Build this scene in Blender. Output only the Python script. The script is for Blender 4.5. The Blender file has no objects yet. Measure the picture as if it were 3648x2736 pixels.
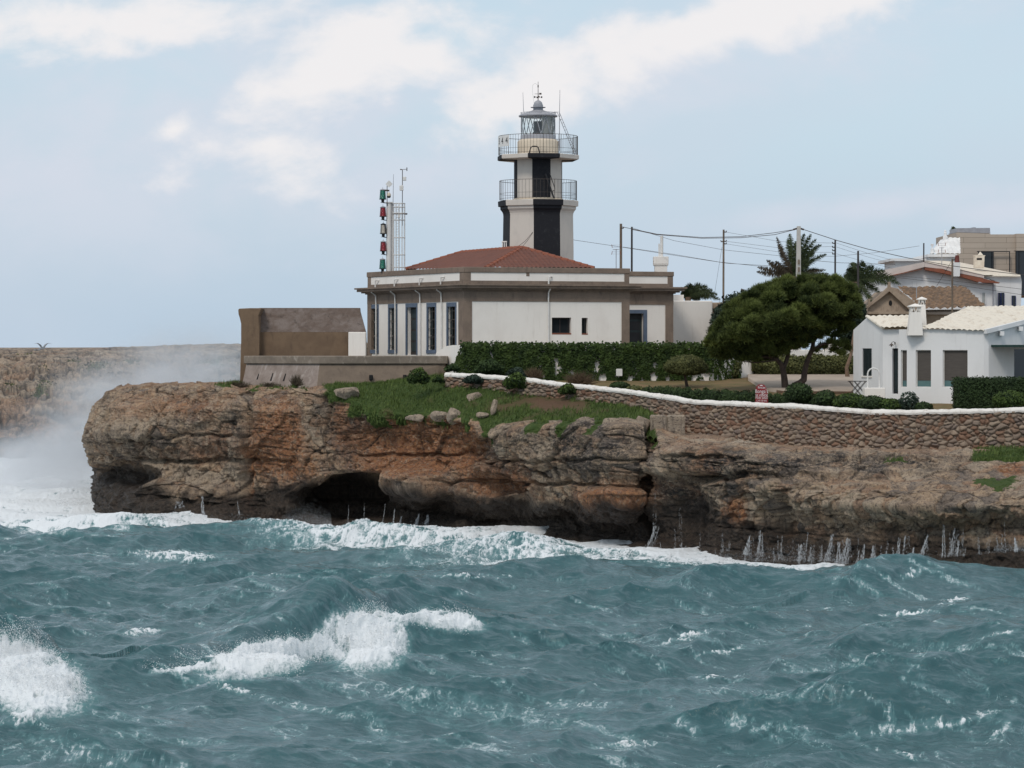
import bpy, bmesh, math, random
import numpy as np
from mathutils import Vector, Matrix
random.seed(7); rng = np.random.default_rng(7)
S = bpy.context.scene
COL = S.collection
# ------------------------------------------------------------ camera
F = 9800.0; EYE = 9.1; HOR = 1240.0            # focal length in photo pixels, eye height, horizon row
cam_d = bpy.data.cameras.new('camera'); cam = bpy.data.objects.new('camera', cam_d); COL.objects.link(cam)
cam.location = (0, 0, EYE); cam.rotation_euler = (math.radians(90), 0, 0)
cam_d.sensor_width = 36; cam_d.lens = 36*F/3648; cam_d.shift_y = -(1368-HOR)/3648
cam_d.clip_start = 1; cam_d.clip_end = 6000
S.camera = cam
# ------------------------------------------------------------ world: sky with drifting cloud
SUN_EL, SUN_AZ = math.radians(48), math.radians(205)   # azimuth clockwise from +Y (north)
W = bpy.data.worlds.new('World'); S.world = W; W.use_nodes = True
nt = W.node_tree; nt.nodes.clear()
def N(t, typ, **kw):
    n = t.nodes.new(typ)
    for k, v in kw.items():
        if k.startswith('i_'): n.inputs[k[2:].replace('_', ' ')].default_value = v
        elif k.startswith('n_'): n.inputs[int(k[2:])].default_value = v
        else: setattr(n, k, v)
    return n
def L(t, a, b): t.links.new(a, b)
def math_n(t, op, a, b=None, c=None, clamp=False):
    n = t.nodes.new('ShaderNodeMath'); n.operation = op; n.use_clamp = clamp
    for i, v in enumerate((a, b, c)):
        if v is None: continue
        if isinstance(v, (int, float)): n.inputs[i].default_value = v
        else: t.links.new(v, n.inputs[i])
    return n.outputs[0]
def mixc(t, fac, a, b, blend='MIX'):
    n = t.nodes.new('ShaderNodeMix'); n.data_type = 'RGBA'; n.blend_type = blend
    for s, v in ((n.inputs[0], fac), (n.inputs[6], a), (n.inputs[7], b)):
        if isinstance(v, (int, float)): s.default_value = v
        elif isinstance(v, tuple): s.default_value = (*v, 1) if len(v) == 3 else v
        else: t.links.new(v, s)
    return n.outputs[2]
def smooth(t, x, a, b):
    n = t.nodes.new('ShaderNodeMapRange'); n.interpolation_type = 'SMOOTHSTEP'
    n.inputs['From Min'].default_value = a; n.inputs['From Max'].default_value = b
    t.links.new(x, n.inputs['Value']); return n.outputs['Result']
def ramp(t, fac, stops):
    n = t.nodes.new('ShaderNodeValToRGB'); e = n.color_ramp.elements
    while len(e) < len(stops): e.new(0.5)
    for k, (p, c) in zip(e, stops):
        k.position = p; k.color = (*c, 1) if isinstance(c, tuple) else (c, c, c, 1)
    t.links.new(fac, n.inputs[0]); return n.outputs[0]
sky = N(nt, 'ShaderNodeTexSky', sky_type='NISHITA', sun_disc=False, sun_elevation=SUN_EL, sun_rotation=SUN_AZ,
        altitude=10, air_density=1.0, dust_density=0.6, ozone_density=1.0)
tc = N(nt, 'ShaderNodeTexCoord'); sp = N(nt, 'ShaderNodeSeparateXYZ'); L(nt, tc.outputs['Generated'], sp.inputs[0])
dx, dy, dz = sp.outputs
ay = math_n(nt, 'MAXIMUM', math_n(nt, 'ABSOLUTE', dy), 0.05)
az_ = math_n(nt, 'DIVIDE', dx, ay)              # tangent of bearing
el_ = math_n(nt, 'DIVIDE', dz, ay)              # tangent of elevation
cv = N(nt, 'ShaderNodeCombineXYZ'); L(nt, az_, cv.inputs[0]); L(nt, el_, cv.inputs[1])
def wnoise(scale, detail, rough, off=(0,0,0), dist=0.0, rot=0.0, sc=(1,1,1)):
    m = N(nt, 'ShaderNodeMapping'); m.inputs['Location'].default_value = off; m.inputs['Rotation'].default_value = (0,0,rot); m.inputs['Scale'].default_value = sc
    L(nt, cv.outputs[0], m.inputs[0])
    n = N(nt, 'ShaderNodeTexNoise', i_Scale=scale, i_Detail=detail, i_Roughness=rough, i_Distortion=dist); L(nt, m.outputs[0], n.inputs['Vector'])
    return n.outputs['Fac']
n1 = wnoise(17, 7, 0.56, (0.3,0.1,0), 0.35, -0.45, (1,1.7,1))
n2 = wnoise(46, 5, 0.55, (1.3,0.7,0), 0.2, -0.4, (1,1.5,1))
n3 = wnoise(9, 4, 0.5, (2.2,5.1,0), 0.2, -0.3, (1,2.0,1))
def bank(cx, cy, rx, ry, rot):
    """a cloud bank: soft ellipse at bearing/elevation given in photo pixels"""
    X, Y_ = (cx-1824)/F, (HOR-cy)/F
    ux = math_n(nt, 'SUBTRACT', az_, X); uy = math_n(nt, 'SUBTRACT', el_, Y_)
    c, s = math.cos(rot), math.sin(rot)
    a = math_n(nt, 'DIVIDE', math_n(nt, 'ADD', math_n(nt, 'MULTIPLY', ux, c), math_n(nt, 'MULTIPLY', uy, s)), rx/F)
    b = math_n(nt, 'DIVIDE', math_n(nt, 'SUBTRACT', math_n(nt, 'MULTIPLY', uy, c), math_n(nt, 'MULTIPLY', ux, s)), ry/F)
    d = math_n(nt, 'SQRT', math_n(nt, 'ADD', math_n(nt, 'MULTIPLY', a, a), math_n(nt, 'MULTIPLY', b, b)))
    return math_n(nt, 'SUBTRACT', 1.0, d)
BANKS = [(1150, 270, 600, 170, 0.50), (1950, 330, 640, 180, 0.36), (2650, 70, 1000, 150, 0.27), (250, 70, 900, 170, 0.05, .80),
         (980, 520, 380, 210, -0.5, .62), (620, 460, 150, 70, 0.2, .75), (1500, 200, 380, 150, 0.4, .8)]
FAINT = [(900, 420, 1500, 480, 0.15), (2300, 250, 1500, 330, 0.3), (3100, 740, 640, 80, 0.12), (3560, 760, 340, 80, 0.0), (300, 800, 1300, 420, 0.0), (1500, 620, 700, 260, 0.2)]
def gather(lst, k):
    acc = None
    for b_ in lst:
        v = bank(*b_[:5])
        if len(b_) > 5: v = math_n(nt, 'SUBTRACT', v, 1.0-b_[5])
        acc = v if acc is None else math_n(nt, 'SMOOTH_MAX', acc, v, k)
    return acc
acc = gather(BANKS, 0.35); fac_ = gather(FAINT, 0.35)
nn = math_n(nt, 'SUBTRACT', math_n(nt, 'ADD', n1, math_n(nt, 'MULTIPLY', n2, 0.46)), 0.73)
dens = math_n(nt, 'ADD', math_n(nt, 'MULTIPLY', acc, 0.60), math_n(nt, 'MULTIPLY', nn, 1.55))
cl = smooth(nt, dens, -0.10, 0.44)
faint = smooth(nt, math_n(nt, 'ADD', math_n(nt, 'MULTIPLY', fac_, 0.7), math_n(nt, 'MULTIPLY', nn, 1.2)), -0.05, 0.75)
# broad thin veil everywhere and away from the view, where cloud cover follows the noise alone
veil = smooth(nt, n3, 0.30, 0.72)
SKY = 0.10
skyc = mixc(nt, 1.0, sky.outputs[0], (SKY, SKY, SKY), 'MULTIPLY')
low = smooth(nt, el_, 0.115, 0.0)               # the air thickens towards the horizon
base = mixc(nt, 0.80, skyc, (0.60, 0.74, 0.845))
base = mixc(nt, math_n(nt, 'MULTIPLY', low, 0.80), base, (0.462, 0.582, 0.718))
base = mixc(nt, math_n(nt, 'MULTIPLY', veil, 0.40), base, (0.60, 0.665, 0.765))
base = mixc(nt, math_n(nt, "MULTIPLY", math_n(nt, "MULTIPLY", faint, 0.75), smooth(nt, el_, 0.0, 0.07)), base, (0.685, 0.715, 0.805))
CLOUD = (0.885, 0.865, 0.870)
colr = mixc(nt, math_n(nt, 'MULTIPLY', cl, 0.95), base, CLOUD)
zen = smooth(nt, dz, 0.22, 0.75)                # the cloud deck overhead
colr = mixc(nt, math_n(nt, 'MULTIPLY', zen, 0.75), colr, (0.74, 0.76, 0.80))
below = smooth(nt, dz, 0.0, -0.04)
colr = mixc(nt, below, colr, (0.20, 0.27, 0.32))
bg = N(nt, 'ShaderNodeBackground', i_Strength=1.0); L(nt, colr, bg.inputs[0])
wo = N(nt, 'ShaderNodeOutputWorld'); L(nt, bg.outputs[0], wo.inputs[0])
# ------------------------------------------------------------ sun behind thin cloud
sd = bpy.data.lights.new('sun', 'SUN'); sd.energy = 1.35; sd.angle = math.radians(14); sd.color = (1.0, 0.93, 0.84)
sun = bpy.data.objects.new('sun', sd); COL.objects.link(sun)
sv = Vector((math.sin(SUN_AZ)*math.cos(SUN_EL), math.cos(SUN_AZ)*math.cos(SUN_EL), math.sin(SUN_EL)))
sun.rotation_euler = sv.to_track_quat('Z', 'Y').to_euler(); sun.location = (0, 0, 60)
S.view_settings.view_transform = 'Standard'; S.view_settings.look = 'None'; S.view_settings.gamma = 1; S.view_settings.exposure = 0.0
S.render.engine = 'CYCLES'
cy = S.cycles; cy.max_bounces = 6; cy.diffuse_bounces = 3; cy.glossy_bounces = 3; cy.transparent_max_bounces = 14; cy.volume_bounces = 1
cy.use_denoising = True; cy.caustics_reflective = False; cy.caustics_refractive = False
cy.volume_step_rate = 2.0; cy.volume_max_steps = 128
# ------------------------------------------------------------ helpers
def P(x, y, Y): return Vector(((x-1824)*Y/F, Y, EYE-(y-HOR)*Y/F))
def PX(x, Y): return (x-1824)*Y/F
def PZ(y, Y): return EYE-(y-HOR)*Y/F
def lin(r, g, b):
    f = lambda c: (c/12.92 if c <= 0.04045 else ((c+0.055)/1.055)**2.4)
    return (f(r/255), f(g/255), f(b/255))
def tag(o, label=None, cat=None, group=None, kind=None):
    if label: o['label'] = label
    if cat: o['category'] = cat
    if group: o['group'] = group
    if kind: o['kind'] = kind
    return o
def empty(name, loc, label, cat, group=None):
    o = bpy.data.objects.new(name, None); COL.objects.link(o); o.location = loc; o.empty_display_size = 0.3
    return tag(o, label, cat, group)
def link(name, me, m, parent=None):
    o = bpy.data.objects.new(name, me); COL.objects.link(o)
    if m is not None: me.materials.append(m)
    if parent is not None:
        o.parent = parent
        if parent.type == 'EMPTY' or parent.parent is None:
            base = parent.location.copy()
        else: base = Vector((0,0,0))
        if parent.parent is not None: base = Vector((0,0,0))
        o.matrix_parent_inverse = Matrix.Translation(-base) if parent.parent is None else Matrix.Identity(4)
    return o
def mesh_np(name, co, faces, m, parent=None, smooth_=False, attrs=None, kind=None):
    """faces: (n,3) or (n,4) int array"""
    me = bpy.data.meshes.new(name); co = np.asarray(co, np.float32); fa = np.asarray(faces, np.int32)
    nv, (nf, k) = len(co), fa.shape
    me.vertices.add(nv); me.vertices.foreach_set('co', co.ravel())
    me.loops.add(nf*k); me.loops.foreach_set('vertex_index', fa.ravel())
    me.polygons.add(nf); me.polygons.foreach_set('loop_start', np.arange(nf, dtype=np.int32)*k)
    me.update(calc_edges=True)
    if smooth_: me.polygons.foreach_set('use_smooth', np.ones(nf, bool))
    for an, av in (attrs or {}).items():
        av = np.asarray(av, np.float32)
        if av.ndim == 1:
            a = me.attributes.new(an, 'FLOAT', 'POINT'); a.data.foreach_set('value', av)
        else:
            a = me.attributes.new(an, 'FLOAT_VECTOR', 'POINT'); a.data.foreach_set('vector', av.ravel())
    me.validate()
    o = link(name, me, m, parent)
    if kind: o['kind'] = kind
    return o
def grid_faces(nr, nc):
    i = np.arange(nr*nc).reshape(nr, nc)
    return np.stack([i[:-1,:-1], i[:-1,1:], i[1:,1:], i[1:,:-1]], -1).reshape(-1, 4)
class MB:
    def __init__(s): s.v = []; s.f = []
    def add(s, vs, fs):
        b = len(s.v); s.v += [tuple(v) for v in vs]; s.f += [tuple(b+i for i in f) for f in fs]; return s
    def box(s, c, d, ax=None):
        """centre c, size d, ax optional 3 unit axes"""
        ax = ax or (Vector((1,0,0)), Vector((0,1,0)), Vector((0,0,1))); c = Vector(c)
        vs = [c + ax[0]*(i*d[0]/2) + ax[1]*(j*d[1]/2) + ax[2]*(k*d[2]/2) for k in (-1,1) for j in (-1,1) for i in (-1,1)]
        return s.add(vs, [(0,2,3,1),(4,5,7,6),(0,1,5,4),(2,6,7,3),(0,4,6,2),(1,3,7,5)])
    def prism(s, pts, z0, z1):
        n = len(pts); vs = [(p[0], p[1], z0) for p in pts] + [(p[0], p[1], z1) for p in pts]
        return s.add(vs, [tuple(range(n))[::-1], tuple(range(n, 2*n))] + [(i, (i+1)%n, n+(i+1)%n, n+i) for i in range(n)])
    def extrude(s, pts, d):
        n = len(pts); d = Vector(d); vs = [Vector(p) for p in pts]; vs += [v+d for v in vs]
        return s.add(vs, [tuple(range(n))[::-1], tuple(range(n, 2*n))] + [(i, (i+1)%n, n+(i+1)%n, n+i) for i in range(n)])
    def tube(s, pts, r, n=8, caps=True):
        pts = [Vector(p) for p in pts]; rs = r if isinstance(r, (list, tuple)) else [r]*len(pts)
        b = len(s.v); up = None
        for i, p in enumerate(pts):
            t = (pts[min(i+1, len(pts)-1)] - pts[max(i-1, 0)]).normalized()
            if up is None: up = t.orthogonal().normalized()
            up = (up - t*up.dot(t)); up = up.normalized() if up.length > 1e-6 else t.orthogonal().normalized()
            sd_ = t.cross(up)
            s.v += [tuple(p + (up*math.cos(2*math.pi*k/n) + sd_*math.sin(2*math.pi*k/n))*rs[i]) for k in range(n)]
        for i in range(len(pts)-1):
            for k in range(n):
                k2 = (k+1)%n; s.f.append((b+i*n+k, b+i*n+k2, b+(i+1)*n+k2, b+(i+1)*n+k))
        if caps:
            s.f.append(tuple(b+k for k in range(n))[::-1]); e = b+(len(pts)-1)*n; s.f.append(tuple(e+k for k in range(n)))
        return s
    def lathe(s, c, prof, n=24, rot=0.0):
        b = len(s.v); c = Vector(c)
        for r, z in prof:
            s.v += [(c.x+r*math.cos(rot+2*math.pi*k/n), c.y+r*math.sin(rot+2*math.pi*k/n), c.z+z) for k in range(n)]
        for i in range(len(prof)-1):
            for k in range(n):
                k2 = (k+1)%n; s.f.append((b+i*n+k, b+i*n+k2, b+(i+1)*n+k2, b+(i+1)*n+k))
        s.f.append(tuple(b+k for k in range(n))[::-1]); e = b+(len(prof)-1)*n; s.f.append(tuple(e+k for k in range(n)))
        return s
    def build(s, name, m, parent=None, smooth_=False, bevel=0.0):
        me = bpy.data.meshes.new(name); me.from_pydata([tuple(v) for v in s.v], [], s.f); me.update()
        bm = bmesh.new(); bm.from_mesh(me); bmesh.ops.recalc_face_normals(bm, faces=bm.faces)
        if bevel > 0: bmesh.ops.bevel(bm, geom=[e for e in bm.edges if e.calc_face_angle(0) > 0.5], offset=bevel, segments=1, affect='EDGES', clamp_overlap=True)
        bm.to_mesh(me); bm.free()
        if smooth_:
            me.polygons.foreach_set('use_smooth', np.ones(len(me.polygons), bool))
            try: me.set_sharp_from_angle(angle=math.radians(40))
            except Exception: pass
        return link(name, me, m, parent)
def copy_tree(o, parent=None):
    c = o.copy(); COL.objects.link(c)
    if parent is not None: c.parent = parent
    for ch in list(o.children): copy_tree(ch, c)
    return c
# ---- numpy noise
_G = np.random.default_rng(3).normal(size=(256, 3)); _G /= np.linalg.norm(_G, axis=1)[:, None]
_PERM = np.random.default_rng(5).permutation(256).astype(np.int64); _PERM = np.concatenate([_PERM, _PERM, _PERM])
from concurrent.futures import ThreadPoolExecutor
_POOL = ThreadPoolExecutor(4)
_G32 = _G.astype(np.float32); _P32 = _PERM.astype(np.int32)
def _split(fn, arrs, nout=1):
    """run fn over chunks of flat arrays in threads (numpy frees the interpreter lock)"""
    arrs = np.broadcast_arrays(*arrs); sh = arrs[0].shape; fl_ = [np.ascontiguousarray(a, dtype=np.float32).ravel() for a in arrs]
    n = fl_[0].size; k = max(1, min(64, n//30000)); bs = np.linspace(0, n, k+1).astype(int)
    res = list(_POOL.map(lambda i: fn(*[a[bs[i]:bs[i+1]] for a in fl_]), range(k)))
    if nout == 1: return np.concatenate(res).reshape(sh)
    return tuple(np.concatenate([r[j] for r in res]).reshape(sh) for j in range(nout))
def _pn(x, y, z):
    xi, yi, zi = [np.floor(t).astype(np.int32) for t in (x, y, z)]
    xf, yf, zf = x-xi, y-yi, z-zi; u, v, w = [t*t*t*(t*(t*6-15)+10) for t in (xf, yf, zf)]
    flat = zf.size > 0 and not zf.any() and not zi.any()
    r = np.zeros(x.shape, np.float32)
    for i in (0, 1):
        hx = _P32[(xi+i) & 255]
        for j in (0, 1):
            hy = _P32[hx+((yi+j) & 255)]
            for k in ((0,) if flat else (0, 1)):
                g = _G32[_P32[hy+((zi+k) & 255)]]
                d = g[:, 0]*(xf-i)+g[:, 1]*(yf-j)+g[:, 2]*(zf-k)
                r += d*(u if i else 1-u)*(v if j else 1-v)*(w if k else 1-w)
    return r*np.float32(1.5)
def pn(x, y, z): return _split(_pn, (x, y, z))
def fbm(x, y, z, o=4, g=0.5, ridged=False):
    a, s, r = 1.0, 0.0, 0
    for i in range(o):
        n = pn(x+i*17.3, y+i*9.1, z-i*5.7)
        if ridged: n = 1-2*np.abs(n)
        r = r+n*a; s += a; a *= g; x, y, z = x*2.03, y*2.03, z*2.03
    return r/s
def worley(x, y, z):
    """F1, F2, cell id hash (0..1)"""
    def w(x, y, z):
        xi, yi, zi = [np.floor(t).astype(np.int32) for t in (x, y, z)]
        f1 = np.full(x.shape, 9, np.float32); f2 = f1.copy(); cid = np.zeros(x.shape, np.float32)
        for i in (-1, 0, 1):
            h1 = _P32[(xi+i) & 255]
            for j in (-1, 0, 1):
                h2 = _P32[h1+((yi+j) & 255)]
                for k in (-1, 0, 1):
                    h = _P32[h2+((zi+k) & 255)]
                    d = np.sqrt((xi+i+_P32[h]/np.float32(256)-x)**2+(yi+j+_P32[h+61]/np.float32(256)-y)**2+(zi+k+_P32[h+137]/np.float32(256)-z)**2)
                    near = d < f1; f2 = np.where(near, f1, np.minimum(f2, d)); cid = np.where(near, h/np.float32(256), cid); f1 = np.where(near, d, f1)
        return f1, f2, cid
    return _split(w, (x, y, z), 3)
def sst(a, b, x): t = np.clip((x-a)/(b-a), 0, 1); return t*t*(3-2*t)
def ell(x, y, cx, cy, rx, ry, rot=0.0, soft=0.35):
    c, s = math.cos(rot), math.sin(rot); a = ((x-cx)*c+(y-cy)*s)/rx; b = ((y-cy)*c-(x-cx)*s)/ry
    return 1-sst(1-soft, 1+soft, np.sqrt(a*a+b*b))
# ---- materials
def new_mat(name):
    m = bpy.data.materials.new(name); m.use_nodes = True; t = m.node_tree
    return m, t, t.nodes['Principled BSDF']
def tnoise(t, scale, detail=4, rough=0.55, dist=0.0, sc=None, coord='Object'):
    c = N(t, 'ShaderNodeTexCoord'); v = c.outputs[coord]
    if sc:
        mp = N(t, 'ShaderNodeMapping'); mp.inputs['Scale'].default_value = sc; L(t, v, mp.inputs[0]); v = mp.outputs[0]
    n = N(t, 'ShaderNodeTexNoise', i_Scale=scale, i_Detail=detail, i_Roughness=rough, i_Distortion=dist); L(t, v, n.inputs['Vector'])
    return n.outputs['Fac']
def bump(t, bs, h, strength, dist, normal_from=None):
    b = N(t, 'ShaderNodeBump', i_Strength=strength, i_Distance=dist); L(t, h, b.inputs['Height'])
    if normal_from is not None: L(t, normal_from, b.inputs['Normal'])
    L(t, b.outputs[0], bs.inputs['Normal']); return b.outputs[0]
def simple(name, c1, c2=None, rough=0.7, scale=3.0, lo=0.35, hi=0.7, metal=0.0, bs_=0.0, bd=0.01, bscale=30, sc=None, spec=0.3, detail=5):
    m, t, b = new_mat(name); b.inputs['Roughness'].default_value = rough; b.inputs['Metallic'].default_value = metal
    b.inputs['Specular IOR Level'].default_value = spec
    c2 = c2 or tuple(v*0.85 for v in c1)
    L(t, mixc(t, smooth(t, tnoise(t, scale, detail, 0.6, 0.3, sc), lo, hi), c1, c2), b.inputs['Base Color'])
    if bs_ > 0: bump(t, b, tnoise(t, bscale, 5, 0.6), bs_, bd)
    return m
def attr(t, name):
    a = N(t, 'ShaderNodeAttribute'); a.attribute_name = name; return a
# ============================================================ headland cliff (one sheet from sea bed over the rim to the plateau)
def lattice(keys, xs_key, s_x, rows):
    """keys: K columns of R control points (x, y, Y) in bearing px, row px, depth; resampled along both ways to world points"""
    A = np.array(keys, float)                                        # K,R,3
    xk = np.array(xs_key, float); K, R, _ = A.shape
    # centripetal smoothing along s: Catmull-Rom on index
    si = np.interp(s_x, xk, np.arange(K)); i = np.clip(np.floor(si).astype(int), 0, K-2); f = (si-i)[:, None, None]
    p0, p1, p2, p3 = A[np.clip(i-1, 0, K-1)], A[i], A[i+1], A[np.clip(i+2, 0, K-1)]
    C = p1 + 0.5*f*(p2-p0 + f*(2*p0-5*p1+4*p2-p3 + f*(3*(p1-p2)+p3-p0)))
    C = 0.6*C + 0.4*(p1+(p2-p1)*f)
    ts = np.concatenate([np.linspace(a, a+1, n, endpoint=False) for a, n in enumerate(rows)] + [[float(len(rows))]])
    j = np.clip(np.floor(ts).astype(int), 0, R-2); g = (ts-j)[None, :, None]
    Q = C[:, j]*(1-g)+C[:, j+1]*g                                    # nS,nT,3
    k = 9; ker = np.hanning(k+2)[1:-1]; ker /= ker.sum()
    Qp = np.pad(Q, ((0,0),(k//2,k//2),(0,0)), mode='edge')
    Q = sum(ker[q]*Qp[:, q:q+Q.shape[1]] for q in range(k))
    x, y, Y = Q[..., 0], Q[..., 1], Q[..., 2]
    return x, y, np.stack([(x-1824)*Y/F, Y, EYE-(y-HOR)*Y/F], -1), ts
def ZR(z, Y): return HOR+(EYE-z)*F/Y            # row of a height z at depth Y
def col(x, base, pts, top):
    """base depth; pts = [(y,Y)]*4 for notch, lip, mid, upper; rim (y,Y); inland two (z,Y)"""
    xs = x if isinstance(x, (list, tuple)) else [x]*9
    (ry, rY), (z7, Y7), (z8, Y8) = top
    r = [(xs[0], ZR(-2.0, base), base), (xs[1], ZR(0, base), base)]
    r += [(xs[2+i], p[0], p[1]) for i, p in enumerate(pts)]
    r += [(xs[6], ry, rY), (xs[7], ZR(z7, Y7), Y7), (xs[8], ZR(z8, Y8), Y8)]
    return r
KEYS = [
 (-160, col([620,620,600,590,590,600,620,800,900], 190, [(1700,190),(1640,190),(1560,190),(1480,189)], ((1400,186),(6.4,178),(6.0,176)))),
 (60,  col([440,440,420,400,380,400,450,620,760], 178, [(1700,178),(1640,178),(1540,177),(1470,176)], ((1402,174),(6.7,172),(6.0,175)))),
 (220, col([360,356,352,342,330,372,420,520,700], 163, [(1690,162),(1600,161),(1520,160),(1445,161)], ((1392,163),(6.9,166),(6.0,175)))),
 (320, col([352,350,348,338,330,372,420,510,650], 154.5, [(1670,156.5),(1640,153.5),(1530,152),(1440,153)], ((1386,154.5),(7.0,161),(6.0,175)))),
 (450, col([450,450,450,450,450,450,470,540,640], 149.5, [(1660,153),(1640,149),(1540,147.6),(1450,148.6)], ((1384,151.5),(7.15,158),(6.0,175)))),
 (560, col(560, 146.0, [(1760,147.5),(1690,147.6),(1560,146.6),(1450,147.6)], ((1374,149.5),(7.1,156),(6.0,176)))),
 (760, col(760, 144.0, [(1790,146),(1730,146.2),(1560,145.4),(1460,145.8)], ((1372,147.0),(7.2,152),(6.0,177)))),
 (900, col(900, 143.6, [(1800,144.6),(1700,144.6),(1560,143.6),(1460,143.8)], ((1378,145.2),(7.2,150),(6.2,178)))),
 (1060, col(1060, 143.0, [(1800,144.5),(1720,142.6),(1560,142.6),(1460,142.8)], ((1377,143.9),(7.2,149),(7.6,180)))),
 (1160, col(1160, 142.0, [(1760,146),(1700,141.3),(1560,141.9),(1460,142.3)], ((1386,142.4),(7.2,146),(8.4,190)))),
 (1290, col(1290, 141.0, [(1760,145.5),(1690,140.4),(1560,140.7),(1490,140.4)], ((1440,140.1),(7.15,143.5),(8.5,200)))),
 (1450, col(1450, 139.5, [(1790,142.5),(1720,138.6),(1590,138.9),(1510,138.5)], ((1475,138.6),(7.35,142.4),(8.5,200)))),
 (1600, col(1600, 137.5, [(1830,139.6),(1740,136.7),(1600,136.9),(1520,136.4)], ((1478,136.6),(7.58,140.6),(8.5,200)))),
 (1740, col(1740, 135.2, [(1850,138.4),(1780,134.4),(1640,134.2),(1550,133.4)], ((1508,134.2),(7.42,139.0),(8.5,200)))),
 (1900, col(1900, 132.0, [(1840,135.0),(1790,131.0),(1640,130.6),(1530,130.8)], ((1496,132.6),(7.1,137.5),(8.5,200)))),
 (2080, col(2080, 128.5, [(1840,131.5),(1770,127.4),(1620,127.2),(1520,128.0)], ((1486,130.2),(6.7,134.6),(8.5,200)))),
 (2230, col(2230, 125.5, [(1860,127.6),(1780,124.6),(1620,124.4),(1520,125.6)], ((1488,128.2),(6.4,132),(8.5,200)))),
 (2310, col(2310, 123.6, [(1860,126.2),(1760,124.8),(1620,124.6),(1540,125.4)], ((1492,127.6),(6.2,131),(8.5,200)))),
 (2400, col(2400, 121.8, [(1860,123.6),(1740,122.8),(1690,122.4),(1600,122.6)], ((1566,124.8),(5.3,128.5),(7.0,200)))),
 (2600, col(2600, 118.8, [(1880,120.2),(1760,119.4),(1720,118.8),(1620,119.4)], ((1572,122.6),(5.0,126.0),(7.0,200)))),
 (2800, col(2800, 116.2, [(1890,117.4),(1780,116.5),(1740,116.0),(1650,117.4)], ((1604,120.4),(4.75,123.6),(7.0,200)))),
 (3000, col(3000, 113.8, [(1880,115.0),(1790,114.0),(1748,114.4),(1680,116.6)], ((1606,118.8),(4.7,122.0),(7.0,200)))),
 (3250, col(3250, 111.2, [(1880,112.6),(1800,111.4),(1752,112.2),(1690,115.2)], ((1610,117.4),(4.7,120.8),(7.0,200)))),
 (3648, col(3648, 108.4, [(1870,109.8),(1800,108.6),(1748,110.0),(1680,113.6)], ((1606,116.4),(4.7,120.0),(7.0,200)))),
 (4200, col(4200, 106.0, [(1870,107.4),(1800,106.2),(1748,108.0),(1680,111.6)], ((1606,114.4),(4.7,119.0),(7.0,200)))),
]
s_x = np.concatenate([np.linspace(-160, 320, 190, endpoint=False), np.linspace(320, 3700, 1290, endpoint=False), np.linspace(3700, 4200, 60)])
px, py, CO, ts = lattice([k[1] for k in KEYS], [k[0] for k in KEYS], s_x, [8, 52, 40, 62, 56, 46, 70, 40])
T = np.broadcast_to(ts, px.shape)
def normals(C):
    a = np.gradient(C, axis=0); b = np.gradient(C, axis=1); n = np.cross(a, b); n /= np.linalg.norm(n, axis=2, keepdims=True)+1e-9; return n
NRM = normals(CO)
x, y, z = CO[..., 0], CO[..., 1], CO[..., 2]
face = sst(0.5, 1.2, T)*(1-sst(5.35, 6.15, T)*sst(1150,1300,px)*(1-sst(2330,2420,px)))*(1-sst(5.7, 6.25, T)); top = sst(5.6, 6.2, T)
wx = fbm(x*0.25, y*0.25, z*0.25, 3)*1.2; wz = fbm(x*0.22+9, y*0.22, z*0.3+4, 3)*0.9
# large form
d = 0.40*fbm(x*0.22, y*0.22, z*0.30, 3) + 0.26*fbm(x*0.65+5, y*0.65, z*0.55, 4)
# bedding: hard and soft beds with crisp edges, broken along the face
right = sst(2330, 2460, px)
def beds(th, seed, wob):
    q = (z+wob)/th+seed; k = np.floor(q); f = q-k; h = np.sin(k*127.1+seed*31.7)*43758.5; h = h-np.floor(h)
    h2 = np.sin((k+1)*127.1+seed*31.7)*43758.5; h2 = h2-np.floor(h2); e = sst(0.86, 1.0, f); jt = np.exp(-(np.minimum(f, 1-f)*th/0.035)**2)
    return (h*(1-e)+h2*e)-0.5, jt
wobA = 0.35*wz+0.028*x+0.22*fbm(x*.35, y*.35, z*0+2, 3); wobB = 0.5*wz+0.03*x+0.12*fbm(x*.9, y*.9, z*0+5, 3)
b1, j1 = beds(0.95, 3.3, wobA); b2, j2 = beds(0.31, 7.9, wobB)
brk = np.clip(.45+1.3*fbm(x*.5+8, y*.5, z*.25, 3), 0, 1.2); brk2 = np.clip(.45+1.6*fbm(x*1.1+2, y*1.1, z*.6, 3), 0, 1.2)
d = d + (0.42*b1-0.20*j1)*brk*(0.55+0.75*right) + (0.17*b2-0.07*j2)*brk2*(0.6+0.8*right)
# blocks and joints
F1, F2, cid = worley((x+wx)*0.42, y*0.42, (z+wz)*0.60)
crack = np.exp(-((F2-F1)/0.04)**2); d = d + (cid-0.5)*0.42*(1-0.5*right) - 0.16*crack*sst(-.1,.3,fbm(x*.3+2,y*.3,z*.3,2))
G1, G2, gid = worley((x+wx*0.5)*1.35+7, y*1.35, (z+wz*0.4)*1.75)
crk2 = np.exp(-((G2-G1)/0.05)**2); d = d + (gid-0.5)*0.22 - 0.05*crk2
K1, K2, kid = worley((x+wx*.2)*3.3+1, y*3.3, (z+wz*.2)*4.4); d = d + (kid-.5)*.12
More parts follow.
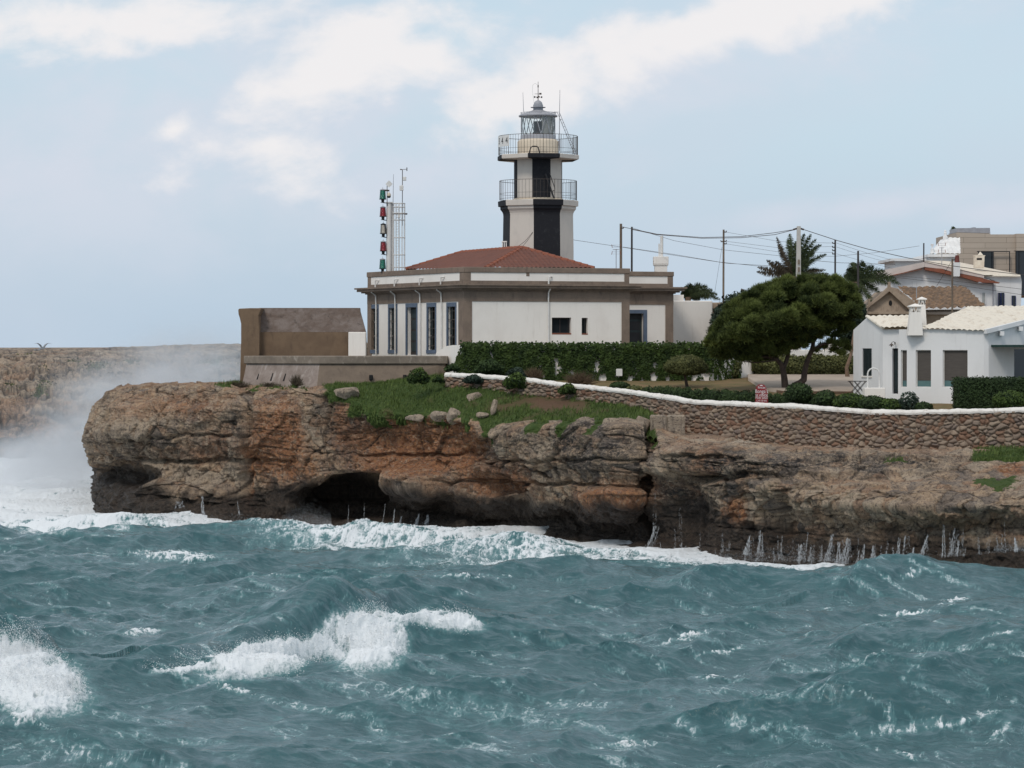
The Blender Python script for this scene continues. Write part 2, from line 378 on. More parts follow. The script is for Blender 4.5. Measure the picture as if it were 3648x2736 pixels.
# pitted karst skin
rg = fbm((x+wx*.5)*.55+3, y*.55, (z+wz*.5)*.75, 7, .58, True); d = d+.42*(rg-.1)
pit = fbm(x*2.6, y*2.6, z*3.4, 4, 0.62, True)
d = d + 0.10*pit + 0.075*fbm(x*7, y*7, z*8, 4, 0.65)
H1, H2, hid = worley(x*3.1+2, y*3.1, z*3.6); pitm = sst(0.0, 0.35, fbm(x*0.4, y*0.4, z*0.6+8, 2)+0.12+.25*right); d = d - 0.17*np.exp(-(H1/0.24)**2)*pitm
# forms this cliff really has (bearing px, row px)
def add(cx, cy, rx, ry, amp, rot=0, soft=0.45): return amp*ell(px+fbm(x*.8, y*.8, z*.8+3, 3)*26, py+fbm(x*.8+7, y*.8, z*.8, 3)*22, cx, cy, rx, ry, rot, soft)
feat = 0
for a_ in [(1290,1720,100,34,-1.6,0.12,.4),(1330,1780,230,70,-1.5,0.05,.4),(1130,1830,130,40,-1.1,-.2,.4),  # sea cave
           (1470,1745,95,80,1.9,0,.5),                                                       # boulder at the cave mouth
           (1800,1760,90,45,-1.3,.5,.5),(1990,1900,380,50,-1.3,0,.4),(1700,1905,160,40,-1.1,0,.4),
           (470,1690,110,40,-.7,.1,.4),
           (2030,1590,210,90,0.7,.1,.5),(2210,1620,110,130,0.45,0,.5),(2190,1790,120,60,0.8,0,.4),
           (1500,1580,230,95,-0.55,0,.25),
           (2300,1680,16,250,-1.7,0.02,.6),(2320,1510,22,90,-0.9,-.2,.6),
           (2505,1702,48,14,-1.5,0.05,.3),(2460,1850,70,130,-0.8,0,.5),(2800,1850,40,90,-0.7,-.1,.5),
           (890,1640,14,230,-0.55,0.02,.6),(880,1480,10,110,-0.45,0,.6),(1170,1480,14,90,-0.5,.1,.6),
           (2440,1640,150,60,0.5,0,.5),(2900,1700,560,14,-0.5,0.01,.4),(3250,1745,420,10,-0.45,0,.4),(2750,1640,330,9,-0.4,0.03,.4),(3300,1640,420,9,-0.4,0,.4),
           (1900,1720,380,7,-0.4,0.02,.5),(1500,1620,260,6,-0.3,0,.5),(1950,1640,300,6,-0.35,-.03,.5),(700,1640,330,10,-0.45,0.02,.5),(640,1560,300,7,-0.3,-.05,.5),
           (3170,1790,300,60,0.35,0,.6),(620,1500,260,40,0.35,-.2,.5)]:
    feat = feat + add(*a_)
d = d + feat
# low boulders of fallen rock at the water's edge on the left
bl = 0
for (cx, cy, rx, ry, am) in [(520,1800,70,70,1.3),(610,1790,80,80,2.2),(700,1800,75,80,2.0),(790,1800,70,75,1.5),(860,1820,50,60,1.0),(1010,1830,60,60,0.8)]:
    bl = np.maximum(bl, am*ell(px, py, cx, cy, rx, ry, 0, .5))
d = d + bl*(1+0.25*fbm(x*1.5, y*1.5, z*1.5, 3))
# fluted lower face on the right
flu = fbm(x*1.6, y*0.3, z*0.18, 3)*0.28*sst(2700, 2950, px)*ell(px, py, 3250, 1860, 800, 110, 0, .3)
d = d + flu
groundn = 0.10*fbm(x*0.5, y*0.5, z*0+1, 4) + 0.05*fbm(x*1.9, y*1.9, z*0, 3)
rocky = np.clip(sst(1330, 1180, px)+sst(2300, 2400, px), 0, 1)
rim_lump = (-.22*ell(px, py*0+1380, 1000, 1380, 190, 10, 0, .4)+0.30*fbm(x*0.9+3, y*0.9, z*0.9, 4, .55)+0.22*(gid-0.4))*top*(1-sst(6.25, 6.55, T))*rocky
disp = d*face*0.9
fadeback = 1-sst(7.2, 7.8, T)
NH = NRM.copy(); NH[..., 2] *= np.where(NH[..., 2] > 0, .30, .6); CO2 = CO + NH*disp[..., None]; CO2[..., 2] += (groundn*top + rim_lump)*fadeback
N2 = normals(CO2)
# ---- surface masks (matter with a place of its own: iron stain, lichen crust, wet tide band, turf)
wr = fbm(x*0.5, y*0.5, z*0.35, 5, .6)*60; wr2 = fbm(x*0.9+4, y*0.9, z*0.5, 5, .6)*45
qx, qy = px+wr, py+wr2
rust = np.zeros_like(px)
for (cx, cy, rx, ry, am) in [(1480,1560,230,110,1.0),(1480,1640,240,60,.8),(1000,1570,110,150,.75),(905,1720,26,150,.8),(1240,1520,60,110,.55),(540,1470,120,40,.35),(640,1450,170,50,.45),
                             (760,1590,90,60,.35),(1750,1710,170,80,.6),(1480,1480,60,60,.5),(2180,1800,110,80,.75),(2290,1890,110,60,.5),(2630,1830,50,60,.7),(2540,1640,40,60,.5),(2390,1760,80,50,.5),(3600,1675,40,14,.9),(1090,1660,80,60,.5),(2420,1600,80,40,.35)]:
    rust = np.maximum(rust, am*ell(qx, qy, cx, cy, rx, ry, 0, .7))
rust = np.clip(rust*1.55+0.55*fbm(x*0.35+20, y*0.35, z*0.22, 5, .6)-0.12, 0, 1)*face
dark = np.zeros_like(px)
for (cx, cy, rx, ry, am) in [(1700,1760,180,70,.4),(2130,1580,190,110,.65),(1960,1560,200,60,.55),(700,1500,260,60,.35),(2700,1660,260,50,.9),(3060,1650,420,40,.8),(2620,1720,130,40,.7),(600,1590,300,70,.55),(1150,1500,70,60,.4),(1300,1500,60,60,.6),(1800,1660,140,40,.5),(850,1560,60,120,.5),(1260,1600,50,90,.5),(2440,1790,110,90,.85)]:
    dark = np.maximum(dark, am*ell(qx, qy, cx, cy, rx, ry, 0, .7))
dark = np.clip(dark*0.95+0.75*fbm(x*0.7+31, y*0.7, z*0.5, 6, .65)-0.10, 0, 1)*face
wetline = 1.40+0.55*fbm(x*0.22, y*0.22, z*0, 3)+0.9*fbm(x*1.5, y*0.3, z*0.15, 3) + 0.9*ell(px, py, 1230, 1800, 300, 300, 0, .5) + 1.1*ell(px, py, 430, 1700, 170, 200, 0, .6) + 0.5*ell(px, py, 1990, 1850, 420, 300, 0, .6)+0.7*ell(px, py, 2460, 1850, 120, 300, 0, .5)
wet = sst(0.45, -0.45, CO2[..., 2]-wetline)*sst(8, 5, T)
pale = np.clip(fbm(x*0.6+50, y*0.6, z*0.9, 5, .6)*1.3+0.35*ell(px, py, 2420, 1590, 180, 40, 0, .6)+.3*ell(px, py, 2020, 1520, 260, 40, 0, .6)+.45*sst(5.2,6.0,T)*sst(2350,2500,px), 0, 1)
edge = np.array([[1080,1400],[1130,1400],[1180,1430],[1250,1440],[1300,1478],[1390,1496],[1480,1500],[1560,1470],[1640,1490],[1700,1482],[1740,1545],[1790,1510],[1880,1502],[1960,1496],[2060,1520],[2110,1500],[2150,1488],[2240,1490],[2290,1520],[2330,1470],[2370,1440],[2420,1400]])
ey = np.interp(px[:, 0], edge[:, 0], edge[:, 1])[:, None]
g = sst(18, -14, py-ey+fbm(x*1.1, y*1.1, z*1.1, 4, .6)*34)*sst(1120, 1200, px+wr*0.5)*sst(2440, 2380, px)*sst(5.1, 5.5, T)
drape = 0
for (cx, y0, y1, w) in [(1745,1480,1610,22),(1350,1460,1545,48),(1270,1430,1500,30),(1420,1480,1535,22),(2325,1480,1610,20),(2050,1480,1580,26),(1660,1470,1545,24),(1560,1470,1535,30),(1950,1490,1560,34),(2150,1490,1570,26),(1250,1400,1450,26)]:
    drape = np.maximum(drape, sst(w, w*0.4, np.abs(px-cx+wr*0.25))*sst(y1+10, y1-40, py+wr2*0.4)*sst(y0-40, y0, py))
tufts = ell(qx, qy, 3590, 1625, 120, 28, 0, .5)+ell(qx, qy, 3560, 1720, 80, 18, 0, .5)+.7*ell(qx, qy, 3200, 1640, 60, 10, 0, .5)+.9*ell(px, py, 960, 1372, 240, 12, 0, .6)*sst(0,.2,fbm(x,y,z,3)+.1)
grassm = np.clip(np.maximum(np.maximum(g, drape), tufts*0.9), 0, 1)*sst(7.9, 7.2, T)
soil = np.clip(ell(qx, qy, 1960, 1440, 130, 26, 0.1, .6)+.7*ell(qx, qy, 1780, 1450, 60, 20, 0, .6)+sst(.2,.6,fbm(x*.8+3, y*.8, z, 4))*.6, 0, 1)*g
block = np.clip(.5+(.55*(cid-.5)+.75*(gid-.5))*1.0, 0, 1)*face+.5*(1-face)
joint = np.clip((np.exp(-((F2-F1)/.016)**2)*.9+np.exp(-((G2-G1)/.026)**2)*.7*sst(-.05,.25,fbm(x*.5+40,y*.5,z*.5,3))+.8*j1*brk+.45*j2*brk2)*(.35+1.1*sst(-.2,.3,fbm(x*1.3+60,y*1.3,z*1.3,3))), 0, 1)*face
turf_pts = (CO2, N2, grassm, px, py, T, soil)
# ---- cliff material
M = {}
m, t, b = new_mat('limestone'); b.inputs['Specular IOR Level'].default_value = 0.25
nA = tnoise(t, 1.3, 8, 0.65, 0.6); nB = tnoise(t, 5.5, 7, 0.7, 0.4); nC = tnoise(t, 0.9, 7, 0.7, 0.8, (1, 1, 3.5)); nV = tnoise(t, 1.6, 6, 0.65, 0.3, (2.2, 2.2, 0.25)); nD = tnoise(t, 22, 5, 0.7)
c = mixc(t, smooth(t, nA, 0.36, 0.66), (0.54, 0.385, 0.255), (0.315, 0.235, 0.175))
c = mixc(t, math_n(t, 'MULTIPLY', smooth(t, nC, 0.52, 0.72), 0.6), c, (0.46, 0.365, 0.265))
c = mixc(t, math_n(t, 'MULTIPLY', smooth(t, nV, 0.50, 0.72), 0.55), c, (0.10, 0.083, 0.075))
c = mixc(t, math_n(t, 'MULTIPLY', attr(t, 'pale').outputs['Fac'], 0.75), c, (0.47, 0.40, 0.32))
bk_ = attr(t, 'block').outputs['Fac']
c = mixc(t, math_n(t, 'MULTIPLY', smooth(t, bk_, 0.72, 0.80), 0.55), c, (0.50, 0.405, 0.305)); c = mixc(t, math_n(t, 'MULTIPLY', smooth(t, bk_, 0.26, 0.18), 0.60), c, (0.145, 0.132, 0.128)); c = mixc(t, math_n(t, 'MULTIPLY', math_n(t, 'MULTIPLY', smooth(t, bk_, 0.40, 0.43), smooth(t, bk_, 0.56, 0.53)), 0.42), c, (0.33, 0.165, 0.09))
ru = math_n(t, 'MULTIPLY', attr(t, 'rust').outputs['Fac'], smooth(t, math_n(t, 'ADD', nB, math_n(t, 'MULTIPLY', nV, 0.5)), 0.52, 0.86))
rc = mixc(t, smooth(t, nB, 0.40, 0.62), (0.305, 0.125, 0.062), (0.45, 0.225, 0.110))
c = mixc(t, math_n(t, 'MULTIPLY', ru, 1.25, clamp=True), c, rc)
ru2 = attr(t, 'rust').outputs['Fac']; c = mixc(t, math_n(t, 'MULTIPLY', smooth(t, ru2, 0.5, 1.0), 0.7), c, rc)
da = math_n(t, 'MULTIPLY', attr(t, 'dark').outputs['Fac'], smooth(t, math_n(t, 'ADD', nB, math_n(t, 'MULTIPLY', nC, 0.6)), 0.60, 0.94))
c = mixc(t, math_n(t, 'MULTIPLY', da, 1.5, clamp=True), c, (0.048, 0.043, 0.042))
nE = tnoise(t, 3.4, 8, 0.72, 0.7, (1, 1, 1.5)); nF = tnoise(t, 9, 6, 0.72, 0.4, (1, 1, 1.3)); nG = tnoise(t, 2.6, 8, 0.7, 0.5, (2.4, 2.4, .35))
c = mixc(t, math_n(t, 'MULTIPLY', smooth(t, nE, 0.53, 0.60), 0.70), c, mixc(t, 0.65, c, (0.58, 0.455, 0.335)))
c = mixc(t, math_n(t, 'MULTIPLY', smooth(t, nG, 0.53, 0.62), 0.60), c, (0.075, 0.066, 0.062))
c = mixc(t, math_n(t, 'MULTIPLY', smooth(t, nF, 0.55, 0.62), 0.75), c, (0.055, 0.047, 0.043))
c = mixc(t, math_n(t, 'MULTIPLY', smooth(t, nD, 0.57, 0.70), 0.45), c, (0.07, 0.06, 0.05))
c = mixc(t, math_n(t, 'MULTIPLY', attr(t, 'joint').outputs['Fac'], 0.80), c, (0.040, 0.033, 0.029))
we = attr(t, 'wet').outputs['Fac']
wcol = mixc(t, smooth(t, nB, 0.40, 0.68), (0.030, 0.025, 0.022), (0.085, 0.064, 0.050))
c = mixc(t, math_n(t, 'MULTIPLY', we, 0.96), c, wcol)
gr = attr(t, 'turf').outputs['Fac']
so = attr(t, 'soil').outputs['Fac']
gcol = mixc(t, smooth(t, nB, 0.35, 0.68), (0.050, 0.090, 0.022), (0.085, 0.115, 0.030))
gcol = mixc(t, so, gcol, (0.15, 0.090, 0.055))
c = mixc(t, smooth(t, math_n(t, 'ADD', gr, math_n(t, 'MULTIPLY', math_n(t, 'SUBTRACT', nB, 0.5), 0.8)), 0.35, 0.6), c, gcol)
L(t, c, b.inputs['Base Color'])
L(t, math_n(t, 'SUBTRACT', 0.9, math_n(t, 'MULTIPLY', we, 0.45)), b.inputs['Roughness'])
h1 = math_n(t, 'ADD', nB, math_n(t, 'MULTIPLY', nD, 0.5)); bump(t, b, h1, 1.0, 0.16)
M['limestone'] = m
nS, nT = px.shape
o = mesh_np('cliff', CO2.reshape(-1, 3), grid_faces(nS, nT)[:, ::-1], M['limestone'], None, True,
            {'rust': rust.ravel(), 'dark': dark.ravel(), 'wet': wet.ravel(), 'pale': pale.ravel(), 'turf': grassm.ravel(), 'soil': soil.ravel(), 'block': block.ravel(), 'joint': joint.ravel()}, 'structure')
# ============================================================ far shore on the left
FK = []
for (xx, bY, cy_, cY, ty, tY) in [(-1500,214,1480,216,1252,262),(-700,214,1480,216,1254,262),(-200,215,1478,217,1252,262),(150,217,1476,219,1246,264),(400,221,1470,223,1238,268),(650,226,1462,228,1228,272),(900,232,1455,234,1222,276),(1400,240,1450,242,1220,284),(2000,250,1450,252,1222,290)]:
    FK.append((xx, [(xx, ZR(-2,bY), bY), (xx, ZR(0,bY), bY), (xx, 1600, bY+2.5), (xx, 1560, bY+.4), (xx, cy_, cY), (xx, cy_-38, cY+5), (xx, cy_-62, cY+6), (xx, cy_-100, cY+16), (xx, cy_-125, cY+17), (xx, ty+55, tY-15), (xx, ty+22, tY-12), (xx, ty, tY), (xx, ZR(9.2, tY+140), tY+140)]))
fs = np.concatenate([np.linspace(-1500, -40, 160, endpoint=False), np.linspace(-40, 900, 420, endpoint=False), np.linspace(900, 2000, 60)])
fx, fy, FC, fts = lattice([k[1] for k in FK], [k[0] for k in FK], fs, [4, 14, 12, 34, 14, 14, 20, 14, 26, 18, 14, 10])
FT = np.broadcast_to(fts, fx.shape); FN = normals(FC); x, y, z = FC[..., 0], FC[..., 1], FC[..., 2]
w1, w2, wc = worley(x*.34, y*.34, z*.6+fbm(x*.3, y*.3, z*.3, 2)); v1, v2, vc = worley(x*1.05, y*1.05, z*1.6)
dd = (0.9-.5*sst(8.5,10,FT))*fbm(x*.16, y*.16, z*.3, 4)+(wc-.5)*.9-.45*np.exp(-((w2-w1)/.08)**2)+(vc-.5)*.4-.2*np.exp(-((v2-v1)/.1)**2)+.20*fbm(x*1.2, y*1.2, z*2.6, 4, .6)+.75*(1-.8*sst(8.5,10,FT))*(fbm(x*.26+2, y*.26, z*.5, 6, .6, True)-.1)+.3*(fbm(x*.9+2, y*.9, z*1.7, 4, .6, True)-.1)
FC2 = FC+FN*(dd*sst(.5, 1.2, FT)*(1-.62*sst(8.2, 9.6, FT))*(1-sst(10.6, 11.3, FT))*0.95)[..., None]
fturf = np.clip(sst(10.6, 9.6, FT)*sst(.10, .45, fbm(x*.25+3, y*.12, z*.5, 4)+.0)*sst(4.2, 5, FT), 0, 1)*.9
frust = np.clip(sst(4.2, 3, FT)*(.45+fbm(x*.2, y*.2, z*.3, 4)), 0, 1); fdark = np.clip(fbm(x*.4+3, y*.4, z*1.6, 6, .68)*1.9+.22, 0, 1)
fwet = sst(1.4, .4, FC2[..., 2]+.6*fbm(x*.3, y*.3, z*.1, 3)); fp = np.clip(.32*sst(4, 5, FT)+fbm(x*.4+9, y*.4, z*.8, 4), 0, 1)
o = mesh_np('far_shore', FC2.reshape(-1, 3), grid_faces(*fx.shape)[:, ::-1], M['limestone'], None, True,
            {'rust': frust.ravel(), 'dark': fdark.ravel(), 'wet': fwet.ravel(), 'pale': fp.ravel(), 'turf': fturf.ravel(), 'soil': 0*frust.ravel(), 'block': (.5+.7*(wc.ravel()-.5)), 'joint': np.clip(.8*np.exp(-((v2-v1)/.06)**2)+.8*np.exp(-((w2-w1)/.04)**2), 0, 1).ravel()}, 'structure')
# ============================================================ sea
base_pts = [(p[1][1][0], p[1][1][2]) for p in KEYS]                  # (bearing px, depth) of the cliff's waterline
bX = np.array([(a-1824)*Y/F for a, Y in base_pts]); bY_ = np.array([Y for a, Y in base_pts])
def shore_dist(X, Y):
    """distance to the headland's waterline polyline"""
    dmin = np.full(X.shape, 1e9)
    for i in range(len(bX)-1):
        ax_, ay_, ux, uy = bX[i], bY_[i], bX[i+1]-bX[i], bY_[i+1]-bY_[i]
        tt = np.clip(((X-ax_)*ux+(Y-ay_)*uy)/(ux*ux+uy*uy), 0, 1)
        dmin = np.minimum(dmin, np.hypot(X-ax_-tt*ux, Y-ay_-tt*uy))
    return dmin
WAVES = []
r_ = np.random.default_rng(21)
for lam in np.geomspace(0.34, 17, 76):
    th = math.radians(-62) + r_.normal()*(0.42 if lam > 3 else 0.75)       # heading: towards the camera and to the right
    a = 0.0125*lam**0.96*(0.7+0.6*r_.random())*(0.75 if lam > 9 else 1.22 if lam > 3.5 else 1.0)*(1.0 if lam < 1.2 else 1.05 if lam < 3 else 1.0)
    WAVES.append((lam, th, a, r_.random()*6.283))
RIDGES = [  # breaking and standing crests: polyline of (photo px, row, depth), height, half widths (front, back)
 ([(560,78.0),(760,79.5),(950,81.5),(1120,84.0),(1290,87.0),(1360,88.5),(1500,89.5),(1700,90.5)], 1.5, (1.0, 2.4)),
 ([(-260,77.5),(-60,78),(80,78.4),(250,79)], 1.75, (.9, 1.8)),
 ([(1700,122.5),(1880,122.0),(2080,121.0)], 1.05, (2.2, 3.0)),
 ([(3050,101),(3300,103),(3500,104),(3800,105)], 1.7, (2.6, 4.0)),
 ([(2050,104),(2330,105.5),(2520,104)], 0.75, (1.8, 2.6)),
 ([(820,133),(1000,132),(1180,130)], 0.7, (1.6, 2.5)),
 ([(2950,66),(3250,67.5),(3700,70)], 0.85, (1.4, 2.4)),
 ([(3300,86),(3420,88),(3560,88)], 0.75, (1.2, 2.0)),
 ([(3480,80),(3700,82)], 0.7, (1.2, 2.0)),
 ([(200,118),(480,121),(700,124)], 0.5, (1.8, 2.6)),
 ([(1250,137.5),(1450,136.5),(1560,134.5)], 0.30, (2.2, 2.0)),
]
def sea(X, Y):
    """returns displaced xyz, crest measure"""
    amp_far = 1.0
    dxs = np.zeros_like(X); dys = np.zeros_like(X); h = np.zeros_like(X); J = np.zeros_like(X)
    gust = 0.75+0.55*fbm(X*.06, Y*.06, X*0+2, 3)
    Xw = X+0.7*fbm(X*.16, Y*.16, X*0+7, 2); Yw = Y+0.7*fbm(X*.16, Y*.16, X*0+11, 2)
    def trains(Xw, Yw, gust):
        h = np.zeros_like(Xw); dxs, dys, J = h.copy(), h.copy(), h.copy(); q = 0.85
        for lam, th, a, ph in WAVES:
            k = 2*math.pi/lam; cx, sy = math.cos(th), math.sin(th); f = np.float32
            p = f(k*cx)*Xw+f(k*sy)*Yw+f(ph)
            s_, c_ = np.sin(p), np.cos(p)
            if lam < 4: s_ *= gust; c_ *= gust
            h += f(a)*c_; dxs -= f(q*a*cx)*s_; dys -= f(q*a*sy)*s_; J += f(q*a*k)*c_
        return h, dxs, dys, J
    h, dxs, dys, J = _split(trains, (Xw, Yw, gust), 4)
    for pts, hh, (wf, wb) in RIDGES:
        Q = np.array([((x_-1824)*Yd/F, Yd) for x_, Yd in pts])
        best = np.full(X.shape, 1e9); sg = np.zeros_like(X); al = np.zeros_like(X); Ltot = np.hypot(*np.diff(Q, axis=0).T).sum(); L0 = 0
        for i in range(len(Q)-1):
            u = Q[i+1]-Q[i]; ln = np.hypot(*u); tt = np.clip(((X-Q[i,0])*u[0]+(Y-Q[i,1])*u[1])/ln**2, 0, 1)
            ox, oy = X-Q[i,0]-tt*u[0], Y-Q[i,1]-tt*u[1]; dd_ = np.hypot(ox, oy); side = (u[0]*oy-u[1]*ox)   # >0 = beyond the ridge
            nb = dd_ < best; best = np.where(nb, dd_, best); sg = np.where(nb, side, sg); al = np.where(nb, (L0+tt*ln)/Ltot, al); L0 += ln
        w = np.where(sg > 0, wb, wf); env = np.sin(np.pi*np.clip(al*0.9+0.05, 0, 1))**0.6
        prof = np.exp(-(best/w)**2)*(1-0.0*best)
        h += hh*env*prof*(0.85+.3*fbm(X*.5, Y*.5, X*0+3, 3)); J += 0.5*env*prof*(best < wf*0.5)
    return dxs, dys, h, J
rows_y = np.concatenate([np.linspace(3150, 2800, 40, endpoint=False), np.linspace(2800, 1640, 1080)])
Yr = EYE*F/(rows_y-HOR); Yr = np.concatenate([Yr, np.linspace(Yr[-1], 420, 40)[1:], [600, 900, 1500, 3000]])
sxs = np.concatenate([np.linspace(-1300, -60, 110, endpoint=False), np.linspace(-60, 3710, 1250, endpoint=False), np.linspace(3710, 5000, 110)])
SX, SY = np.meshgrid((sxs-1824)/F, Yr); X = SX*SY; Y = SY.copy()
ddx, ddy, hh, JJ = sea(X, Y)
shd = shore_dist(X, Y)
damp = 1-0.60*sst(14.0, 1.0, shd); far = sst(330, 230, Y)*0.85+0.15
hh = hh*damp*far
hh += 0.12*sst(7, 0.8, shd)*(0.2+1.2*fbm(X*.28, Y*.28, X*0+5, 3))
SEA = np.stack([X+ddx*far, Y+ddy*far, hh], -1)
spx = 1824+F*SEA[..., 0]/SEA[..., 1]; spy = HOR+(EYE-SEA[..., 2])*F/SEA[..., 1]
SN = normals(SEA)
# ---- foam: white water by the rocks, on breaking crests, and wind streaks
fn = fbm(X*.9, Y*.9, X*0, 5, .6); fl = fbm(X*2.2+5, Y*1.2, X*0+2, 5, .62, True)
ang = math.radians(-28); ca, sa = math.cos(ang), math.sin(ang); Us, Vs = X*ca+Y*sa, -X*sa+Y*ca
streak = fbm(Us*.35, Vs*1.5, X*0+4, 5, .6)
lace1, lace2, _ = worley(X*1.5+fn*1.1, Y*.62+fn*.8, X*0+.5); lace = np.exp(-((lace2-lace1)/.13)**2)
lac2a, lac2b, _ = worley(X*3.7+fn*1.7, Y*1.6+fn, X*0+.5); lace = np.maximum(lace, .8*np.exp(-((lac2b-lac2a)/.15)**2))
foam = np.zeros_like(X)
bandw = np.interp(spx, [300,500,900,1300,1700,2000,2300,2700,3050,3200,3700], [10,9,15,17,15,10,6.5,5.0,3.0,1.0,1.0])
lace1, lace2, _ = worley(X*1.1+fn*1.5, Y*.42+fn*1.1, X*0+.5); laceA = np.exp(-((lace2-lace1)/.085)**2)
lac2a, lac2b, _ = worley(X*2.9+fn*2.2+fl*.4, Y*1.2+fn*1.2, X*0+.5); laceB = np.exp(-((lac2b-lac2a)/.10)**2); lace = np.maximum(laceA, .85*laceB)
sheet = sst(-.35, .40, fn+.35*fl)
nearsh = sst(1.10, 0.55, shd/bandw+fn*.55)
foam = np.maximum(foam, nearsh*np.clip(1.12-.35*shd/bandw, .6, 1.1)*(.24+.46*sheet+.46*lace+.30*sst(3.5, .5, shd)))
leftf = sst(600, 430, spx)*sst(122, 142, Y+fn*16)*sst(330, 300, Y)
foam = np.maximum(foam, leftf*np.clip(.40+.65*sheet+.30*lace+.3*fl, 0, 1.1))
def patch(cx, cy, rx, ry, am, rot=0, wob=1.0): return am*ell(spx+fn*70*wob, spy+fl*16*wob+fn*14*wob, cx, cy, rx, ry, rot, .75)
for a_ in [(620,1990,190,22,.75,.05),(500,2260,80,12,.8,-.1),(2450,2278,80,9,.9,-.35),(2560,2330,110,7,.7,-.1),(3240,2195,90,8,.95,-.1),(3400,2150,80,6,.8,-.2),(3560,2270,70,10,.8,-.2),(3250,2600,330,26,.55,-.12),(3420,2580,160,12,.75,-.25),(2080,2520,150,22,.55,0),(2260,2660,120,12,.65,0),(75,2570,80,26,.75,-.2),(850,2470,140,12,.65,.25),(1400,2470,330,34,.5,.1),(1350,2600,80,50,.45,.8),(3100,2670,40,10,.7,.3),(3230,2700,50,9,.75,.3),(3560,2620,60,8,.6,-.2),(2440,2595,90,30,.5,.7),(300,2700,260,44,.5,.3),(1650,2120,60,10,.5,0),(2520,2420,60,7,.7,0),(1690,2060,180,8,.65,.02),(3250,2055,40,14,.75,-.5),(1880,1948,80,9,1.0,0),(1250,2160,200,8,.4,0),(60,2420,330,16,.5,.1),(1780,2550,500,54,.42,.12),(420,2560,260,20,.45,.15),(2700,2480,420,22,.42,.05),(3000,2380,300,14,.45,-.1),(1100,2530,260,18,.5,.2),(600,2640,300,22,.42,.1),(2900,2240,260,8,.4,-.05),(1000,2060,260,8,.45,.05)]:
    foam = np.maximum(foam, patch(*a_)*(.30+.80*lace+.50*fl))
for a_ in [(1180,2300,330,40,.85,-.30),(1480,2215,220,14,.7,.05),(930,2360,200,56,1.15,-.22),(1300,2290,140,100,1.2,.1),(1600,2225,130,30,1.0,.12),(700,2392,160,10,.8,-.12),(1150,2290,180,12,.8,-.25),(60,2420,230,110,1.25,.30)]: foam = np.maximum(foam, patch(*a_, 1.25)*(.48+.50*sheet+.45*fl+.15*lace))
foam = np.maximum(foam, .60*lace*sst(.02, .40, streak+.12+.40*fbm(X*.09+3, Y*.06, X*0, 3))*sst(124, 100, Y+fn*10))
foam = np.maximum(foam, .58*sst(.26, .50, streak+.40*(fl-.1))*sst(-.15, .25, fbm(X*.1, Y*.07, X*0+9, 3)))
foam = np.maximum(foam, .8*sst(1.10, 1.50, JJ+fn*.3)*(.35+.6*fl+.3*lace))
hero = np.zeros_like(X)
for a_ in [(930,2360,190,56,1.0,-.22),(1300,2290,130,100,1.0,.1),(1600,2225,120,24,.8,.12),(60,2420,220,100,1.0,.30)]: hero = np.maximum(hero, patch(*a_, .5))
foam = np.clip(foam, 0, 1.0)
thick = sst(.55, .95, foam)
SEA[..., 2] += thick*(.03+.035*np.clip(fl, -.3, 1)+.03*fbm(X*5, Y*5, X*0, 3))*sst(300, 200, Y)
SEA[..., 2] += hero*thick*(.16+.34*fbm(X*1.5, Y*1.5, X*0+3, 5, .62)+.10*fbm(X*6, Y*6, X*0+3, 3, .6))
print('sea rms', hh.std(), 'slope', np.abs(np.diff(hh, axis=1)).mean())
m, t, b = new_mat('sea_water'); b.inputs['IOR'].default_value = 1.333
fo = attr(t, 'foam').outputs['Fac']
nf = tnoise(t, 9, 6, 0.72, 0.6, (1, .55, 1)); nf2 = tnoise(t, 1.1, 4, 0.6, 0.4)
fm = smooth(t, math_n(t, 'ADD', fo, math_n(t, 'MULTIPLY', math_n(t, 'SUBTRACT', nf, 0.5), 1.15)), 0.42, 0.92)
wc_ = mixc(t, smooth(t, nf2, 0.35, 0.7), (0.032, 0.094, 0.106), (0.046, 0.122, 0.134))
wc_ = mixc(t, math_n(t, 'MULTIPLY', smooth(t, fo, 0.12, 0.6), 0.55), wc_, (0.13, 0.28, 0.29))   # aerated water under thin foam
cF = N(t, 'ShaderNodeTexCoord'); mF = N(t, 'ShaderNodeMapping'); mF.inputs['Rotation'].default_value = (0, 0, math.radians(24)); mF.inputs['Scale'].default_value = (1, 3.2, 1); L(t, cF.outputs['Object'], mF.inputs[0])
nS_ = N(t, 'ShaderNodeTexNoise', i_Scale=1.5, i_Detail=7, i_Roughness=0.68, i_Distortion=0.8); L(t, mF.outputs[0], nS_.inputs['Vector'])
wc_ = mixc(t, math_n(t, 'MULTIPLY', smooth(t, nS_.outputs['Fac'], 0.47, 0.70), 0.50), wc_, (0.17, 0.245, 0.275))   # grey sheen of the water painted into its colour as wind-drawn streaks
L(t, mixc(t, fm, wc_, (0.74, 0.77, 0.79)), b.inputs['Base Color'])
L(t, math_n(t, 'ADD', 0.10, math_n(t, 'MULTIPLY', fm, 0.7)), b.inputs['Roughness'])
b.inputs['Specular IOR Level'].default_value = 0.5
rip = tnoise(t, 4.2, 6, 0.62, 0.5, (1, 1.5, 1)); rip2 = tnoise(t, 15, 4, 0.6, 0.3)
bump(t, b, math_n(t, 'ADD', rip, math_n(t, 'MULTIPLY', rip2, 0.25)), 0.42, 0.12)
M['sea'] = m
mesh_np('sea', SEA.reshape(-1, 3), grid_faces(*X.shape), m, None, True, {'foam': foam.ravel()}, 'structure')
